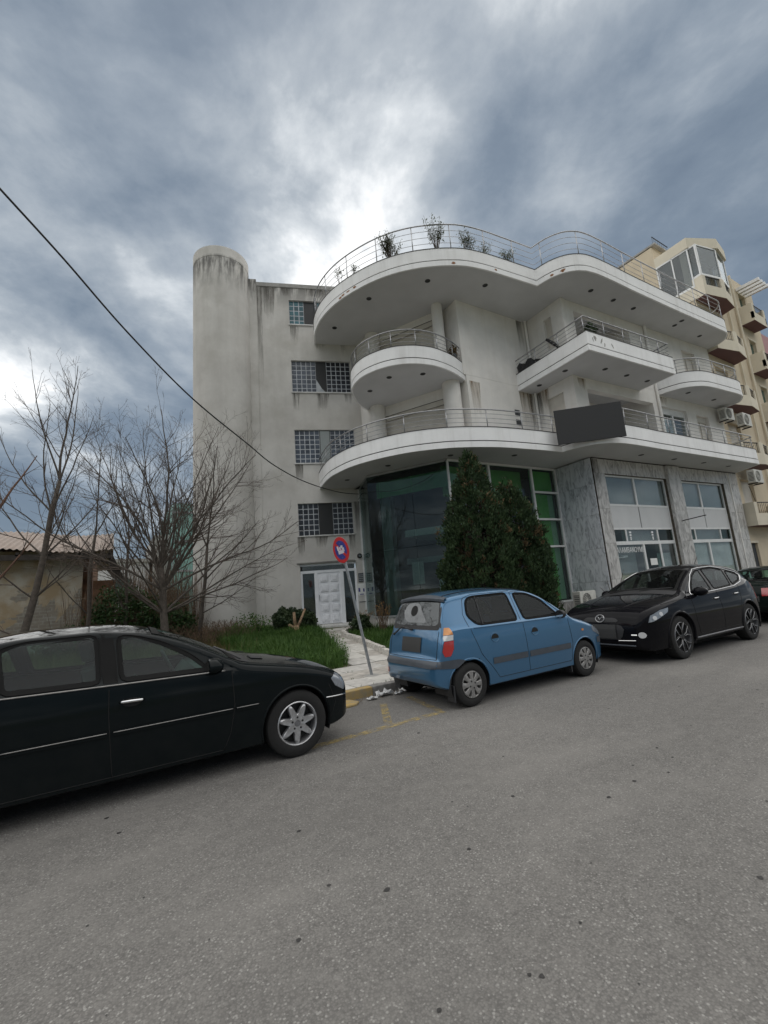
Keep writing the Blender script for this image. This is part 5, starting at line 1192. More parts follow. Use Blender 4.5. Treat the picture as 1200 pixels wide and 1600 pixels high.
# ---- blue hatchback in the middle, tail towards the camera
def hatch():
    c = Car('parked_car', 'small light blue hatchback with grey bumper strip parked in front of the conifers', 3.495,
        [(0,.48),(.015,.57),(.05,.65),(.10,.715),(.25,.80),(.5,.885),(.72,.95),(.82,.99),(1.0,1.12),(1.2,1.255),(1.38,1.36),(1.55,1.425),(1.8,1.468),(2.2,1.490),(2.6,1.486),(2.95,1.46),(3.13,1.43),(3.19,1.385),(3.265,1.22),(3.325,1.04),(3.36,.93),(3.395,.78),(3.415,.66),(3.435,.628),(3.475,.60),(3.495,.52)],
        [(0,.34),(.05,.26),(.3,.2),(3.05,.2),(3.3,.24),(3.44,.29),(3.495,.36)],
        [(0,.46),(.015,.54),(.05,.61),(.12,.665),(.3,.71),(.6,.738),(1.2,.7475),(2.5,.7475),(2.85,.738),(3.1,.712),(3.25,.685),(3.36,.65),(3.43,.625),(3.475,.57),(3.495,.50)],
        [(0,.62),(.4,.80),(.9,.94),(1.4,.955),(2.2,.965),(3.0,.975),(3.2,.965),(3.495,.60)], 0.36,
        [(0.615, .274, .325), (2.995, .274, .322)], (4.029+(2.995-3.495/2), 5.35, 0), radians(-0.2), 'paint_blue', crown=0.045, rc=0.06, bulge=0.028)
    fw = [(1.08,.980),(1.86,.985),(1.90,1.385),(1.62,1.362),(1.36,1.255)]; rw = [(1.98,.988),(2.76,.995),(2.90,1.13),(2.84,1.345),(2.72,1.388),(2.02,1.396)]
    c.holes = [inset_poly(p, 0.012) for p in (fw, rw)]
    c.tops = [(0.87, 1.40, lambda s: 0.53), (3.18, 3.325, lambda s: 0.47)]
    d1 = [(.93,.93),(.90,.55),(.96,.29),(1.90,.29),(1.93,.95),(1.945,1.40),(1.6,1.385),(1.30,1.27)]
    d2 = [(1.93,.95),(1.90,.29),(2.52,.29),(2.60,.42),(2.78,.62),(2.90,.95),(2.93,1.15),(2.86,1.36),(2.7,1.405),(1.95,1.41)]
    c.body([('door1', d1), ('door2', d2)])
    for sg in (1, -1):
        D1, D2 = c.doors[('door1', sg)], c.doors[('door2', sg)]
        c.side_window(fw, prnt=D1, sides=(sg,), border=0.03, glass='car_glass_dark'); c.side_window(rw, prnt=D2, sides=(sg,), border=0.03, glass='car_glass_dark')
        c.side_line([(2.665,1.005),(2.645,1.375)], sg, 0.010, 0.003).build('window_divider', 'black_plastic', D2)
        shut(c, [(.94,.95),(.91,.55),(.96,.29),(1.90,.29),(1.93,.95),(1.945,1.40),(1.6,1.39),(1.32,1.285),(1.03,1.01)], sg); shut(c, [(1.90,.29),(2.50,.29),(2.60,.42),(2.78,.62),(2.90,.92),(2.95,1.15),(2.87,1.37),(2.7,1.41),(1.95,1.412)], sg)
        for a, b in ((.97,1.885),(1.93,2.60)): c.side_patch([(a,.475),(b,.475),(b,.555),(a,.555)], sg, 0.008, 16, 3).build('side_moulding', 'grey_bumper', c.bodyo, smooth='all')
        c.side_line([(.95,.955),(1.9,.962),(2.86,.972)], sg, 0.008, 0.003).build('belt_line', 'paint_blue', c.bodyo, smooth='all')
        for s0, D in ((1.72, D1), (2.52, D2)):
            poly = [(s0+.075*cos(2*pi*k/20), .815+.062*sin(2*pi*k/20)) for k in range(20)]
            c.side_patch(poly, sg, 0.002, 14, 6).build('handle_recess', 'paint_blue', D, smooth='all'); up = [p for p in poly if p[1] >= .792]+[(s0-.055, .792)]
            c.side_patch([(s0+.07*cos(pi*k/12), .80+.062*sin(pi*k/12)) for k in range(13)], sg, 0.005, 14, 4).build('handle', 'shut_line', D, smooth='all')
            c.side_line(poly, sg, 0.004, 0.003, closed=True).build('handle_rim', 'paint_blue', D, smooth='all')
        # tail light wrapping the rear corner: amber, clear, red
        def band(z0, z1): return [(3.115-0.02*(z0-.8), z0), (3.40-(z0-.62)*0.20, z0), (3.40-(z1-.62)*0.20, z1), (3.115-0.02*(z1-.8), z1)]
        tl = c.side_patch([(3.27,.66),(3.35,.655),(3.375,.72),(3.338,.845),(3.205,.85),(3.215,.75)], sg, 0.007, 12, 6).build('tail_light', 'lamp_red', c.t, smooth='all')
        c.side_patch([(3.203,.855),(3.336,.85),(3.318,.915),(3.198,.92)], sg, 0.007, 12, 4).build('tail_light_clear', 'lamp_clear', tl, smooth='all'); c.side_patch([(3.198,.925),(3.315,.92),(3.283,1.015),(3.21,1.01)], sg, 0.007, 12, 4).build('tail_light_amber', 'lamp_amber', tl, smooth='all')
        c.side_patch([(.08,.60),(.13,.57),(.34,.66),(.36,.74),(.22,.735),(.12,.69)], sg, 0.004, 10, 5).build('headlight', 'lamp_glass', c.t, smooth='all')
        c.side_patch([(.60,.70),(.65,.70),(.65,.73),(.60,.73)], sg, 0.006, 3, 2).build('side_repeater', 'lamp_amber', c.t)
        # dark band of the rear bumper, carried round the corner
        c.side_patch([(3.20,.50),(3.47,.52),(3.46,.605),(3.16,.612),(3.06,.585)], sg, 0.008, 14, 5).build('bumper_strip', 'grey_bumper', c.t, smooth='all'); c.side_patch([(.02,.46),(.25,.47),(.25,.56),(.06,.56)], sg, 0.006, 10, 4).build('bumper_strip', 'grey_bumper', c.t, smooth='all')
        fl = MB(); x = c.L/2-3.28; fl.box(x-.012, sg*.56, .10, x+.012, sg*.70, .30); fl.build('mud_flap', 'black_plastic', c.t); fl = MB(); x = c.L/2-.97; fl.box(x-.012, sg*.56, .12, x+.012, sg*.71, .30); fl.build('mud_flap', 'black_plastic', c.t)
    c.end_patch([(-.60,.515),(.60,.515),(.60,.605),(-.60,.605)], True, 0.009, 18, 4).build('bumper_strip', 'grey_bumper', c.t, smooth='all')
    c.end_patch([(-.215,.69),(.245,.69),(.245,.885),(-.215,.885)], True, 0.012, 8, 4).build('number_plate', 'plate_dark', c.t)
    c.end_patch([(.50,.38),(.62,.38),(.62,.45),(.50,.45)], True, 0.006, 4, 3).build('fog_lamp', 'lamp_red', c.t)
    for pts in ([(-.56,.62),(.56,.62)], [(-.56,.62),(-.565,.80),(-.56,.97)], [(.56,.62),(.565,.80),(.56,.97)]): c.end_line(pts, True, 0.0035, 0.001).build('shut_line', 'shut_line', c.t)
    c.screen(0.86, 1.42, 0.95, 'windscreen', 'car_glass_dark')
    # rear window: dark surround and dusty pane with a cleared wiper arc, spare black cover seen through it
    sur = c.end_patch(round_poly([(-.60,.985),(.60,.985),(.50,1.39),(-.50,1.39)], .6, 3), True, 0.003, 22, 8).build('tailgate_surround', 'black_plastic', c.t, smooth='all')
    c.end_patch(round_poly([(-.545,1.04),(.545,1.04),(.465,1.365),(-.465,1.365)], .6, 3), True, 0.007, 22, 8).build('rear_window', 'car_glass_dust', c.t, smooth='all')
    c.end_patch(round_poly([(-.30,1.075),(.20,1.075),(.34,1.20),(.25,1.34),(-.05,1.345),(-.12,1.24)], .7, 4), True, 0.010, 22, 8).build('rear_window_smear', 'dust_smear', c.t, smooth='all')
    c.end_patch([(.05+.085*cos(2*pi*k/22), 1.235+.072*sin(2*pi*k/22)) for k in range(22)], True, 0.013, 14, 6).build('round_sticker', 'shut_line', c.t, smooth='all')
    w = MB().tube([c.P(c.end_s(y, z, True)+o, y, z) for y, z, o in ((.02,.98,.02),(.28,1.02,.03),(.42,.93,.035),(.46,.905,.04))], [0.014,0.010,0.012,0.02], 6).build('rear_wiper', 'black_plastic', c.t, smooth='all')
    # roof spoiler
    sp = MB(); R = []
    for k in range(17):
        y = lerp(-.54, .54, k/16); e = abs(y)/.54; s0 = 3.10; z0 = c.ztop(s0, y)+0.012; s1 = 3.235-0.05*e**3; z1 = c.top(3.12)-0.03-0.035*e**2.5
        R.append([c.P(s0, y, z0), c.P(lerp(s0, s1, .6), y, lerp(z0, z1, .45)+0.012), c.P(s1, y, z1+0.004), c.P(s1, y, z1-0.028), c.P(s0+0.05, y, z0-0.06)])
    sp.grid(R).build('spoiler', 'grey_bumper', c.t, smooth=True, auto=True)
    for f in (-.80, .80):
        P = []
        for k in range(24):
            s = lerp(1.5, 3.08, k/23); zt = c.top(s); rc, cr = c.corner(s); ws = c.wside(s, zt-cr-rc)-rc*1.25; P.append(c.P(s, ws*f, zt-cr*f*f+0.003))
        MB().tube(P, 0.007, 5).build('roof_gutter', 'shut_line', c.t)
    wiper(c, [(.84, -.8), (.90, -.3), (.95, .1)])
    mirror(c, 1.14, 1.0, 'black_plastic', (0.06, 0.085, 0.065), dy=0.085)
    c.arches(lr=0.012); c.wheels(.274, .16, .172, .725, 'cover'); c.interior(1.02, 1.62, 2.45)
    return c
glass_mat('car_glass_dust', (0.20, 0.22, 0.23), 0.05, 0.03, dirt=0.22, dirtcol=(0.22, 0.23, 0.23))
glass_mat('dust_smear', (0.6, 0.6, 0.6), 0.02, 0.2, dirt=0.62, dirtcol=(0.50, 0.51, 0.52))
atos = hatch()

# ---- black crossover facing the camera
def suv():
    L = 4.68
    c = Car('parked_car', 'black crossover with chrome window trim and dark thin-spoked wheels facing left', L,
        [(0,.57),(.015,.68),(.05,.79),(.12,.885),(.25,.95),(.6,1.03),(1.0,1.09),(1.28,1.13),(1.42,1.18),(1.8,1.355),(2.1,1.475),(2.35,1.560),(2.7,1.620),(3.1,1.632),(3.6,1.595),(4.0,1.525),(4.2,1.455),(4.38,1.29),(4.50,1.15),(4.56,1.03),(4.61,.88),(4.66,.74),(4.68,.62)],
        [(0,.36),(.06,.25),(.3,.21),(.8,.235),(3.8,.24),(4.4,.30),(4.6,.36),(4.68,.46)],
        [(0,.52),(.015,.64),(.05,.72),(.12,.80),(.3,.87),(.6,.915),(1.0,.932),(1.5,.925),(2.4,.925),(3.3,.935),(3.9,.925),(4.2,.89),(4.45,.82),(4.58,.74),(4.64,.66),(4.68,.54)],
        [(0,.74),(.3,.93),(.9,1.01),(1.3,1.035),(1.6,1.045),(2.4,1.065),(3.3,1.105),(3.9,1.16),(4.2,1.20),(4.68,.9)], 0.50,
        [(0.955, .365, .435), (3.705, .365, .432)], (8.552+(L/2-0.955), 5.071, 0), radians(179.4), 'paint_black_suv', crown=0.05, rc=0.08, bulge=0.045, hoodrc=0.10)
    fw = [(1.72,1.075),(2.50,1.085),(2.56,1.50),(2.40,1.485),(2.12,1.375),(1.86,1.20)]; rw = [(2.62,1.09),(3.36,1.125),(3.50,1.46),(3.1,1.525),(2.68,1.515)]; qw = [(3.44,1.13),(3.86,1.20),(4.02,1.30),(3.95,1.36),(3.58,1.445)]
    c.holes = [inset_poly(p, 0.012) for p in (fw, rw, qw)]; c.tops = [(1.48, 2.28, lambda s: 0.63), (4.22, 4.48, lambda s: 0.56)]
    d1 = [(1.52,1.03),(1.50,.60),(1.58,.36),(2.54,.36),(2.58,1.07),(2.63,1.55),(2.36,1.53),(1.85,1.26)]; d2 = [(2.58,1.07),(2.54,.36),(3.20,.36),(3.28,.62),(3.45,.86),(3.58,1.12),(3.52,1.49),(3.1,1.56),(2.63,1.55)]
    c.body([('door1', d1), ('door2', d2)])
    for sg in (1, -1):
        D1, D2 = c.doors[('door1', sg)], c.doors[('door2', sg)]
        for p, D in ((fw, D1), (rw, D2), (qw, None)): c.side_window(p, prnt=D, sides=(sg,), border=0.03, glass='car_glass_dark')
        # bright trim round the whole window area
        out = [(1.62,1.055),(2.5,1.072),(3.4,1.112),(3.88,1.18),(4.08,1.30),(3.97,1.385),(3.56,1.475),(3.1,1.542),(2.62,1.533),(2.38,1.51),(2.10,1.40),(1.80,1.205),(1.64,1.075)]
        c.side_line(out+[out[0]], sg, 0.010, 0.005).build('window_trim', 'chrome', c.bodyo, smooth='all')
        shut(c, [(1.53,1.03),(1.50,.60),(1.58,.36),(2.54,.36),(2.58,1.07)], sg); shut(c, [(2.54,.36),(3.20,.36),(3.28,.62),(3.45,.86),(3.58,1.10)], sg)
        handle(c, 2.36, 2.52, .93, sg, D1); handle(c, 3.22, 3.38, .965, sg, D2)
        c.side_line([(1.45,.30),(3.25,.30)], sg, 0.016, 0.004).build('sill_strip', 'alloy_grey', c.bodyo, smooth='all')
        # swept head light, fog lamp in its corner pocket
        hl = c.side_patch([(.13,.69),(.22,.70),(.62,.83),(.66,.90),(.42,.875),(.18,.80)], sg, 0.006, 18, 6).build('headlight', 'lamp_glass', c.t, smooth='all')
        for s_, z_ in ((.26,.755),(.42,.81)):
            c.side_patch([(s_+.045*cos(2*pi*k/16), z_+.035*sin(2*pi*k/16)) for k in range(16)], sg, 0.009, 8, 4).build('headlight_lens', 'lamp_clear', hl, smooth='all')
        fg = c.end_patch([(sg*.72+.055*cos(2*pi*k/16), .49+.05*sin(2*pi*k/16)) for k in range(16)], False, 0.010, 10, 5).build('fog_lamp', 'lamp_clear', c.t, smooth='all')
        c.end_line([(sg*.56,.49),(sg*.65,.49)], False, 0.012, 0.008).build('fog_trim', 'chrome', fg)
        c.side_patch([(4.30,.98),(4.50,.96),(4.54,1.05),(4.44,1.16),(4.32,1.15)], sg, 0.005, 8, 5).build('tail_light', 'lamp_red', c.t, smooth='all')
        # hood flank crease above the front wheel
        c.side_line([(.55,.955),(.85,.985),(1.2,1.00),(1.45,1.01)], sg, 0.006, -0.002).build('shut_line', 'shut_line', c.t)
    # five-point mouth, plate and emblem
    gr = c.end_patch(round_poly([(-.46,.56),(-.36,.40),(.36,.40),(.46,.56),(.40,.66),(-.40,.66)], .6, 3), False, 0.006, 22, 6).build('lower_grille', 'black_plastic', c.t, smooth='all')
    c.end_patch(round_poly([(-.36,.70),(.36,.70),(.30,.775),(-.30,.775)], .6, 3), False, 0.006, 18, 4).build('grille', 'black_plastic', c.t, smooth='all')
    c.end_patch([(-.30,.42),(.30,.42),(.30,.66),(-.30,.66)], False, 0.025, 6, 3).build('number_plate', 'plate_dark', c.t)
    em = MB(); pts = [c.P(c.end_s(0.0+.085*cos(2*pi*k/24), .76+.062*sin(2*pi*k/24), False)-0.016, .085*cos(2*pi*k/24), .76+.062*sin(2*pi*k/24)) for k in range(24)]; em.tube(pts, 0.007, 5, closed=True)
    em.tube([c.P(c.end_s(y, z, False)-0.018, y, z) for y, z in ((-.078,.775),(-.045,.79),(-.015,.765),(0,.735),(.015,.765),(.045,.79),(.078,.775))], 0.006, 5); em.build('emblem', 'alloy', c.t, smooth='all')
    c.end_line([(-.60,.31),(.60,.31)], False, 0.014, 0.012).build('bumper_lip', 'grey_bumper', c.t, smooth='all'); c.end_line([(.32,.39),(.62,.40)], False, 0.006, 0.010).build('bumper_trim', 'chrome', c.t); c.end_line([(-.62,.40),(-.32,.39)], False, 0.006, 0.010).build('bumper_trim', 'chrome', c.t)
    c.screen(1.44, 2.30, 0.95, 'windscreen', 'car_glass_dark'); c.screen(4.20, 4.50, 0.9, 'rear_window', 'car_glass_dark')
    c.top_patch(1.22, 1.44, -0.96, 0.96, 0.004, 3, 16).build('cowl', 'black_plastic', c.t, smooth=True)
    for f in (-0.62, 0.62):
        P = []
        for k in range(16):
            s = lerp(.22, 1.24, k/15); ff = f*lerp(.75, 1.25, k/15); zt = c.top(s); rc, cr = c.corner(s); ws = c.wside(s, zt-cr-rc)-rc*1.25; P.append(c.P(s, ws*ff, zt-cr*ff*ff-0.030))
        MB().tube(P, 0.036, 10).build('bonnet_crease', 'paint_black_suv', c.t, smooth='all')
    wiper(c, [(1.36,-.8),(1.44,-.3),(1.50,.15)]); wiper(c, [(1.36,.05),(1.45,.5),(1.52,.85)])
    mirror(c, 1.80, 1.10, 'paint_black_suv', (0.09, 0.125, 0.085), dy=0.13)
    a = MB(); a.tube([c.P(3.75,0,1.57), c.P(4.0,0,1.78)], 0.006, 5); a.build('aerial', 'black_plastic', c.t)
    c.arches(lr=0.022); c.wheels(.365, .235, .255, .905, 'spokes'); c.interior(1.62, 2.30, 3.20, 0.7)
    return c
cx7 = suv()
far = sedan('parked_car', 'dark green-black saloon at the right edge with its red tail lamp showing', (16.3, 5.2, 0), 0.0, 'paint_green_black', 'bmw')
# ------------------------------------------------------------------ beige apartment block on the right
BB = wthing('apartment_block', 'beige apartment block with angular balconies and a glazed top floor', 'building', (29, 12, 0))
BW = Fr(24.98, 8.62, 0.0)
op = []
for k, zs in enumerate((3.35, 6.25, 9.2, 12.1, 15.05)):
    op += [(0.5, 1.9, zs, zs+2.15), (6.0, 6.9, zs+0.9, zs+2.1)]
op = [o for o in op if o[:3] != (0.5, 1.9, 15.05)]+[(0.3, 2.9, 15.05, 17.7), (0.15, 0.85, 0.1, 2.45)]
BW.wall(MB(), 0, 8.2, 0.0, 18.0, 0.3, op).build('street_wall', 'beige_wall', BB, merge=0.001)
for a, b, c, d in op:
    w = BW.b('window', 'shutter_cream' if d-c > 1.5 else 'alu_white', BB, a, b, 0.16, 0.2, c, d)
    BW.b('frame', 'beige_light', w, a-0.08, b+0.08, -0.03, -0.002, d+0.002, d+0.1)
    if d-c < 1.5: BW.b('pane', 'glass_dark', w, a+0.06, b-0.06, 0.14, 0.155, c+0.06, d-0.06); BW.b('sill', 'beige_light', w, a-0.06, b+0.06, -0.06, -0.002, c-0.06, c-0.002)
    elif c < 1: BW.b('dark_hall', 'interior_dark', w, a+0.01, b-0.01, 0.1, 0.15, c, d)
MB().box(24.98, 8.93, 0, 25.2, 22, 14.9).build('side_wall', 'beige_wall', BB); MB().box(24.98, 10.1, 14.9, 25.2, 22, 19.1).build('side_wall', 'beige_wall', BB); BAYL = True; MB().box(25.2, 21.7, 0, 33.18, 22, 18).build('back_wall', 'beige_wall', BB); MB().box(32.98, 8.93, 0, 33.18, 21.7, 18).build('side_wall', 'beige_wall', BB)
MB().box(25.21, 10.1, 17.8, 33.0, 21.6, 19.2).build('attic', 'beige_wall', BB); MB().box(25.0, 9.9, 19.202, 33.1, 21.7, 19.3).build('roof', 'concrete', BB)
hexa = [(24.96, 8.60), (24.90, 8.12), (26.42, 7.80), (27.78, 7.97), (28.0, 8.60)]
def iron(f, L, z0, z1, par):
    r = MB(); f.box(r, 0, L, -0.02, 0.02, z1-0.03, z1); f.box(r, 0, L, -0.012, 0.012, z0+0.03, z0+0.05); o = r.build('iron_railing', 'iron_black', par)
    return o
bal_me = MB().lathe([(0.007, 0), (0.007, 0.08), (0.013, 0.11), (0.007, 0.15), (0.007, 0.34), (0.013, 0.37), (0.007, 0.40), (0.007, 0.5)], 5).mesh('baluster', 'iron_black')
def hex_balcony(poly, zs, glazed=False, first=False):
    b = MB().prism(list(poly)+[(poly[-1][0], 8.615), (poly[0][0], 8.615)], zs, zs+0.16).build('balcony', 'beige_light', BB)
    MB().prism([(x*0.998+0.05, max(y, 7.83)) for x, y in poly]+[(poly[-1][0]-.02, 8.61), (poly[0][0]+.02, 8.61)], zs-0.006, zs-0.002).build('soffit', 'soffit_plum', b)
    for p, q in zip(poly[:-1], poly[1:]):
        f, L = seg(p, q)
        f.b('parapet', 'beige_light', b, 0.0, L, 0.0, 0.12, zs+0.162, zs+0.55)
        if L > 0.7:
            for u in (0, L-0.22): f.b('parapet_post', 'beige_light', b, u, u+0.22, 0.001, 0.119, zs+0.552, zs+1.08)
            r = MB(); f.box(r, 0.22, L-0.22, 0.04, 0.075, zs+1.04, zs+1.08); f.box(r, 0.22, L-0.22, 0.05, 0.065, zs+0.60, zs+0.62); r = r.build('railing', 'iron_black', BB)
            n = int((L-0.5)/0.11)
            for i in range(n): link('baluster', bal_me, r, f.p(0.28+(L-0.56)*i/max(1, n-1), 0.057, zs+0.56))
        else: f.b('parapet_post', 'beige_light', b, 0.002, L-0.002, 0.001, 0.119, zs+0.552, zs+1.08)
        if glazed:
            g = MB(); zt_ = zs+2.86
            for u in (0.0, L-0.06): f.box(g, u, u+0.06, 0.02, 0.09, zs+1.09, zt_)
            f.box(g, 0.06, L-0.06, 0.02, 0.09, zs+1.09, zs+1.20); f.box(g, 0.06, L-0.06, 0.02, 0.09, zt_-0.06, zt_); gg = g.build('glazed_bay', 'alu_white', BB); f.b('clear_sheet', 'glass_tent', gg, 0.06, L-0.06, 0.05, 0.06, zs+1.2, zt_-0.06)
    return b
for k, zs in enumerate((3.2, 6.1, 9.05, 11.95, 14.9)): hex_balcony(hexa, zs, glazed=(k == 4))
# the left face of the glazed top floor
f, L = seg((24.96, 10.08), (24.93, 8.50)); f.b('parapet', 'beige_light', BB, 0, L, 0.0, 0.12, 14.92, 15.55)
g = MB()
for u in (0.0, L*0.5-.03, L-0.06): f.box(g, u, u+0.06, 0.0, 0.07, 15.55, 17.78)
f.box(g, 0.06, L-0.06, 0.0, 0.07, 15.55, 15.66); f.box(g, 0.06, L-0.06, 0.0, 0.07, 17.70, 17.78); g = g.build('glazed_bay', 'alu_white', BB)
for a, b in ((0.06, L*0.5-.03), (L*0.5+.03, L-.06)): f.b('clear_sheet', 'glass_tent', g, a, b, 0.03, 0.04, 15.66, 17.70)
MB().box(25.25, 8.95, 14.95, 28.9, 10.05, 15.05).build('bay_floor', 'concrete', BB)
MB().prism([(24.98, 10.1), (24.88, 8.45), (26.5, 7.72), (28.0, 7.93), (28.35, 8.6), (28.35, 10.1)], 17.78, 18.35).build('canopy', 'beige_light', BB)
small = [(30.35, 8.60), (30.35, 7.98), (32.15, 7.98), (32.15, 8.60)]
for zs in (6.1, 9.05, 11.95, 14.9): hex_balcony(small, zs)
m = MB(); m.tube([(29.9, 8.52, 0.2), (29.9, 8.52, 17.9)], 0.06, 8); m.build('downpipe', 'beige_light', BB, smooth=True); m = MB(); m.tube([(28.7, 8.54, 0.2), (28.7, 8.54, 17.9)], 0.045, 8); m.build('downpipe', 'beige_light', BB, smooth=True)
for k in range(4): MB().box(30.7+k*0.42, 7.5, 17.2-k*0.0, 30.86+k*0.42, 8.6, 17.38).build('pergola_beam', 'alu_white', BB)
m = MB(); f = Fr(25.3, 10.3, 0.0); r = m.tube([(25.3, 10.1, 19.9), (27, 10.1, 19.9)], 0.025, 6).build('railing', 'iron_black', BB)
for k in range(9): link('baluster', bal_me, r, (25.3+k*0.2, 10.1, 19.35))
PK = wthing('apartment_block', 'pink apartment block beyond the beige one at the right edge', 'building', (38, 12, 0))
PF = Fr(33.25, 8.9, 0.0); po = [(1.0+i*2.4, 2.2+i*2.4, 1.2+k*2.9, 2.7+k*2.9) for i in range(3) for k in range(5)]
PF.wall(MB(), 0, 9, 0, 15.6, 0.3, po).build('wall', 'pink_wall', PK, merge=0.001); MB().box(33.25, 9.21, 0, 42.2, 20, 15.5).build('core', 'pink_wall', PK)
for a, b, c, d in po: PF.b('window', 'glass_dark', PK, a, b, 0.15, 0.17, c, d)

# ------------------------------------------------------------------ air conditioners, each a thing of its own
def ac_unit(label, pos, rz, w=0.80, h=0.56, d=0.28, bracket=True):
    t = thing('air_conditioner', label, 'air conditioner', pos, rz, 'outdoor air conditioner units')
    MB().box(-w/2, -d, 0, w/2, 0, h).build('casing', 'ac_white', t, bevel=0.018)
    fx = -w*0.12; r = h*0.40; M = Matrix.Translation((fx, -d-0.004, h/2)) @ Matrix.Rotation(pi/2, 4, 'X')
    q = MB(); q.lathe([(0.0, 0.002), (r, 0.002)], 24, M); q.build('fan_opening', 'ac_grille', t)
    g = MB()
    for rr in (r, r*0.8, r*0.6, r*0.4, r*0.2): g.tube([M @ Vector((rr*cos(2*pi*k/24), rr*sin(2*pi*k/24), 0.008)) for k in range(24)], 0.006, 4, closed=True)
    for k in range(6): a = pi*k/6; g.tube([M @ Vector((-r*cos(a), -r*sin(a), 0.009)), M @ Vector((r*cos(a), r*sin(a), 0.009))], 0.004, 4)
    g.build('fan_grille', 'ac_white', t)
    v = MB()
    for k in range(7): v.box(-w/2-0.004, -d*0.85, h*0.15+k*h*0.1, -w/2+0.002, -d*0.2, h*0.15+k*h*0.1+0.025)
    v.build('side_louvre', 'ac_grille', t)
    for u in (-w*0.32, w*0.32): MB().box(u-0.02, -d, -0.05 if bracket else -0.08, u+0.02, 0.08 if bracket else 0, -0.002).build('bracket', 'iron_black', t)
    return t
ac_unit('white air conditioner on the white wall under the small rounded balcony', UF.p(10.05, -0.16, 8.20), UF.ang, 0.78, 0.58, 0.30)
ac_unit('air conditioner on the beige wall just right of the white building', (26.0, 8.28, 8.05), 0.0, 0.9, 0.62, 0.30)
ac_unit('lowest air conditioner on the beige wall under a plum soffit', (25.85, 8.30, 5.22), 0.0, 0.95, 0.62, 0.30)
a = ac_unit('beige air conditioner standing beside the marble pillar near the ground', (13.66, 9.72, 0.46), 0.0, 0.86, 0.58, 0.30, False)
MB().box(-0.55, -0.45, -0.40, 0.9, 0.2, -0.082).build('concrete_base', 'concrete', a)
m = MB(); m.tube([(26.2, 8.58, 5.2), (26.35, 8.57, 4.9), (26.5, 8.56, 4.5), (26.5, 8.56, 4.2)], 0.012, 5)
tag(m.build('drain_hose', 'cable_black'), 'thin dark hose hanging below the lowest wall air conditioner', 'hose')

# ------------------------------------------------------------------ derelict house and far houses on the left
def ruin_mat():
    m, n, l = new_mat('ruin_plaster'); out = N(n, 'ShaderNodeOutputMaterial'); b = N(n, 'ShaderNodeBsdfPrincipled'); l.new(b.outputs[0], out.inputs[0]); b.inputs['Roughness'].default_value = 0.95
    g = N(n, 'ShaderNodeNewGeometry')
    def noise(sc, d, dist=0.0): t = N(n, 'ShaderNodeTexNoise', Scale=sc, Detail=d, Roughness=0.6, Distortion=dist); l.new(g.outputs['Position'], t.inputs['Vector']); return t.outputs['Fac']
    def rng(s, a, b_): r = N(n, 'ShaderNodeMapRange'); l.new(s, r.inputs['Value']); r.inputs['From Min'].default_value = a; r.inputs['From Max'].default_value = b_; return r.outputs[0]
    def mix(f, a, c):
        x = N(n, 'ShaderNodeMix', data_type='RGBA'); l.new(f, x.inputs[0])
        if isinstance(a, tuple): x.inputs[6].default_value = (*a, 1)
        else: l.new(a, x.inputs[6])
        if isinstance(c, tuple): x.inputs[7].default_value = (*c, 1)
        else: l.new(c, x.inputs[7])
        return x.outputs[2]
    br = N(n, 'ShaderNodeTexBrick', Scale=2.6); br.inputs['Color1'].default_value = (0.20, 0.18, 0.15, 1); br.inputs['Color2'].default_value = (0.26, 0.24, 0.20, 1); br.inputs['Mortar'].default_value = (0.30, 0.29, 0.26, 1); br.inputs['Mortar Size'].default_value = 0.03
    mp = N(n, 'ShaderNodeMapping'); mp.inputs['Rotation'].default_value = (pi/2, 0, 0); l.new(g.outputs['Position'], mp.inputs[0]); l.new(mp.outputs[0], br.inputs['Vector'])
    stone = mix(rng(noise(5, 5), .4, .65), br.outputs['Color'], (0.22, 0.19, 0.15))
    pl = mix(rng(noise(1.1, 5), .42, .6), (0.31, 0.24, 0.15), (0.42, 0.385, 0.32))
    sp = N(n, 'ShaderNodeSeparateXYZ'); l.new(g.outputs['Position'], sp.inputs[0]); hz = N(n, 'ShaderNodeMapRange'); l.new(sp.outputs['Z'], hz.inputs['Value']); hz.inputs['From Min'].default_value = 1.0; hz.inputs['From Max'].default_value = 3.2; hz.inputs['To Min'].default_value = -0.10; hz.inputs['To Max'].default_value = 0.16
    ad = N(n, 'ShaderNodeMath', operation='ADD'); l.new(noise(0.9, 4, 0.6), ad.inputs[0]); l.new(hz.outputs[0], ad.inputs[1])
    l.new(mix(rng(ad.outputs[0], .50, .515), stone, pl), b.inputs['Base Color'])
    bp = N(n, 'ShaderNodeBump', Strength=0.5, Distance=0.04); l.new(ad.outputs[0], bp.inputs['Height']); l.new(bp.outputs[0], b.inputs['Normal'])
ruin_mat()
mat('roof_sheet', (0.29, 0.235, 0.20), 0.8, var=0.14, scale=1.4, streak=0.35, scol=(0.24, 0.13, 0.08))
mat('old_wood', (0.05, 0.042, 0.036), 0.9, var=0.3, scale=8)
mat('brick_old', (0.22, 0.11, 0.06), 0.95, var=0.3, scale=4, bump=0.4, bscale=12)
RH = wthing('derelict_house', 'derelict low house with flaking ochre plaster and rusty sheet roof', 'house', (-5, 19, 0.3))
HF = Fr(-13, 17.0, 0.0)
m = MB(); HF.wall(m, 0, 12.2, 0.2, 3.55, 0.45, [(2.2, 3.2, 1.3, 2.6)]); m.build('wall', 'ruin_plaster', RH, merge=0.001)
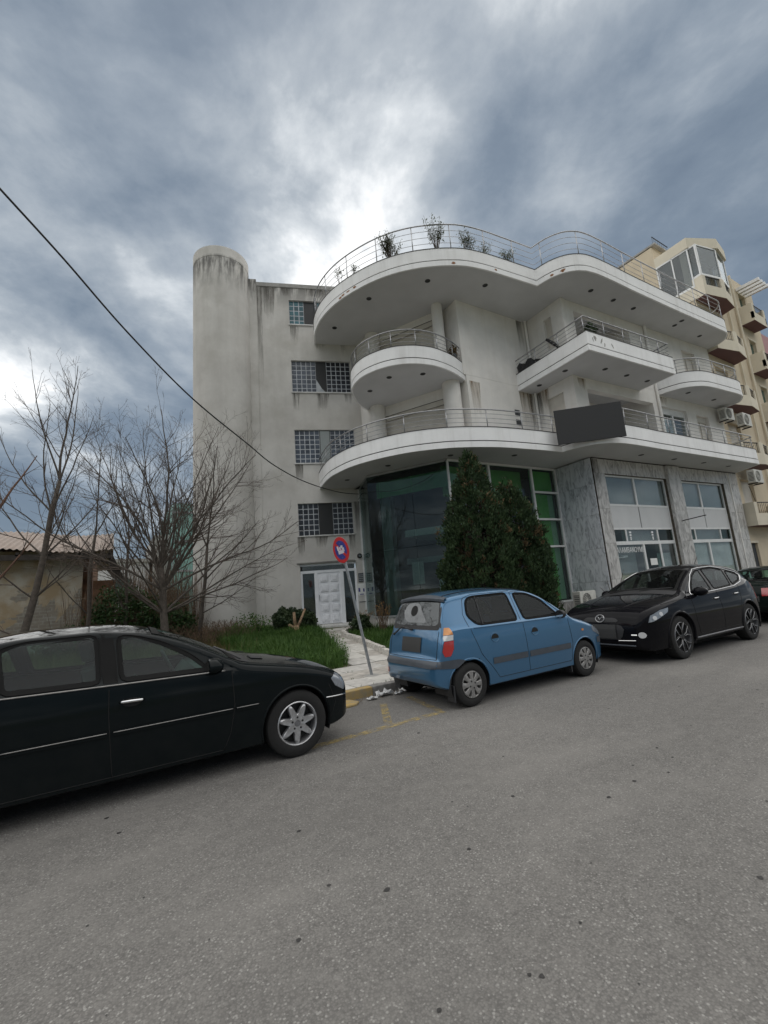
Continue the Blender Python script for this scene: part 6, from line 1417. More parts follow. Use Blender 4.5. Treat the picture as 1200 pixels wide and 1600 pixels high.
m = MB(); m.box(-0.95, 17.46, 0.2, -0.55, 24, 3.5); m.build('side_wall', 'brick_old', RH); MB().box(-13, 23.6, 0.2, -0.96, 24, 3.5).build('back_wall', 'ruin_plaster', RH); MB().box(-0.52, 17.3, 0.2, 0.1, 17.7, 2.6).build('brick_stub', 'brick_old', RH)
rows = []
for j, (y, z) in enumerate(((16.45, 3.50), (17.2, 3.72), (18.4, 4.05), (20.5, 4.60))):
    row = []
    for i in range(0, 521):
        x = -13.5+i*0.026; sag = 0.10*sin((x+6)*0.7)+0.06*sin(x*1.9+1)+(0.12*max(0, (x+1.2))**2*0.5); row.append((x, y, z+sag*0.6+0.022*sin(i*pi/3)))
    rows.append(row)
MB().grid(rows).build('roof', 'roof_sheet', RH, smooth='all')
MB().grid([[(p[0], 41.0-p[1], p[2]) for p in r][::-1] for r in rows]).build('roof', 'roof_sheet', RH, smooth='all')
for k in range(18): MB().box(-13.2+k*0.77, 16.5, 3.36, -13.12+k*0.77, 17.6, 3.47).build('rafter', 'old_wood', RH)
MB().box(-13.4, 16.5, 3.24, 0.0, 16.56, 3.40).build('eave_board', 'old_wood', RH)
for (x0, y0, z0, x1, y1, z1) in ((-0.4, 16.6, 3.2, 0.25, 16.66, 3.32), (-0.1, 16.7, 2.8, 0.35, 16.78, 3.6), (-0.3, 17.0, 3.0, 0.3, 17.08, 3.12)):
    MB().add([(x0,y0,z0),(x1,y0,z0-0.35),(x1,y0,z0-0.22),(x0,y0,z1),(x0,y1,z0),(x1,y1,z0-0.35),(x1,y1,z0-0.22),(x0,y1,z1)], [(0,1,2,3),(7,6,5,4),(0,4,5,1),(3,2,6,7),(1,5,6,2),(0,3,7,4)]).build('broken_board', 'old_wood', RH)
TB = wthing('netted_building', 'distant building wrapped in green scaffold netting behind the bare trees', 'building', (7, 40, 0))
MB().box(3.75, 36, 0, 9.5, 46, 9.3).build('netting', 'teal_net', TB); MB().box(2.6, 37, 0, 3.74, 46, 7.0).build('annex', 'concrete', TB)
for k in range(4): MB().box(3.72, 35.93, 1.9+k*2.2, 9.52, 35.99, 2.05+k*2.2).build('scaffold_rail', 'galv_steel', TB)
for k in range(5): MB().box(3.75+k*1.4, 35.90, 0, 3.80+k*1.4, 35.925, 9.4).build('scaffold_pole', 'galv_steel', TB)
FH = wthing('far_house', 'low pale house far behind the thicket', 'house', (0, 40, 0))
mat('far_white', (0.55, 0.55, 0.55), 0.9, var=0.06)
MB().box(-6, 38, 0, 2.4, 46, 5.1).build('wall', 'far_white', FH); MB().box(-6.2, 37.8, 5.102, 2.55, 46.2, 5.35).build('roof', 'concrete', FH)
for k in range(3): MB().box(-5+k*2.5, 37.97, 2.4, -3.8+k*2.5, 37.995, 3.9).build('window', 'glass_dark', FH)

# ------------------------------------------------------------------ leaning no-parking sign
sg_ = thing('no_parking_sign', 'leaning round red and blue no parking sign on a grey pole at the kerb', 'road sign', (3.906, 7.09, 0.13))
axis = Vector((-0.46, 0.02, 2.44)).normalized(); q = Vector((0,0,1)).rotation_difference(axis).to_matrix().to_4x4()
MB().tube([q @ Vector((0,0,-0.1)), q @ Vector((0,0,2.40))], 0.026, 10).build('pole', 'galv_steel', sg_, smooth=True)
MB().lathe([(0.0, 0.012), (0.10, 0.010), (0.13, 0.0)], 14).build('footing', 'concrete', sg_, smooth=True)
nrm = Vector((-0.985, -0.17, -0.05)); nrm = (nrm-axis*nrm.dot(axis)).normalized(); side = axis.cross(nrm)
M = Matrix((( side.x, axis.x, nrm.x, 0), (side.y, axis.y, nrm.y, 0), (side.z, axis.z, nrm.z, 0), (0,0,0,1))); M.translation = axis*2.24+nrm*0.032
def disc(m, R0, R1, z, n=40):
    return m.add([M @ Vector((r*cos(2*pi*k/n), r*sin(2*pi*k/n), z)) for r in (R0, R1) for k in range(n)], [(k, (k+1)%n, n+(k+1)%n, n+k) for k in range(n)] if R0 > 0 else [tuple(range(n, 2*n))])
pl = MB().lathe([(0.0, -0.003), (0.232, -0.003), (0.235, 0.0), (0.232, 0.002), (0.0, 0.002)], 40, M).build('sign_plate', 'sign_red', sg_)
disc(MB(), 0.0, 0.172, 0.0035).build('blue_field', 'sign_blue', pl)
bar = MB(); bar.add([M @ Matrix.Rotation(radians(-45), 4, 'Z') @ Vector(p) for p in ((-0.172,-0.026,0.0042),(0.172,-0.026,0.0042),(0.172,0.026,0.0042),(-0.172,0.026,0.0042))], [(0,1,2,3)]); bar.build('red_bar', 'sign_red', pl)
mat('sticker_pale', (0.70, 0.66, 0.70), 0.6, var=0.15, scale=60)
for (x, y, w, h) in ((-0.075, 0.035, 0.028, 0.045), (-0.015, 0.03, 0.024, 0.03), (0.045, 0.055, 0.03, 0.022), (-0.005, -0.035, 0.085, 0.032), (0.085, 0.0, 0.022, 0.04), (0.06, 0.02, 0.02, 0.03)):
    st = MB(); st.add([M @ Vector((x+a*w*random.uniform(.8,1.1), y+b*h*random.uniform(.8,1.1), 0.0050)) for a, b in ((-1,-1),(0,-1.1),(1,-1),(1,1),(0,.9),(-1,1))], [tuple(range(6))]); st.build('torn_sticker', 'sticker_pale', pl)
for z in (2.10, 2.36): MB().tube([q @ Vector((0.030*cos(2*pi*k/14), 0.030*sin(2*pi*k/14), z)) for k in range(14)], 0.008, 5, closed=True).build('clamp', 'galv_steel', sg_)

# ------------------------------------------------------------------ entrance fittings
ic = wthing('intercom_panel', 'dark intercom panel on the pillar right of the white door', 'intercom', LW.p(1.25, -0.02, 2.1))
LW.b('plate', 'plaque_dark', ic, 1.14, 1.34, -0.03, -0.002, 1.98, 2.32, bevel=0.004)
for i in range(2):
    for j in range(4): LW.b('button_row', 'alu_grey', ic, 1.16+i*0.09, 1.235+i*0.09, -0.034, -0.0305, 2.02+j*0.07, 2.05+j*0.07)
nb_ = wthing('notice_board', 'blue and white posted notices below the intercom panel', 'notice', LW.p(1.25, -0.02, 1.6))
LW.b('sheet', 'paper_white', nb_, 1.10, 1.36, -0.012, -0.002, 1.46, 1.92); LW.b('printed_block', 'poster_blue', nb_, 1.11, 1.18, -0.015, -0.0125, 1.60, 1.75); LW.b('printed_block', 'poster_blue', nb_, 1.29, 1.35, -0.015, -0.0125, 1.60, 1.72); LW.b('printed_block', 'poster_blue', nb_, 1.16, 1.31, -0.015, -0.0125, 1.485, 1.52)
tag(LW.b('mail_slot', 'plaque_dark', None, 1.12, 1.36, -0.02, -0.002, 1.20, 1.225), 'thin dark slot below the notices beside the door', 'mail slot')
lm = wthing('wall_lamp', 'round black lamp on the pillar above the intercom panel', 'lamp', LW.p(1.25, -0.1, 3.0))
Ml = Matrix.Translation(LW.p(1.24, -0.02, 3.0)) @ Matrix.Rotation(LW.ang, 4, 'Z') @ Matrix.Rotation(pi/2, 4, 'X')
MB().lathe([(0.0, 0.10), (0.06, 0.10), (0.085, 0.07), (0.10, 0.02), (0.10, 0.0), (0.0, 0.0)], 18, Ml).build('housing', 'black_plastic', lm, smooth=True); MB().lathe([(0.0, 0.103), (0.045, 0.103)], 14, Ml).build('lens', 'glass_clear', lm)

# ------------------------------------------------------------------ cables
def sag_cable(name, label, pts, r):
    P = [Vector(p) for p in pts]; out = []
    for i in range(len(P)-1):
        p0, p1, p2, p3 = P[max(i-1,0)], P[i], P[i+1], P[min(i+2,len(P)-1)]
        for k in range(8):
            t = k/8; out.append(0.5*((2*p1)+(-p0+p2)*t+(2*p0-5*p1+4*p2-p3)*t*t+(-p0+3*p1-3*p2+p3)*t**3))
    out.append(P[-1]); tag(MB().tube(out, r, 6).build(name, 'cable_black', smooth='all'), label, 'cable')
sag_cable('overhead_cable', 'black overhead cable running from the upper left down to the white building', [(-3.608, 3.721, 7.765), (-2.432, 4.861, 7.168), (-1.845, 5.43, 6.869), (-1.257, 6.0, 6.57), (-0.669, 6.57, 6.271), (0.11, 7.325, 5.822), (1.186, 8.368, 5.366), (2.503, 9.645, 5.066), (3.447, 10.56, 4.869), (4.831, 11.901, 4.862), (6.789, 13.8, 5.116), (8.425, 15.385, 5.491)], 0.014)
sag_cable('thin_cable', 'thin cable sagging along the dark shop glazing under the first floor slab', [(8.42, 15.38, 5.30), (8.0, 14.6, 5.1), (7.75, 13.6, 5.12), (8.3, 12.5, 4.95), (8.95, 11.5, 5.15), (9.36, 10.85, 5.70)], 0.008)
# ------------------------------------------------------------------ litter in the gutter
def paper(label, x, y, s, seed):
    random.seed(seed); n = 7; rows = []
    for i in range(n):
        rows.append([(x+(i/(n-1)-.5)*s*1.6+random.uniform(-.2,.2)*s/n*2, y+(j/(n-1)-.5)*s*0.8+random.uniform(-.2,.2)*s/n*2, 0.012+abs(random.gauss(0, 0.22))*s) for j in range(n)])
    tag(MB().grid(rows).build('crumpled_paper', 'paper_grey'), label, 'litter', 'crumpled papers in the gutter')
for k, (x, y, s) in enumerate(((3.30, 6.03, .10), (3.56, 6.10, .16), (3.76, 6.02, .09), (3.98, 6.10, .17), (4.24, 6.05, .08))):
    paper(('leftmost crumpled white paper in the gutter by the yellow kerb', 'large crumpled paper second from the left in the gutter', 'small crumpled paper between two larger ones in the gutter', 'large crumpled paper nearest the blue car in the gutter', 'rightmost small paper scrap behind the blue car')[k], x, y, s, 40+k)
random.seed(11)
m = MB()
for k in range(260):
    x = random.uniform(2.4, 5.2); y = 6.22-abs(random.gauss(0, .12)); r = random.uniform(.006, .022); a = random.random()*6
    m.add([(x+r*cos(a+t), y+r*.5*sin(a+t), .004+random.random()*.008) for t in (0, 1.6, 3.1, 4.7)], [(0,1,2,3)])
mat('dead_leaf', (0.14, 0.09, 0.045), 0.9, var=0.4, scale=30)
tag(m.build('gutter_debris', 'dead_leaf'), 'dead leaves and grit along the foot of the kerb', 'debris', kind='stuff')
# ------------------------------------------------------------------ plants
def leaf_mat(name, c1, c2, rough=0.6, trans=0.25):
    m, n, l = new_mat(name); out = N(n, 'ShaderNodeOutputMaterial'); b = N(n, 'ShaderNodeBsdfPrincipled'); b.inputs['Roughness'].default_value = rough; b.inputs['Specular IOR Level'].default_value = 0.3
    g = N(n, 'ShaderNodeNewGeometry'); nz = N(n, 'ShaderNodeTexNoise', Scale=3.0, Detail=3.0); l.new(g.outputs['Position'], nz.inputs['Vector'])
    ad = N(n, 'ShaderNodeMath', operation='MULTIPLY_ADD'); l.new(g.outputs['Random Per Island'], ad.inputs[0]); ad.inputs[1].default_value = 0.6; 
    r = N(n, 'ShaderNodeMapRange'); l.new(nz.outputs['Fac'], r.inputs['Value']); r.inputs['From Min'].default_value = 0.35; r.inputs['From Max'].default_value = 0.65; r.inputs['To Min'].default_value = -0.1; r.inputs['To Max'].default_value = 0.5; l.new(r.outputs[0], ad.inputs[2])
    cl = N(n, 'ShaderNodeClamp'); l.new(ad.outputs[0], cl.inputs[0])
    x = N(n, 'ShaderNodeMix', data_type='RGBA'); l.new(cl.outputs[0], x.inputs[0]); x.inputs[6].default_value = (*c1, 1); x.inputs[7].default_value = (*c2, 1); l.new(x.outputs[2], b.inputs['Base Color'])
    t = N(n, 'ShaderNodeBsdfTranslucent'); l.new(x.outputs[2], t.inputs[0]); mx = N(n, 'ShaderNodeMixShader'); mx.inputs[0].default_value = trans; l.new(b.outputs[0], mx.inputs[1]); l.new(t.outputs[0], mx.inputs[2]); l.new(mx.outputs[0], out.inputs[0])
leaf_mat('leaf_conifer', (0.016, 0.034, 0.015), (0.056, 0.092, 0.036), 0.7, 0.2)
leaf_mat('leaf_dry', (0.09, 0.065, 0.035), (0.17, 0.12, 0.06), 0.8, 0.15)
leaf_mat('leaf_hedge', (0.020, 0.040, 0.018), (0.06, 0.085, 0.035), 0.55, 0.2)
leaf_mat('leaf_ivy', (0.016, 0.040, 0.012), (0.05, 0.095, 0.025), 0.55, 0.2)
leaf_mat('leaf_weed', (0.035, 0.085, 0.015), (0.085, 0.17, 0.03), 0.6, 0.3)
leaf_mat('grass_blade', (0.028, 0.075, 0.014), (0.085, 0.155, 0.032), 0.6, 0.3)
leaf_mat('leaf_olive', (0.05, 0.07, 0.03), (0.13, 0.15, 0.08), 0.5, 0.3)
leaf_mat('leaf_bud', (0.20, 0.10, 0.03), (0.36, 0.20, 0.06), 0.7, 0.2)
mat('bark_grey', (0.095, 0.078, 0.064), 0.95, var=0.25, scale=14, bump=0.4, bscale=40)
mat('bark_red', (0.14, 0.075, 0.05), 0.95, var=0.25, scale=14, bump=0.4, bscale=40)
mat('twig', (0.105, 0.080, 0.065), 0.95, var=0.2, scale=6)
mat('stalk_dry', (0.15, 0.10, 0.062), 0.95, var=0.3, scale=5)
mat('cut_wood', (0.30, 0.20, 0.12), 0.9, var=0.25, scale=20, bump=0.3)

def rvec(): 
    a = random.uniform(0, 2*pi); z = random.uniform(-1, 1); r = sqrt(1-z*z); return Vector((r*cos(a), r*sin(a), z))
def bare_tree(label, base, trunk, limbs, maxlvl=3, seed=1, spread=1.0, up=0.03, dens=(2.7, 4.6, 6.2), bark='bark_grey', group='bare trees on the empty lot'):
    """trunk = polyline of (x,y,z,r); limbs = (trunk index, direction, length, radius)"""
    random.seed(seed); t = thing('bare_tree', label, 'tree', base, 0, group)
    MB().tube([p[:3] for p in trunk], [p[3] for p in trunk], 9).build('trunk', bark, t, smooth='all')
    parts = [MB(), MB()]
    def grow(p, d, L, r, lvl):
        seg_ = (0.30, 0.22, 0.15, 0.11)[lvl]; n = max(2, int(L/seg_)); pts = [p.copy()]; rr = [r]; dirs = [d.copy()]
        for i in range(n):
            d = (d+rvec()*(0.11, 0.15, 0.17, 0.18)[lvl]+Vector((0, 0, up*(1.0 if lvl < 2 else 1.6)))).normalized()
            p = p+d*(L/n); pts.append(p.copy()); rr.append(lerp(r, max(0.0022, r*0.22), (i+1)/n)); dirs.append(d.copy())
        parts[0 if lvl == 0 else 1].tube(pts, rr, (7, 4, 3, 3)[lvl], cap=False)
        if lvl >= maxlvl: return
        k = max(1, int(L*dens[lvl]*random.uniform(.8, 1.2)))
        for j in range(k):
            f = random.uniform(0.18, 0.98) if lvl else random.uniform(0.12, 0.98); i = min(n-1, int(f*n)); q = pts[i].lerp(pts[i+1], f*n-i); dd = dirs[i]
            s = (rvec()-dd*rvec().dot(dd)); s = (s-dd*s.dot(dd)).normalized(); a = radians(random.uniform(24, 52))
            nd = (dd*cos(a)+s*sin(a)*spread+Vector((0,0,.10))).normalized()
            grow(q, nd, L*random.uniform(.28, .55)*(1-.45*f), max(0.0028, rr[i]*random.uniform(.4, .62)), lvl+1)
    for i, d, L, r in limbs: grow(Vector(trunk[i][:3]), Vector(d).normalized(), L, r, 0)
    parts[0].build('limbs', bark, t, smooth='all'); parts[1].build('twigs', 'twig', t, smooth='all')['kind'] = 'stuff'
    return t
# the wide vase-shaped tree in front of the round tower: many stems fanning out from near the ground
_r = random.Random(4); LB = []
for k in range(22):
    a = 2*pi*k/22+_r.uniform(-.15, .15); sp = _r.uniform(.25, 1.05); LB.append((_r.choice((2, 3, 3, 4, 4, 4)), (cos(a)*sp+.05, sin(a)*sp*.55, 1.0 if sp < .7 else .72), _r.uniform(3.4, 4.9) if sp < .75 else _r.uniform(3.0, 4.0), _r.uniform(.024, .036)))
LB += [(4,(0,0,1),4.6,.04),(3,(1.0,-.1,.62),4.2,.034),(2,(1.15,.1,.50),3.9,.032),(2,(1.05,-.35,.42),3.6,.03),(3,(-.9,-.1,.75),4.4,.034),(2,(-1.0,.2,.6),4.0,.03)]
bare_tree('wide many-stemmed bare tree in front of the round tower', (1.2, 13.0, 0.3), [(0,0,-.1,.12),(.02,.03,.5,.105),(-.03,.05,1.1,.09),(-.06,.02,1.7,.08),(-.10,0,2.3,.065)], LB, seed=5, dens=(3.4, 4.8, 5.6))
bare_tree('tall straight bare tree at the left edge with upright shoots', (-1.85, 13.4, 0.3), [(0,0,-.1,.10),(.12,0,.8,.085),(.28,.05,1.7,.075),(.42,.05,2.7,.065),(.52,.02,3.8,.055),(.66,0,4.6,.045)],
    [(5,(.06,0,1),3.2,.032),(5,(.22,.1,1),2.9,.024),(5,(-.16,-.1,1),3.0,.024),(4,(-.3,0,1),2.9,.024),(4,(.4,-.2,1),2.7,.024),(4,(-.6,.1,.9),2.5,.022),(3,(-.8,.2,.8),2.6,.024),(3,(.7,.2,.85),2.6,.024),(3,(.4,-.4,.9),2.5,.022),(2,(.8,-.3,.7),2.3,.022),(2,(-.7,-.3,.7),2.3,.022),(3,(.1,.5,.9),2.6,.024),(1,(-.8,.1,.5),1.9,.02),(2,(.6,.4,.7),2.2,.02)], seed=9, up=0.06, dens=(3.2, 5.0, 6.5))
bare_tree('thick reddish bare trunk cut by the left edge of the picture', (-2.55, 12.3, 0.3), [(0,0,-.1,.17),(.05,0,.8,.16),(.10,0,1.6,.15),(.04,0,2.4,.12)],
    [(3,(-.2,0,1),3.0,.05),(3,(.35,.1,1),2.8,.045),(2,(-.5,-.2,.9),2.8,.04),(2,(.6,-.1,.7),1.9,.035)], seed=12, bark='bark_red')
bare_tree('slender bare sapling between the left tree and the wide tree', (-0.55, 14.6, 0.3), [(0,0,-.1,.06),(.05,0,1.2,.055),(.02,.02,2.4,.045),(.12,0,3.4,.035)],
    [(3,(.02,0,1),2.8,.025),(3,(.4,0,.9),2.2,.02),(2,(-.5,.1,.8),2.3,.022),(2,(.5,-.1,.8),2.2,.02),(1,(-.6,0,.7),1.8,.018)], seed=21)
bare_tree('thin bare sapling rising behind the derelict house corner', (0.35, 15.0, 0.3), [(0,0,-.1,.05),(.03,0,1.2,.045),(.0,.02,2.4,.038),(.05,0,3.3,.03)],
    [(3,(.02,0,1),3.0,.022),(3,(.35,0,.9),2.4,.02),(2,(-.4,.1,.9),2.6,.02),(2,(.5,-.1,.8),2.4,.018),(1,(-.5,0,.8),2.2,.016),(3,(-.25,0,1),2.6,.018)], seed=41)
bare_tree('bare sapling leaning over the thicket beside the tower', (2.25, 14.6, 0.3), [(0,0,-.1,.07),(.08,0,1.0,.06),(.20,.02,2.0,.05),(.26,0,3.0,.04)],
    [(3,(.15,-.1,1),3.2,.03),(3,(-.4,0,.9),2.6,.025),(2,(.6,0,.8),2.3,.025),(1,(.8,-.2,.45),2.0,.02),(2,(-.3,.3,1),2.6,.02)], seed=33)

def leaf_cloud(mb, c, rad, n, size, shell=0.45, flat=1.0, droop=0.0, keep=None):
    """small leaves spread through an uneven ellipsoid"""
    c = Vector(c)
    for _ in range(n):
        u = rvec(); k = (shell+(1-shell)*random.random()**0.5)*(0.82+0.36*mnoise.noise(u*1.7+c)); p = c+Vector((u.x*rad[0], u.y*rad[1], u.z*rad[2]))*k
        if keep and not keep(p): continue
        s = size*random.uniform(.6, 1.3); a = (rvec()+u*0.6).normalized(); b = a.orthogonal().normalized(); b = (b*cos(t_) + a.cross(b)*sin(t_)) if (t_ := random.uniform(0, 6.28)) is not None else b
        w = a.cross(b)*s*0.38; q = b*s
        mb.add([p-q*0.5, p+w, p+q*0.5+a*s*.12, p-w], [(0,1,2,3)])
def conifer(label, base, h, rmax, n, seed, rprof):
    random.seed(seed); t = thing('conifer', label, 'tree', base, 0, 'dark conifers in front of the green glazing'); rp = Curve1(rprof)
    MB().tube([(0,0,-.1),(.02,0,h*.5),(0,0,h*.93)], [.11,.07,.015], 8).build('trunk', 'bark_grey', t, smooth='all')
    m, dry = MB(), MB()
    # sprays: upward flattened fans gathered in clumps
    nc = n//26
    for k in range(nc):
        z = h*(1-(random.random())**0.62)*0.985+0.02; a = random.uniform(0, 2*pi); R = rp(z/h)*rmax*(0.84+0.36*mnoise.noise(Vector((cos(a)*1.6, sin(a)*1.6, z*1.5+seed)))+0.24*mnoise.noise(Vector((cos(a)*4.5, sin(a)*4.5, z*3.2+seed))))
        if mnoise.noise(Vector((cos(a)*3.1+9, sin(a)*3.1, z*2.4))) < -0.42: continue
        dpt = random.random()**2.2; rr = R*(1-0.42*dpt); c = Vector((rr*cos(a), rr*sin(a), z)); o = Vector((cos(a), sin(a), 0.75)).normalized(); cs = random.uniform(.05, .17)
        tgt = dry if (dpt > .72 and random.random() < .5) or random.random() < .035 or mnoise.noise(Vector((cos(a)*2.2, sin(a)*2.2+5, z*1.8))) > .56 else m
        for j in range(26):
            p = c+Vector((0, 0, random.uniform(-.4, 1)*cs))+rvec()*cs*.7; d = (o*random.uniform(.3, 1)+rvec()*0.6+Vector((0,0,.6))).normalized(); L = random.uniform(.045, .125); w = d.cross(rvec()).normalized()*L*random.uniform(.16, .30)
            tgt.add([p-w*.4, p+d*L*.45-w, p+d*L, p+d*L*.5+w], [(0,1,2,3)])
    m.build('crown', 'leaf_conifer', t); dry.build('dry_sprays', 'leaf_dry', t)
    # dark inner mass of old twigs
    tw = MB()
    for k in range(260):
        z = random.uniform(.15, h*.95); a = random.uniform(0, 2*pi); R = rp(z/h)*rmax*.8; tw.tube([(0,0,max(.05, z-.35*R)), (R*.6*cos(a), R*.6*sin(a), z-.05), (R*cos(a), R*sin(a), z+.15)], [.014,.008,.003], 3, cap=False)
    tw.build('branches', 'twig', t)
    return t
conifer('taller dark conifer rising behind the blue car', (9.15, 9.62, 0.2), 5.25, 1.22, 66000, 3, [(0,.80),(.12,.98),(.35,1.0),(.55,.86),(.72,.60),(.86,.34),(.95,.18),(1,.03)])
conifer('lower broader dark conifer right of the taller one', (10.52, 9.55, 0.2), 4.35, 1.16, 62000, 4, [(0,.90),(.15,1.0),(.42,1.0),(.60,.88),(.78,.66),(.90,.42),(1,.08)])

# clipped hedge shrub by the door, with a pale sawn stump in front
hd = thing('hedge_bush', 'dark clipped evergreen bush left of the white door', 'bush', (5.1, 14.3, 0.35)); random.seed(14)
m = MB()
for c, r in (((0,0,.48),(.62,.5,.46)),((.42,-.1,.40),(.42,.4,.42)),((-.35,0,.55),(.36,.4,.42))): leaf_cloud(m, c, r, 3000, .075, .62, keep=lambda p: p.z > 0)
m.build('foliage', 'leaf_hedge', hd)
m = MB()
for k in range(40): a = random.uniform(0, 6.28); m.tube([(random.uniform(-.2,.2), random.uniform(-.1,.1), 0), (.3*cos(a), .25*sin(a), .4), (.55*cos(a), .42*sin(a), .6)], [.012,.008,.004], 4)
m.build('stems', 'twig', hd)
st = thing('tree_stump', 'pale sawn stump with forked stubs in front of the dark bush', 'stump', (4.92, 13.55, 0.34))
MB().tube([(0,0,-.1),(.0,0,.15),(-.02,0,.38)], [.14,.11,.10], 10).build('trunk', 'cut_wood', st, smooth='all')
for pts, r in (([(-.02,0,.3),(-.05,0,.55),(-.06,.0,.78)], .05), ([(0,0,.28),(.14,0,.50),(.30,-.02,.86)], .042), ([(-.03,0,.25),(-.18,0,.38),(-.24,0,.42)], .045)): MB().tube(pts, [r*1.2, r, r*.85], 8).build('stub', 'cut_wood', st, smooth='all')

# leafless shrubs with orange buds in the planting bed
def bud_shrub(label, base, h, n, seed):
    random.seed(seed); t = thing('budding_shrub', label, 'shrub', base, 0, 'twiggy shrubs in the planting bed'); m, b = MB(), MB()
    for k in range(n):
        a = random.uniform(0, 6.28); sp = random.uniform(.05, .34); p0 = Vector((random.uniform(-.12,.12), random.uniform(-.1,.1), 0)); p2 = Vector((sp*cos(a), sp*sin(a), h*random.uniform(.65, 1.05))); p1 = p0.lerp(p2, .5)+rvec()*.05
        m.tube([p0, p1, p2], [.009,.007,.004], 4)
        for j in range(9):
            q = p1.lerp(p2, random.random()**.6)+rvec()*.035; s = random.uniform(.02, .045); u = rvec(); v = u.orthogonal().normalized(); b.add([q-v*s*.3, q+u*s, q+v*s*.3], [(0,1,2)])
    m.build('stems', 'stalk_dry', t); b.build('buds', 'leaf_bud', t)
bud_shrub('twiggy orange-budded shrub right of the doorstep', (7.30, 12.3, .28), .95, 34, 51)
bud_shrub('twiggy orange-budded shrub nearest the blue car', (8.05, 11.7, .26), .95, 30, 52)
bud_shrub('small twiggy shrub beside the intercom pillar', (6.95, 12.9, .30), .7, 24, 53)
sb = thing('green_shrub', 'low dark green shrub beside the door right of the path', 'shrub', (6.75, 12.75, .28)); random.seed(60); m = MB(); leaf_cloud(m, (0,0,.3), (.42,.35,.36), 1800, .08, .4, keep=lambda p: p.z > 0); m.build('foliage', 'leaf_hedge', sb)
# thorny bare shoots beside the ground air conditioner
ts_ = thing('bare_shoots', 'bare dark shoots standing before the marble pillar', 'shrub', (14.1, 8.75, .15)); m = MB()
for d, L in (((-.75,0,1.0),1.0),((-.12,.1,1.1),1.1),((.55,0,1.15),1.3),((-1.1,0,.7),.9),((.2,-.1,.8),.7)): m.tube([(0,0,0), tuple(c*.3 for c in d), (d[0]*L*.6, d[1]*L, d[2]*L*.62+.15), (d[0]*L, d[1]*L, d[2]*L)], [.016,.013,.010,.006], 5)
m.build('stems', 'twig', ts_)

# ivy mound, weeds, brush along the left lot
iv = thing('ivy_mound', 'dark green ivy mound beside the derelict house', 'bush', (0.35, 15.4, .35)); random.seed(70); m = MB()
for c, r, n in (((0,0,.9),(1.2,.8,1.15),5200),((1.2,.1,.6),(1.0,.8,.85),3600),((-1.3,.1,.4),(.9,.6,.6),2400)): leaf_cloud(m, c, r, n, .085, .55, keep=lambda p: p.z > -.3)
m.build('foliage', 'leaf_ivy', iv)
m = MB()
for k in range(60): a = random.uniform(0, 6.28); m.tube([(random.uniform(-1,1.6), random.uniform(-.3,.3), 0), (random.uniform(-1,1.8), random.uniform(-.4,.4), 1.0), (random.uniform(-1.3,2), random.uniform(-.6,.4), 1.7)], [.01,.008,.004], 3)
m.build('stems', 'stalk_dry', iv)
random.seed(71); m = MB()
for k in range(1500):
    x, y = random.uniform(-1.2, 2.6), random.uniform(15.6, 19.5)
    if y > 16.3 and x < -.4: continue
    h = random.uniform(.9, 3.0)*(1.0 if x > .3 else .75); p = Vector((x, y, .3)); q = p+Vector((random.gauss(0,.22), random.gauss(0,.2), h)); m.tube([p, p.lerp(q, .5)+rvec()*.10, q], [.009,.007,.003], 3, cap=False)
    if random.random() < .5: m.tube([p.lerp(q, .5), p.lerp(q, .7)+rvec()*.3, p.lerp(q, .85)+rvec()*.35], [.005,.004,.002], 3, cap=False)
tag(m.build('dry_thicket', 'stalk_dry'), 'tall brown dry thicket between the house and the tower', 'thicket', kind='stuff')
random.seed(72); m = MB()
for k in range(900):
    x, y = random.uniform(1.6, 3.6), random.uniform(13.9, 16.0); p = Vector((x, y, .32)); d = rvec(); q = p+Vector((d.x*.5, d.y*.3, random.uniform(.1, .75))); m.tube([p, p.lerp(q, .5)+rvec()*.12, q, q+Vector((d.x*.2, d.y*.2, -.08))], [.007,.006,.004,.002], 3, cap=False)
tag(m.build('dead_brush', 'stalk_dry'), 'tangle of dead brush at the foot of the round tower', 'brush', kind='stuff')
random.seed(73); wd = thing('weed_clump', 'leafy green weeds at the foot of the tower', 'weeds', (3.85, 14.6, .35)); m = MB()
for k in range(70):
    a = random.uniform(0, 6.28); r = random.uniform(0, .55); p = Vector((r*cos(a)*1.3, r*sin(a)*.6, 0)); h = random.uniform(.3, .85)
    for j in range(26): q = p+Vector((random.gauss(0,.05), random.gauss(0,.05), h*random.random())); s = random.uniform(.04,.09); u = (rvec()+Vector((0,0,.3))).normalized(); v = u.orthogonal().normalized()*s*.35; m.add([q, q+u*s*.5+v, q+u*s, q+u*s*.5-v], [(0,1,2,3)])
m.build('foliage', 'leaf_weed', wd)

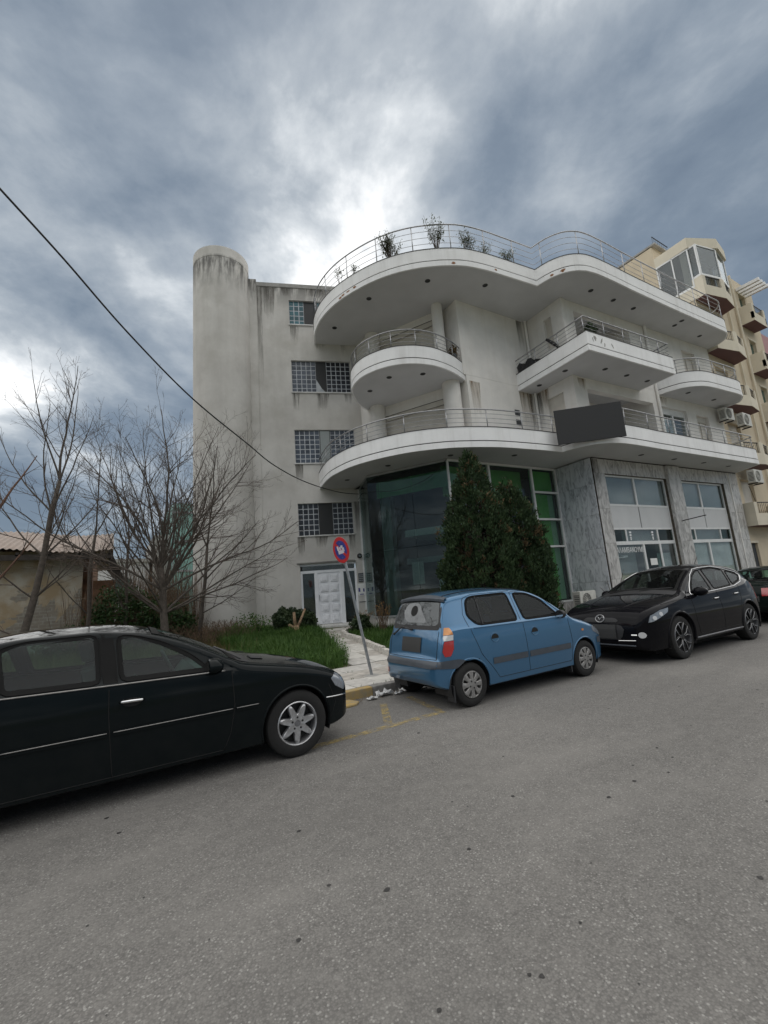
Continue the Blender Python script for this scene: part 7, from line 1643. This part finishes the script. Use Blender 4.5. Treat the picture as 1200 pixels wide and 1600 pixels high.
# grass: lawn left of the path and planting bed on its right
leaf_mat('grass_dry', (0.055, 0.065, 0.022), (0.16, 0.125, 0.055), 0.8, 0.2)
def blades(name, label, n, region, hmin, hmax, seed, gm='grass_blade'):
    random.seed(seed); vs, fs = [], []
    k = 0
    while k < n:
        x, y, ok = region()
        if not ok: continue
        k += 1; cl = 0.5+0.5*mnoise.noise(Vector((x*1.3, y*1.3, seed))); h = lerp(hmin, hmax, random.random()**1.5)*(0.55+0.8*cl); a = random.uniform(0, 6.28); lean = h*random.uniform(.1, .75); w = random.uniform(.004, .009)
        z = gz(x, y)-.02; dx, dy = cos(a), sin(a); o = len(vs)
        vs += [(x-dy*w, y+dx*w, z), (x+dy*w, y-dx*w, z), (x+dx*lean*.35+dy*w*.8, y+dy*lean*.35-dx*w*.8, z+h*.6), (x+dx*lean*.35-dy*w*.8, y+dy*lean*.35+dx*w*.8, z+h*.6), (x+dx*lean, y+dy*lean, z+h*(1-.25*lean/h))]
        fs += [(o,o+1,o+2,o+3), (o+3,o+2,o+4)]
    me = bpy.data.meshes.new(name); me.from_pydata(vs, [], fs); me.materials.append(MATS[gm]); tag(link(name, me), label, 'grass', kind='stuff')
def lawn():
    y = random.uniform(8.30, 16.2); t = min(1, max(0, (y-8.32)/(14.95-8.32))); xr = path_edges(t)[0]-.02+random.gauss(0, .05); xl = 1.4 if y < 11 else 2.7
    x = random.uniform(xl, 6.2); edge = min(1, (y-8.3)/.5); return x, y, x < xr and random.random() < .35+.65*edge and not (y > 15.4 and x > 5.9)
blades('lawn_grass', 'bright uncut grass left of the paved path', 52000, lawn, .06, .46, 81)
def bedr():
    y = random.uniform(8.5, 13.2); xl = np.interp(y, [8.5, 9.6, 11, 12.4, 13.2], [5.32, 5.55, 5.85, 6.1, 6.5]); x = random.uniform(5.3, 9.4); xr = np.interp(y, [8.5, 10.8, 13.2], [9.4, 9.2, 7.7]); return x, y, xl+.05 < x < xr
blades('bed_grass', 'green grass and weeds in the planting bed right of the path', 22000, bedr, .06, .30, 82)
def lotr():
    x, y = random.uniform(-6, 3.2), random.uniform(8.3, 16.5); return x, y, x < 1.5 or (y > 11 and random.random() < .8)
blades('lot_grass', 'rough dry grass over the empty lot behind the black saloon', 26000, lotr, .08, .45, 83, 'grass_dry')
random.seed(84); m = MB()
for k in range(40):
    i = random.randrange(3); x, y = random.uniform(2.9, 6), 6.42+random.choice((0, .63, 1.27))+random.gauss(0, .01)
    for j in range(5): a = random.uniform(0, 6.28); h = random.uniform(.015, .05); m.add([(x, y, .125), (x+.006, y, .125), (x+.02*cos(a), y+.02*sin(a), .125+h)], [(0,1,2)])
tag(m.build('joint_weeds', 'grass_blade'), 'tiny weeds in the paving joints', 'weeds', kind='stuff')

# weeds straggling along the edge of the path
for k, (x, y, h) in enumerate(((4.1, 8.75, .30), (4.55, 9.6, .38), (5.0, 11.0, .42), (3.4, 8.7, .34), (2.7, 9.6, .5), (4.6, 13.0, .5))):
    random.seed(200+k); t = thing('weed_tuft', ('weed tuft at the paving corner of the lawn', 'weed tuft on the lawn edge one step up the path', 'tall weed tuft halfway up the path edge', 'low weed tuft behind the bonnet of the black saloon', 'tall weeds in the lawn behind the black saloon', 'weeds before the dark bush and stump')[k], 'weeds', (x, y, gz(x, y)-.02), 0, 'weed tufts along the path'); m = MB()
    for j in range(60):
        a = random.uniform(0, 6.28); r = random.uniform(.02, .22); p = Vector((r*cos(a)*.5, r*sin(a)*.5, 0)); q = Vector((r*cos(a), r*sin(a), h*random.uniform(.4, 1.1))); d = (q-p).normalized(); w = d.orthogonal().normalized()*.006
        m.add([p-w, p+w, q], [(0,1,2)])
        for i in range(3): c_ = p.lerp(q, random.uniform(.3, 1)); u = (rvec()+Vector((0,0,.2))).normalized()*random.uniform(.03,.07); v = u.orthogonal().normalized()*.012; m.add([c_, c_+u*.5+v, c_+u, c_+u*.5-v], [(0,1,2,3)])
    m.build('foliage', 'leaf_weed', t)
# shrubs growing behind the roof railing
def roof_plant(label, x, y, h, w, n, seed, mt='leaf_olive'):
    random.seed(seed); t = thing('roof_plant', label, 'plant', (x, y, 12.72), 0, 'plants on the roof terrace'); m, s = MB(), MB()
    for k in range(max(4, n//30)):
        a = random.uniform(0, 6.28); p2 = Vector((w*random.uniform(.1,1)*cos(a), w*.6*random.uniform(.1,1)*sin(a), h*random.uniform(.55,1.0))); p1 = p2*.5+rvec()*.06; s.tube([(0,0,-.1), p1, p2], [.012,.008,.004], 4)
        for j in range(30):
            q = p1.lerp(p2, random.random()**.7)+rvec()*random.uniform(.03, .16); L = random.uniform(.05,.11); u = rvec(); v = u.orthogonal().normalized()*L*.3; m.add([q, q+u*L*.5+v, q+u*L, q+u*L*.5-v], [(0,1,2,3)])
    s.build('stems', 'twig', t); m.build('foliage', mt, t)
for k, (x, y, h, w, n) in enumerate(((6.92,12.95,1.0,.28,120),(7.15,12.3,.55,.22,100),(7.95,11.05,1.05,.58,1200),(9.15,10.0,1.4,.5,700),(10.25,9.62,.95,.48,600),(10.95,9.52,.7,.4,180),(11.95,9.38,.75,.38,330))):
    roof_plant(('leftmost small plant on the roof edge', 'short sprig second from the left on the roof edge', 'bushy plant third from the left behind the roof railing', 'tallest plant behind the roof railing', 'broad plant right of the tallest one on the roof', 'sparse thin plant on the roof edge', 'rightmost plant on the roof near the notch')[k], x, y, h, w, n, 90+k)
# small things on the balconies
fp = thing('flower_pot', 'dark plant pot at the right end of the round balcony', 'plant pot', (10.35, 11.05, 9.57)); random.seed(99); m = MB(); leaf_cloud(m, (0,0,.32), (.20,.18,.28), 420, .08, .2); m.build('foliage', 'leaf_dry', fp); MB().lathe([(0.0,0),(.10,0),(.13,.2),(.11,.2)], 14).build('pot', 'plaque_dark', fp, smooth=True)
fp = thing('flower_pot', 'green potted plant at the corner of the square balcony', 'plant pot', (14.35, 8.2, 9.3)); m = MB(); leaf_cloud(m, (0,0,.75), (.26,.26,.42), 700, .10, .2); m.build('foliage', 'leaf_hedge', fp); MB().lathe([(0.0,0),(.16,0),(.20,.45),(.17,.45)], 14).build('pot', 'black_plastic', fp, smooth=True)
mat('tarp_black', (0.012, 0.012, 0.014), 0.5, var=0.2)
m = MB(); rows = []
for i in range(9):
    t = i/8; y = lerp(10.85, 9.75, t); rows.append([(13.47-.004*j+.02*sin(i*2+j), y, 9.60+(.06+.34*sin(pi*min(1, .25+t*.75))*(.7+.3*sin(i*1.7)))*j/4) for j in range(5)])
tag(m.grid(rows).build('black_tarp', 'tarp_black'), 'black cloth draped over the railing at the left end of the square balcony', 'cloth')
m = MB(); m.tube([(13.42, 9.35, 10.2), (13.52, 9.15, 9.95), (13.58, 8.95, 9.66)], [.05,.07,.04], 7); tag(m.build('hanging_cloth', 'tarp_black', smooth='all'), 'dark cloth hanging over the square balcony rail', 'cloth')
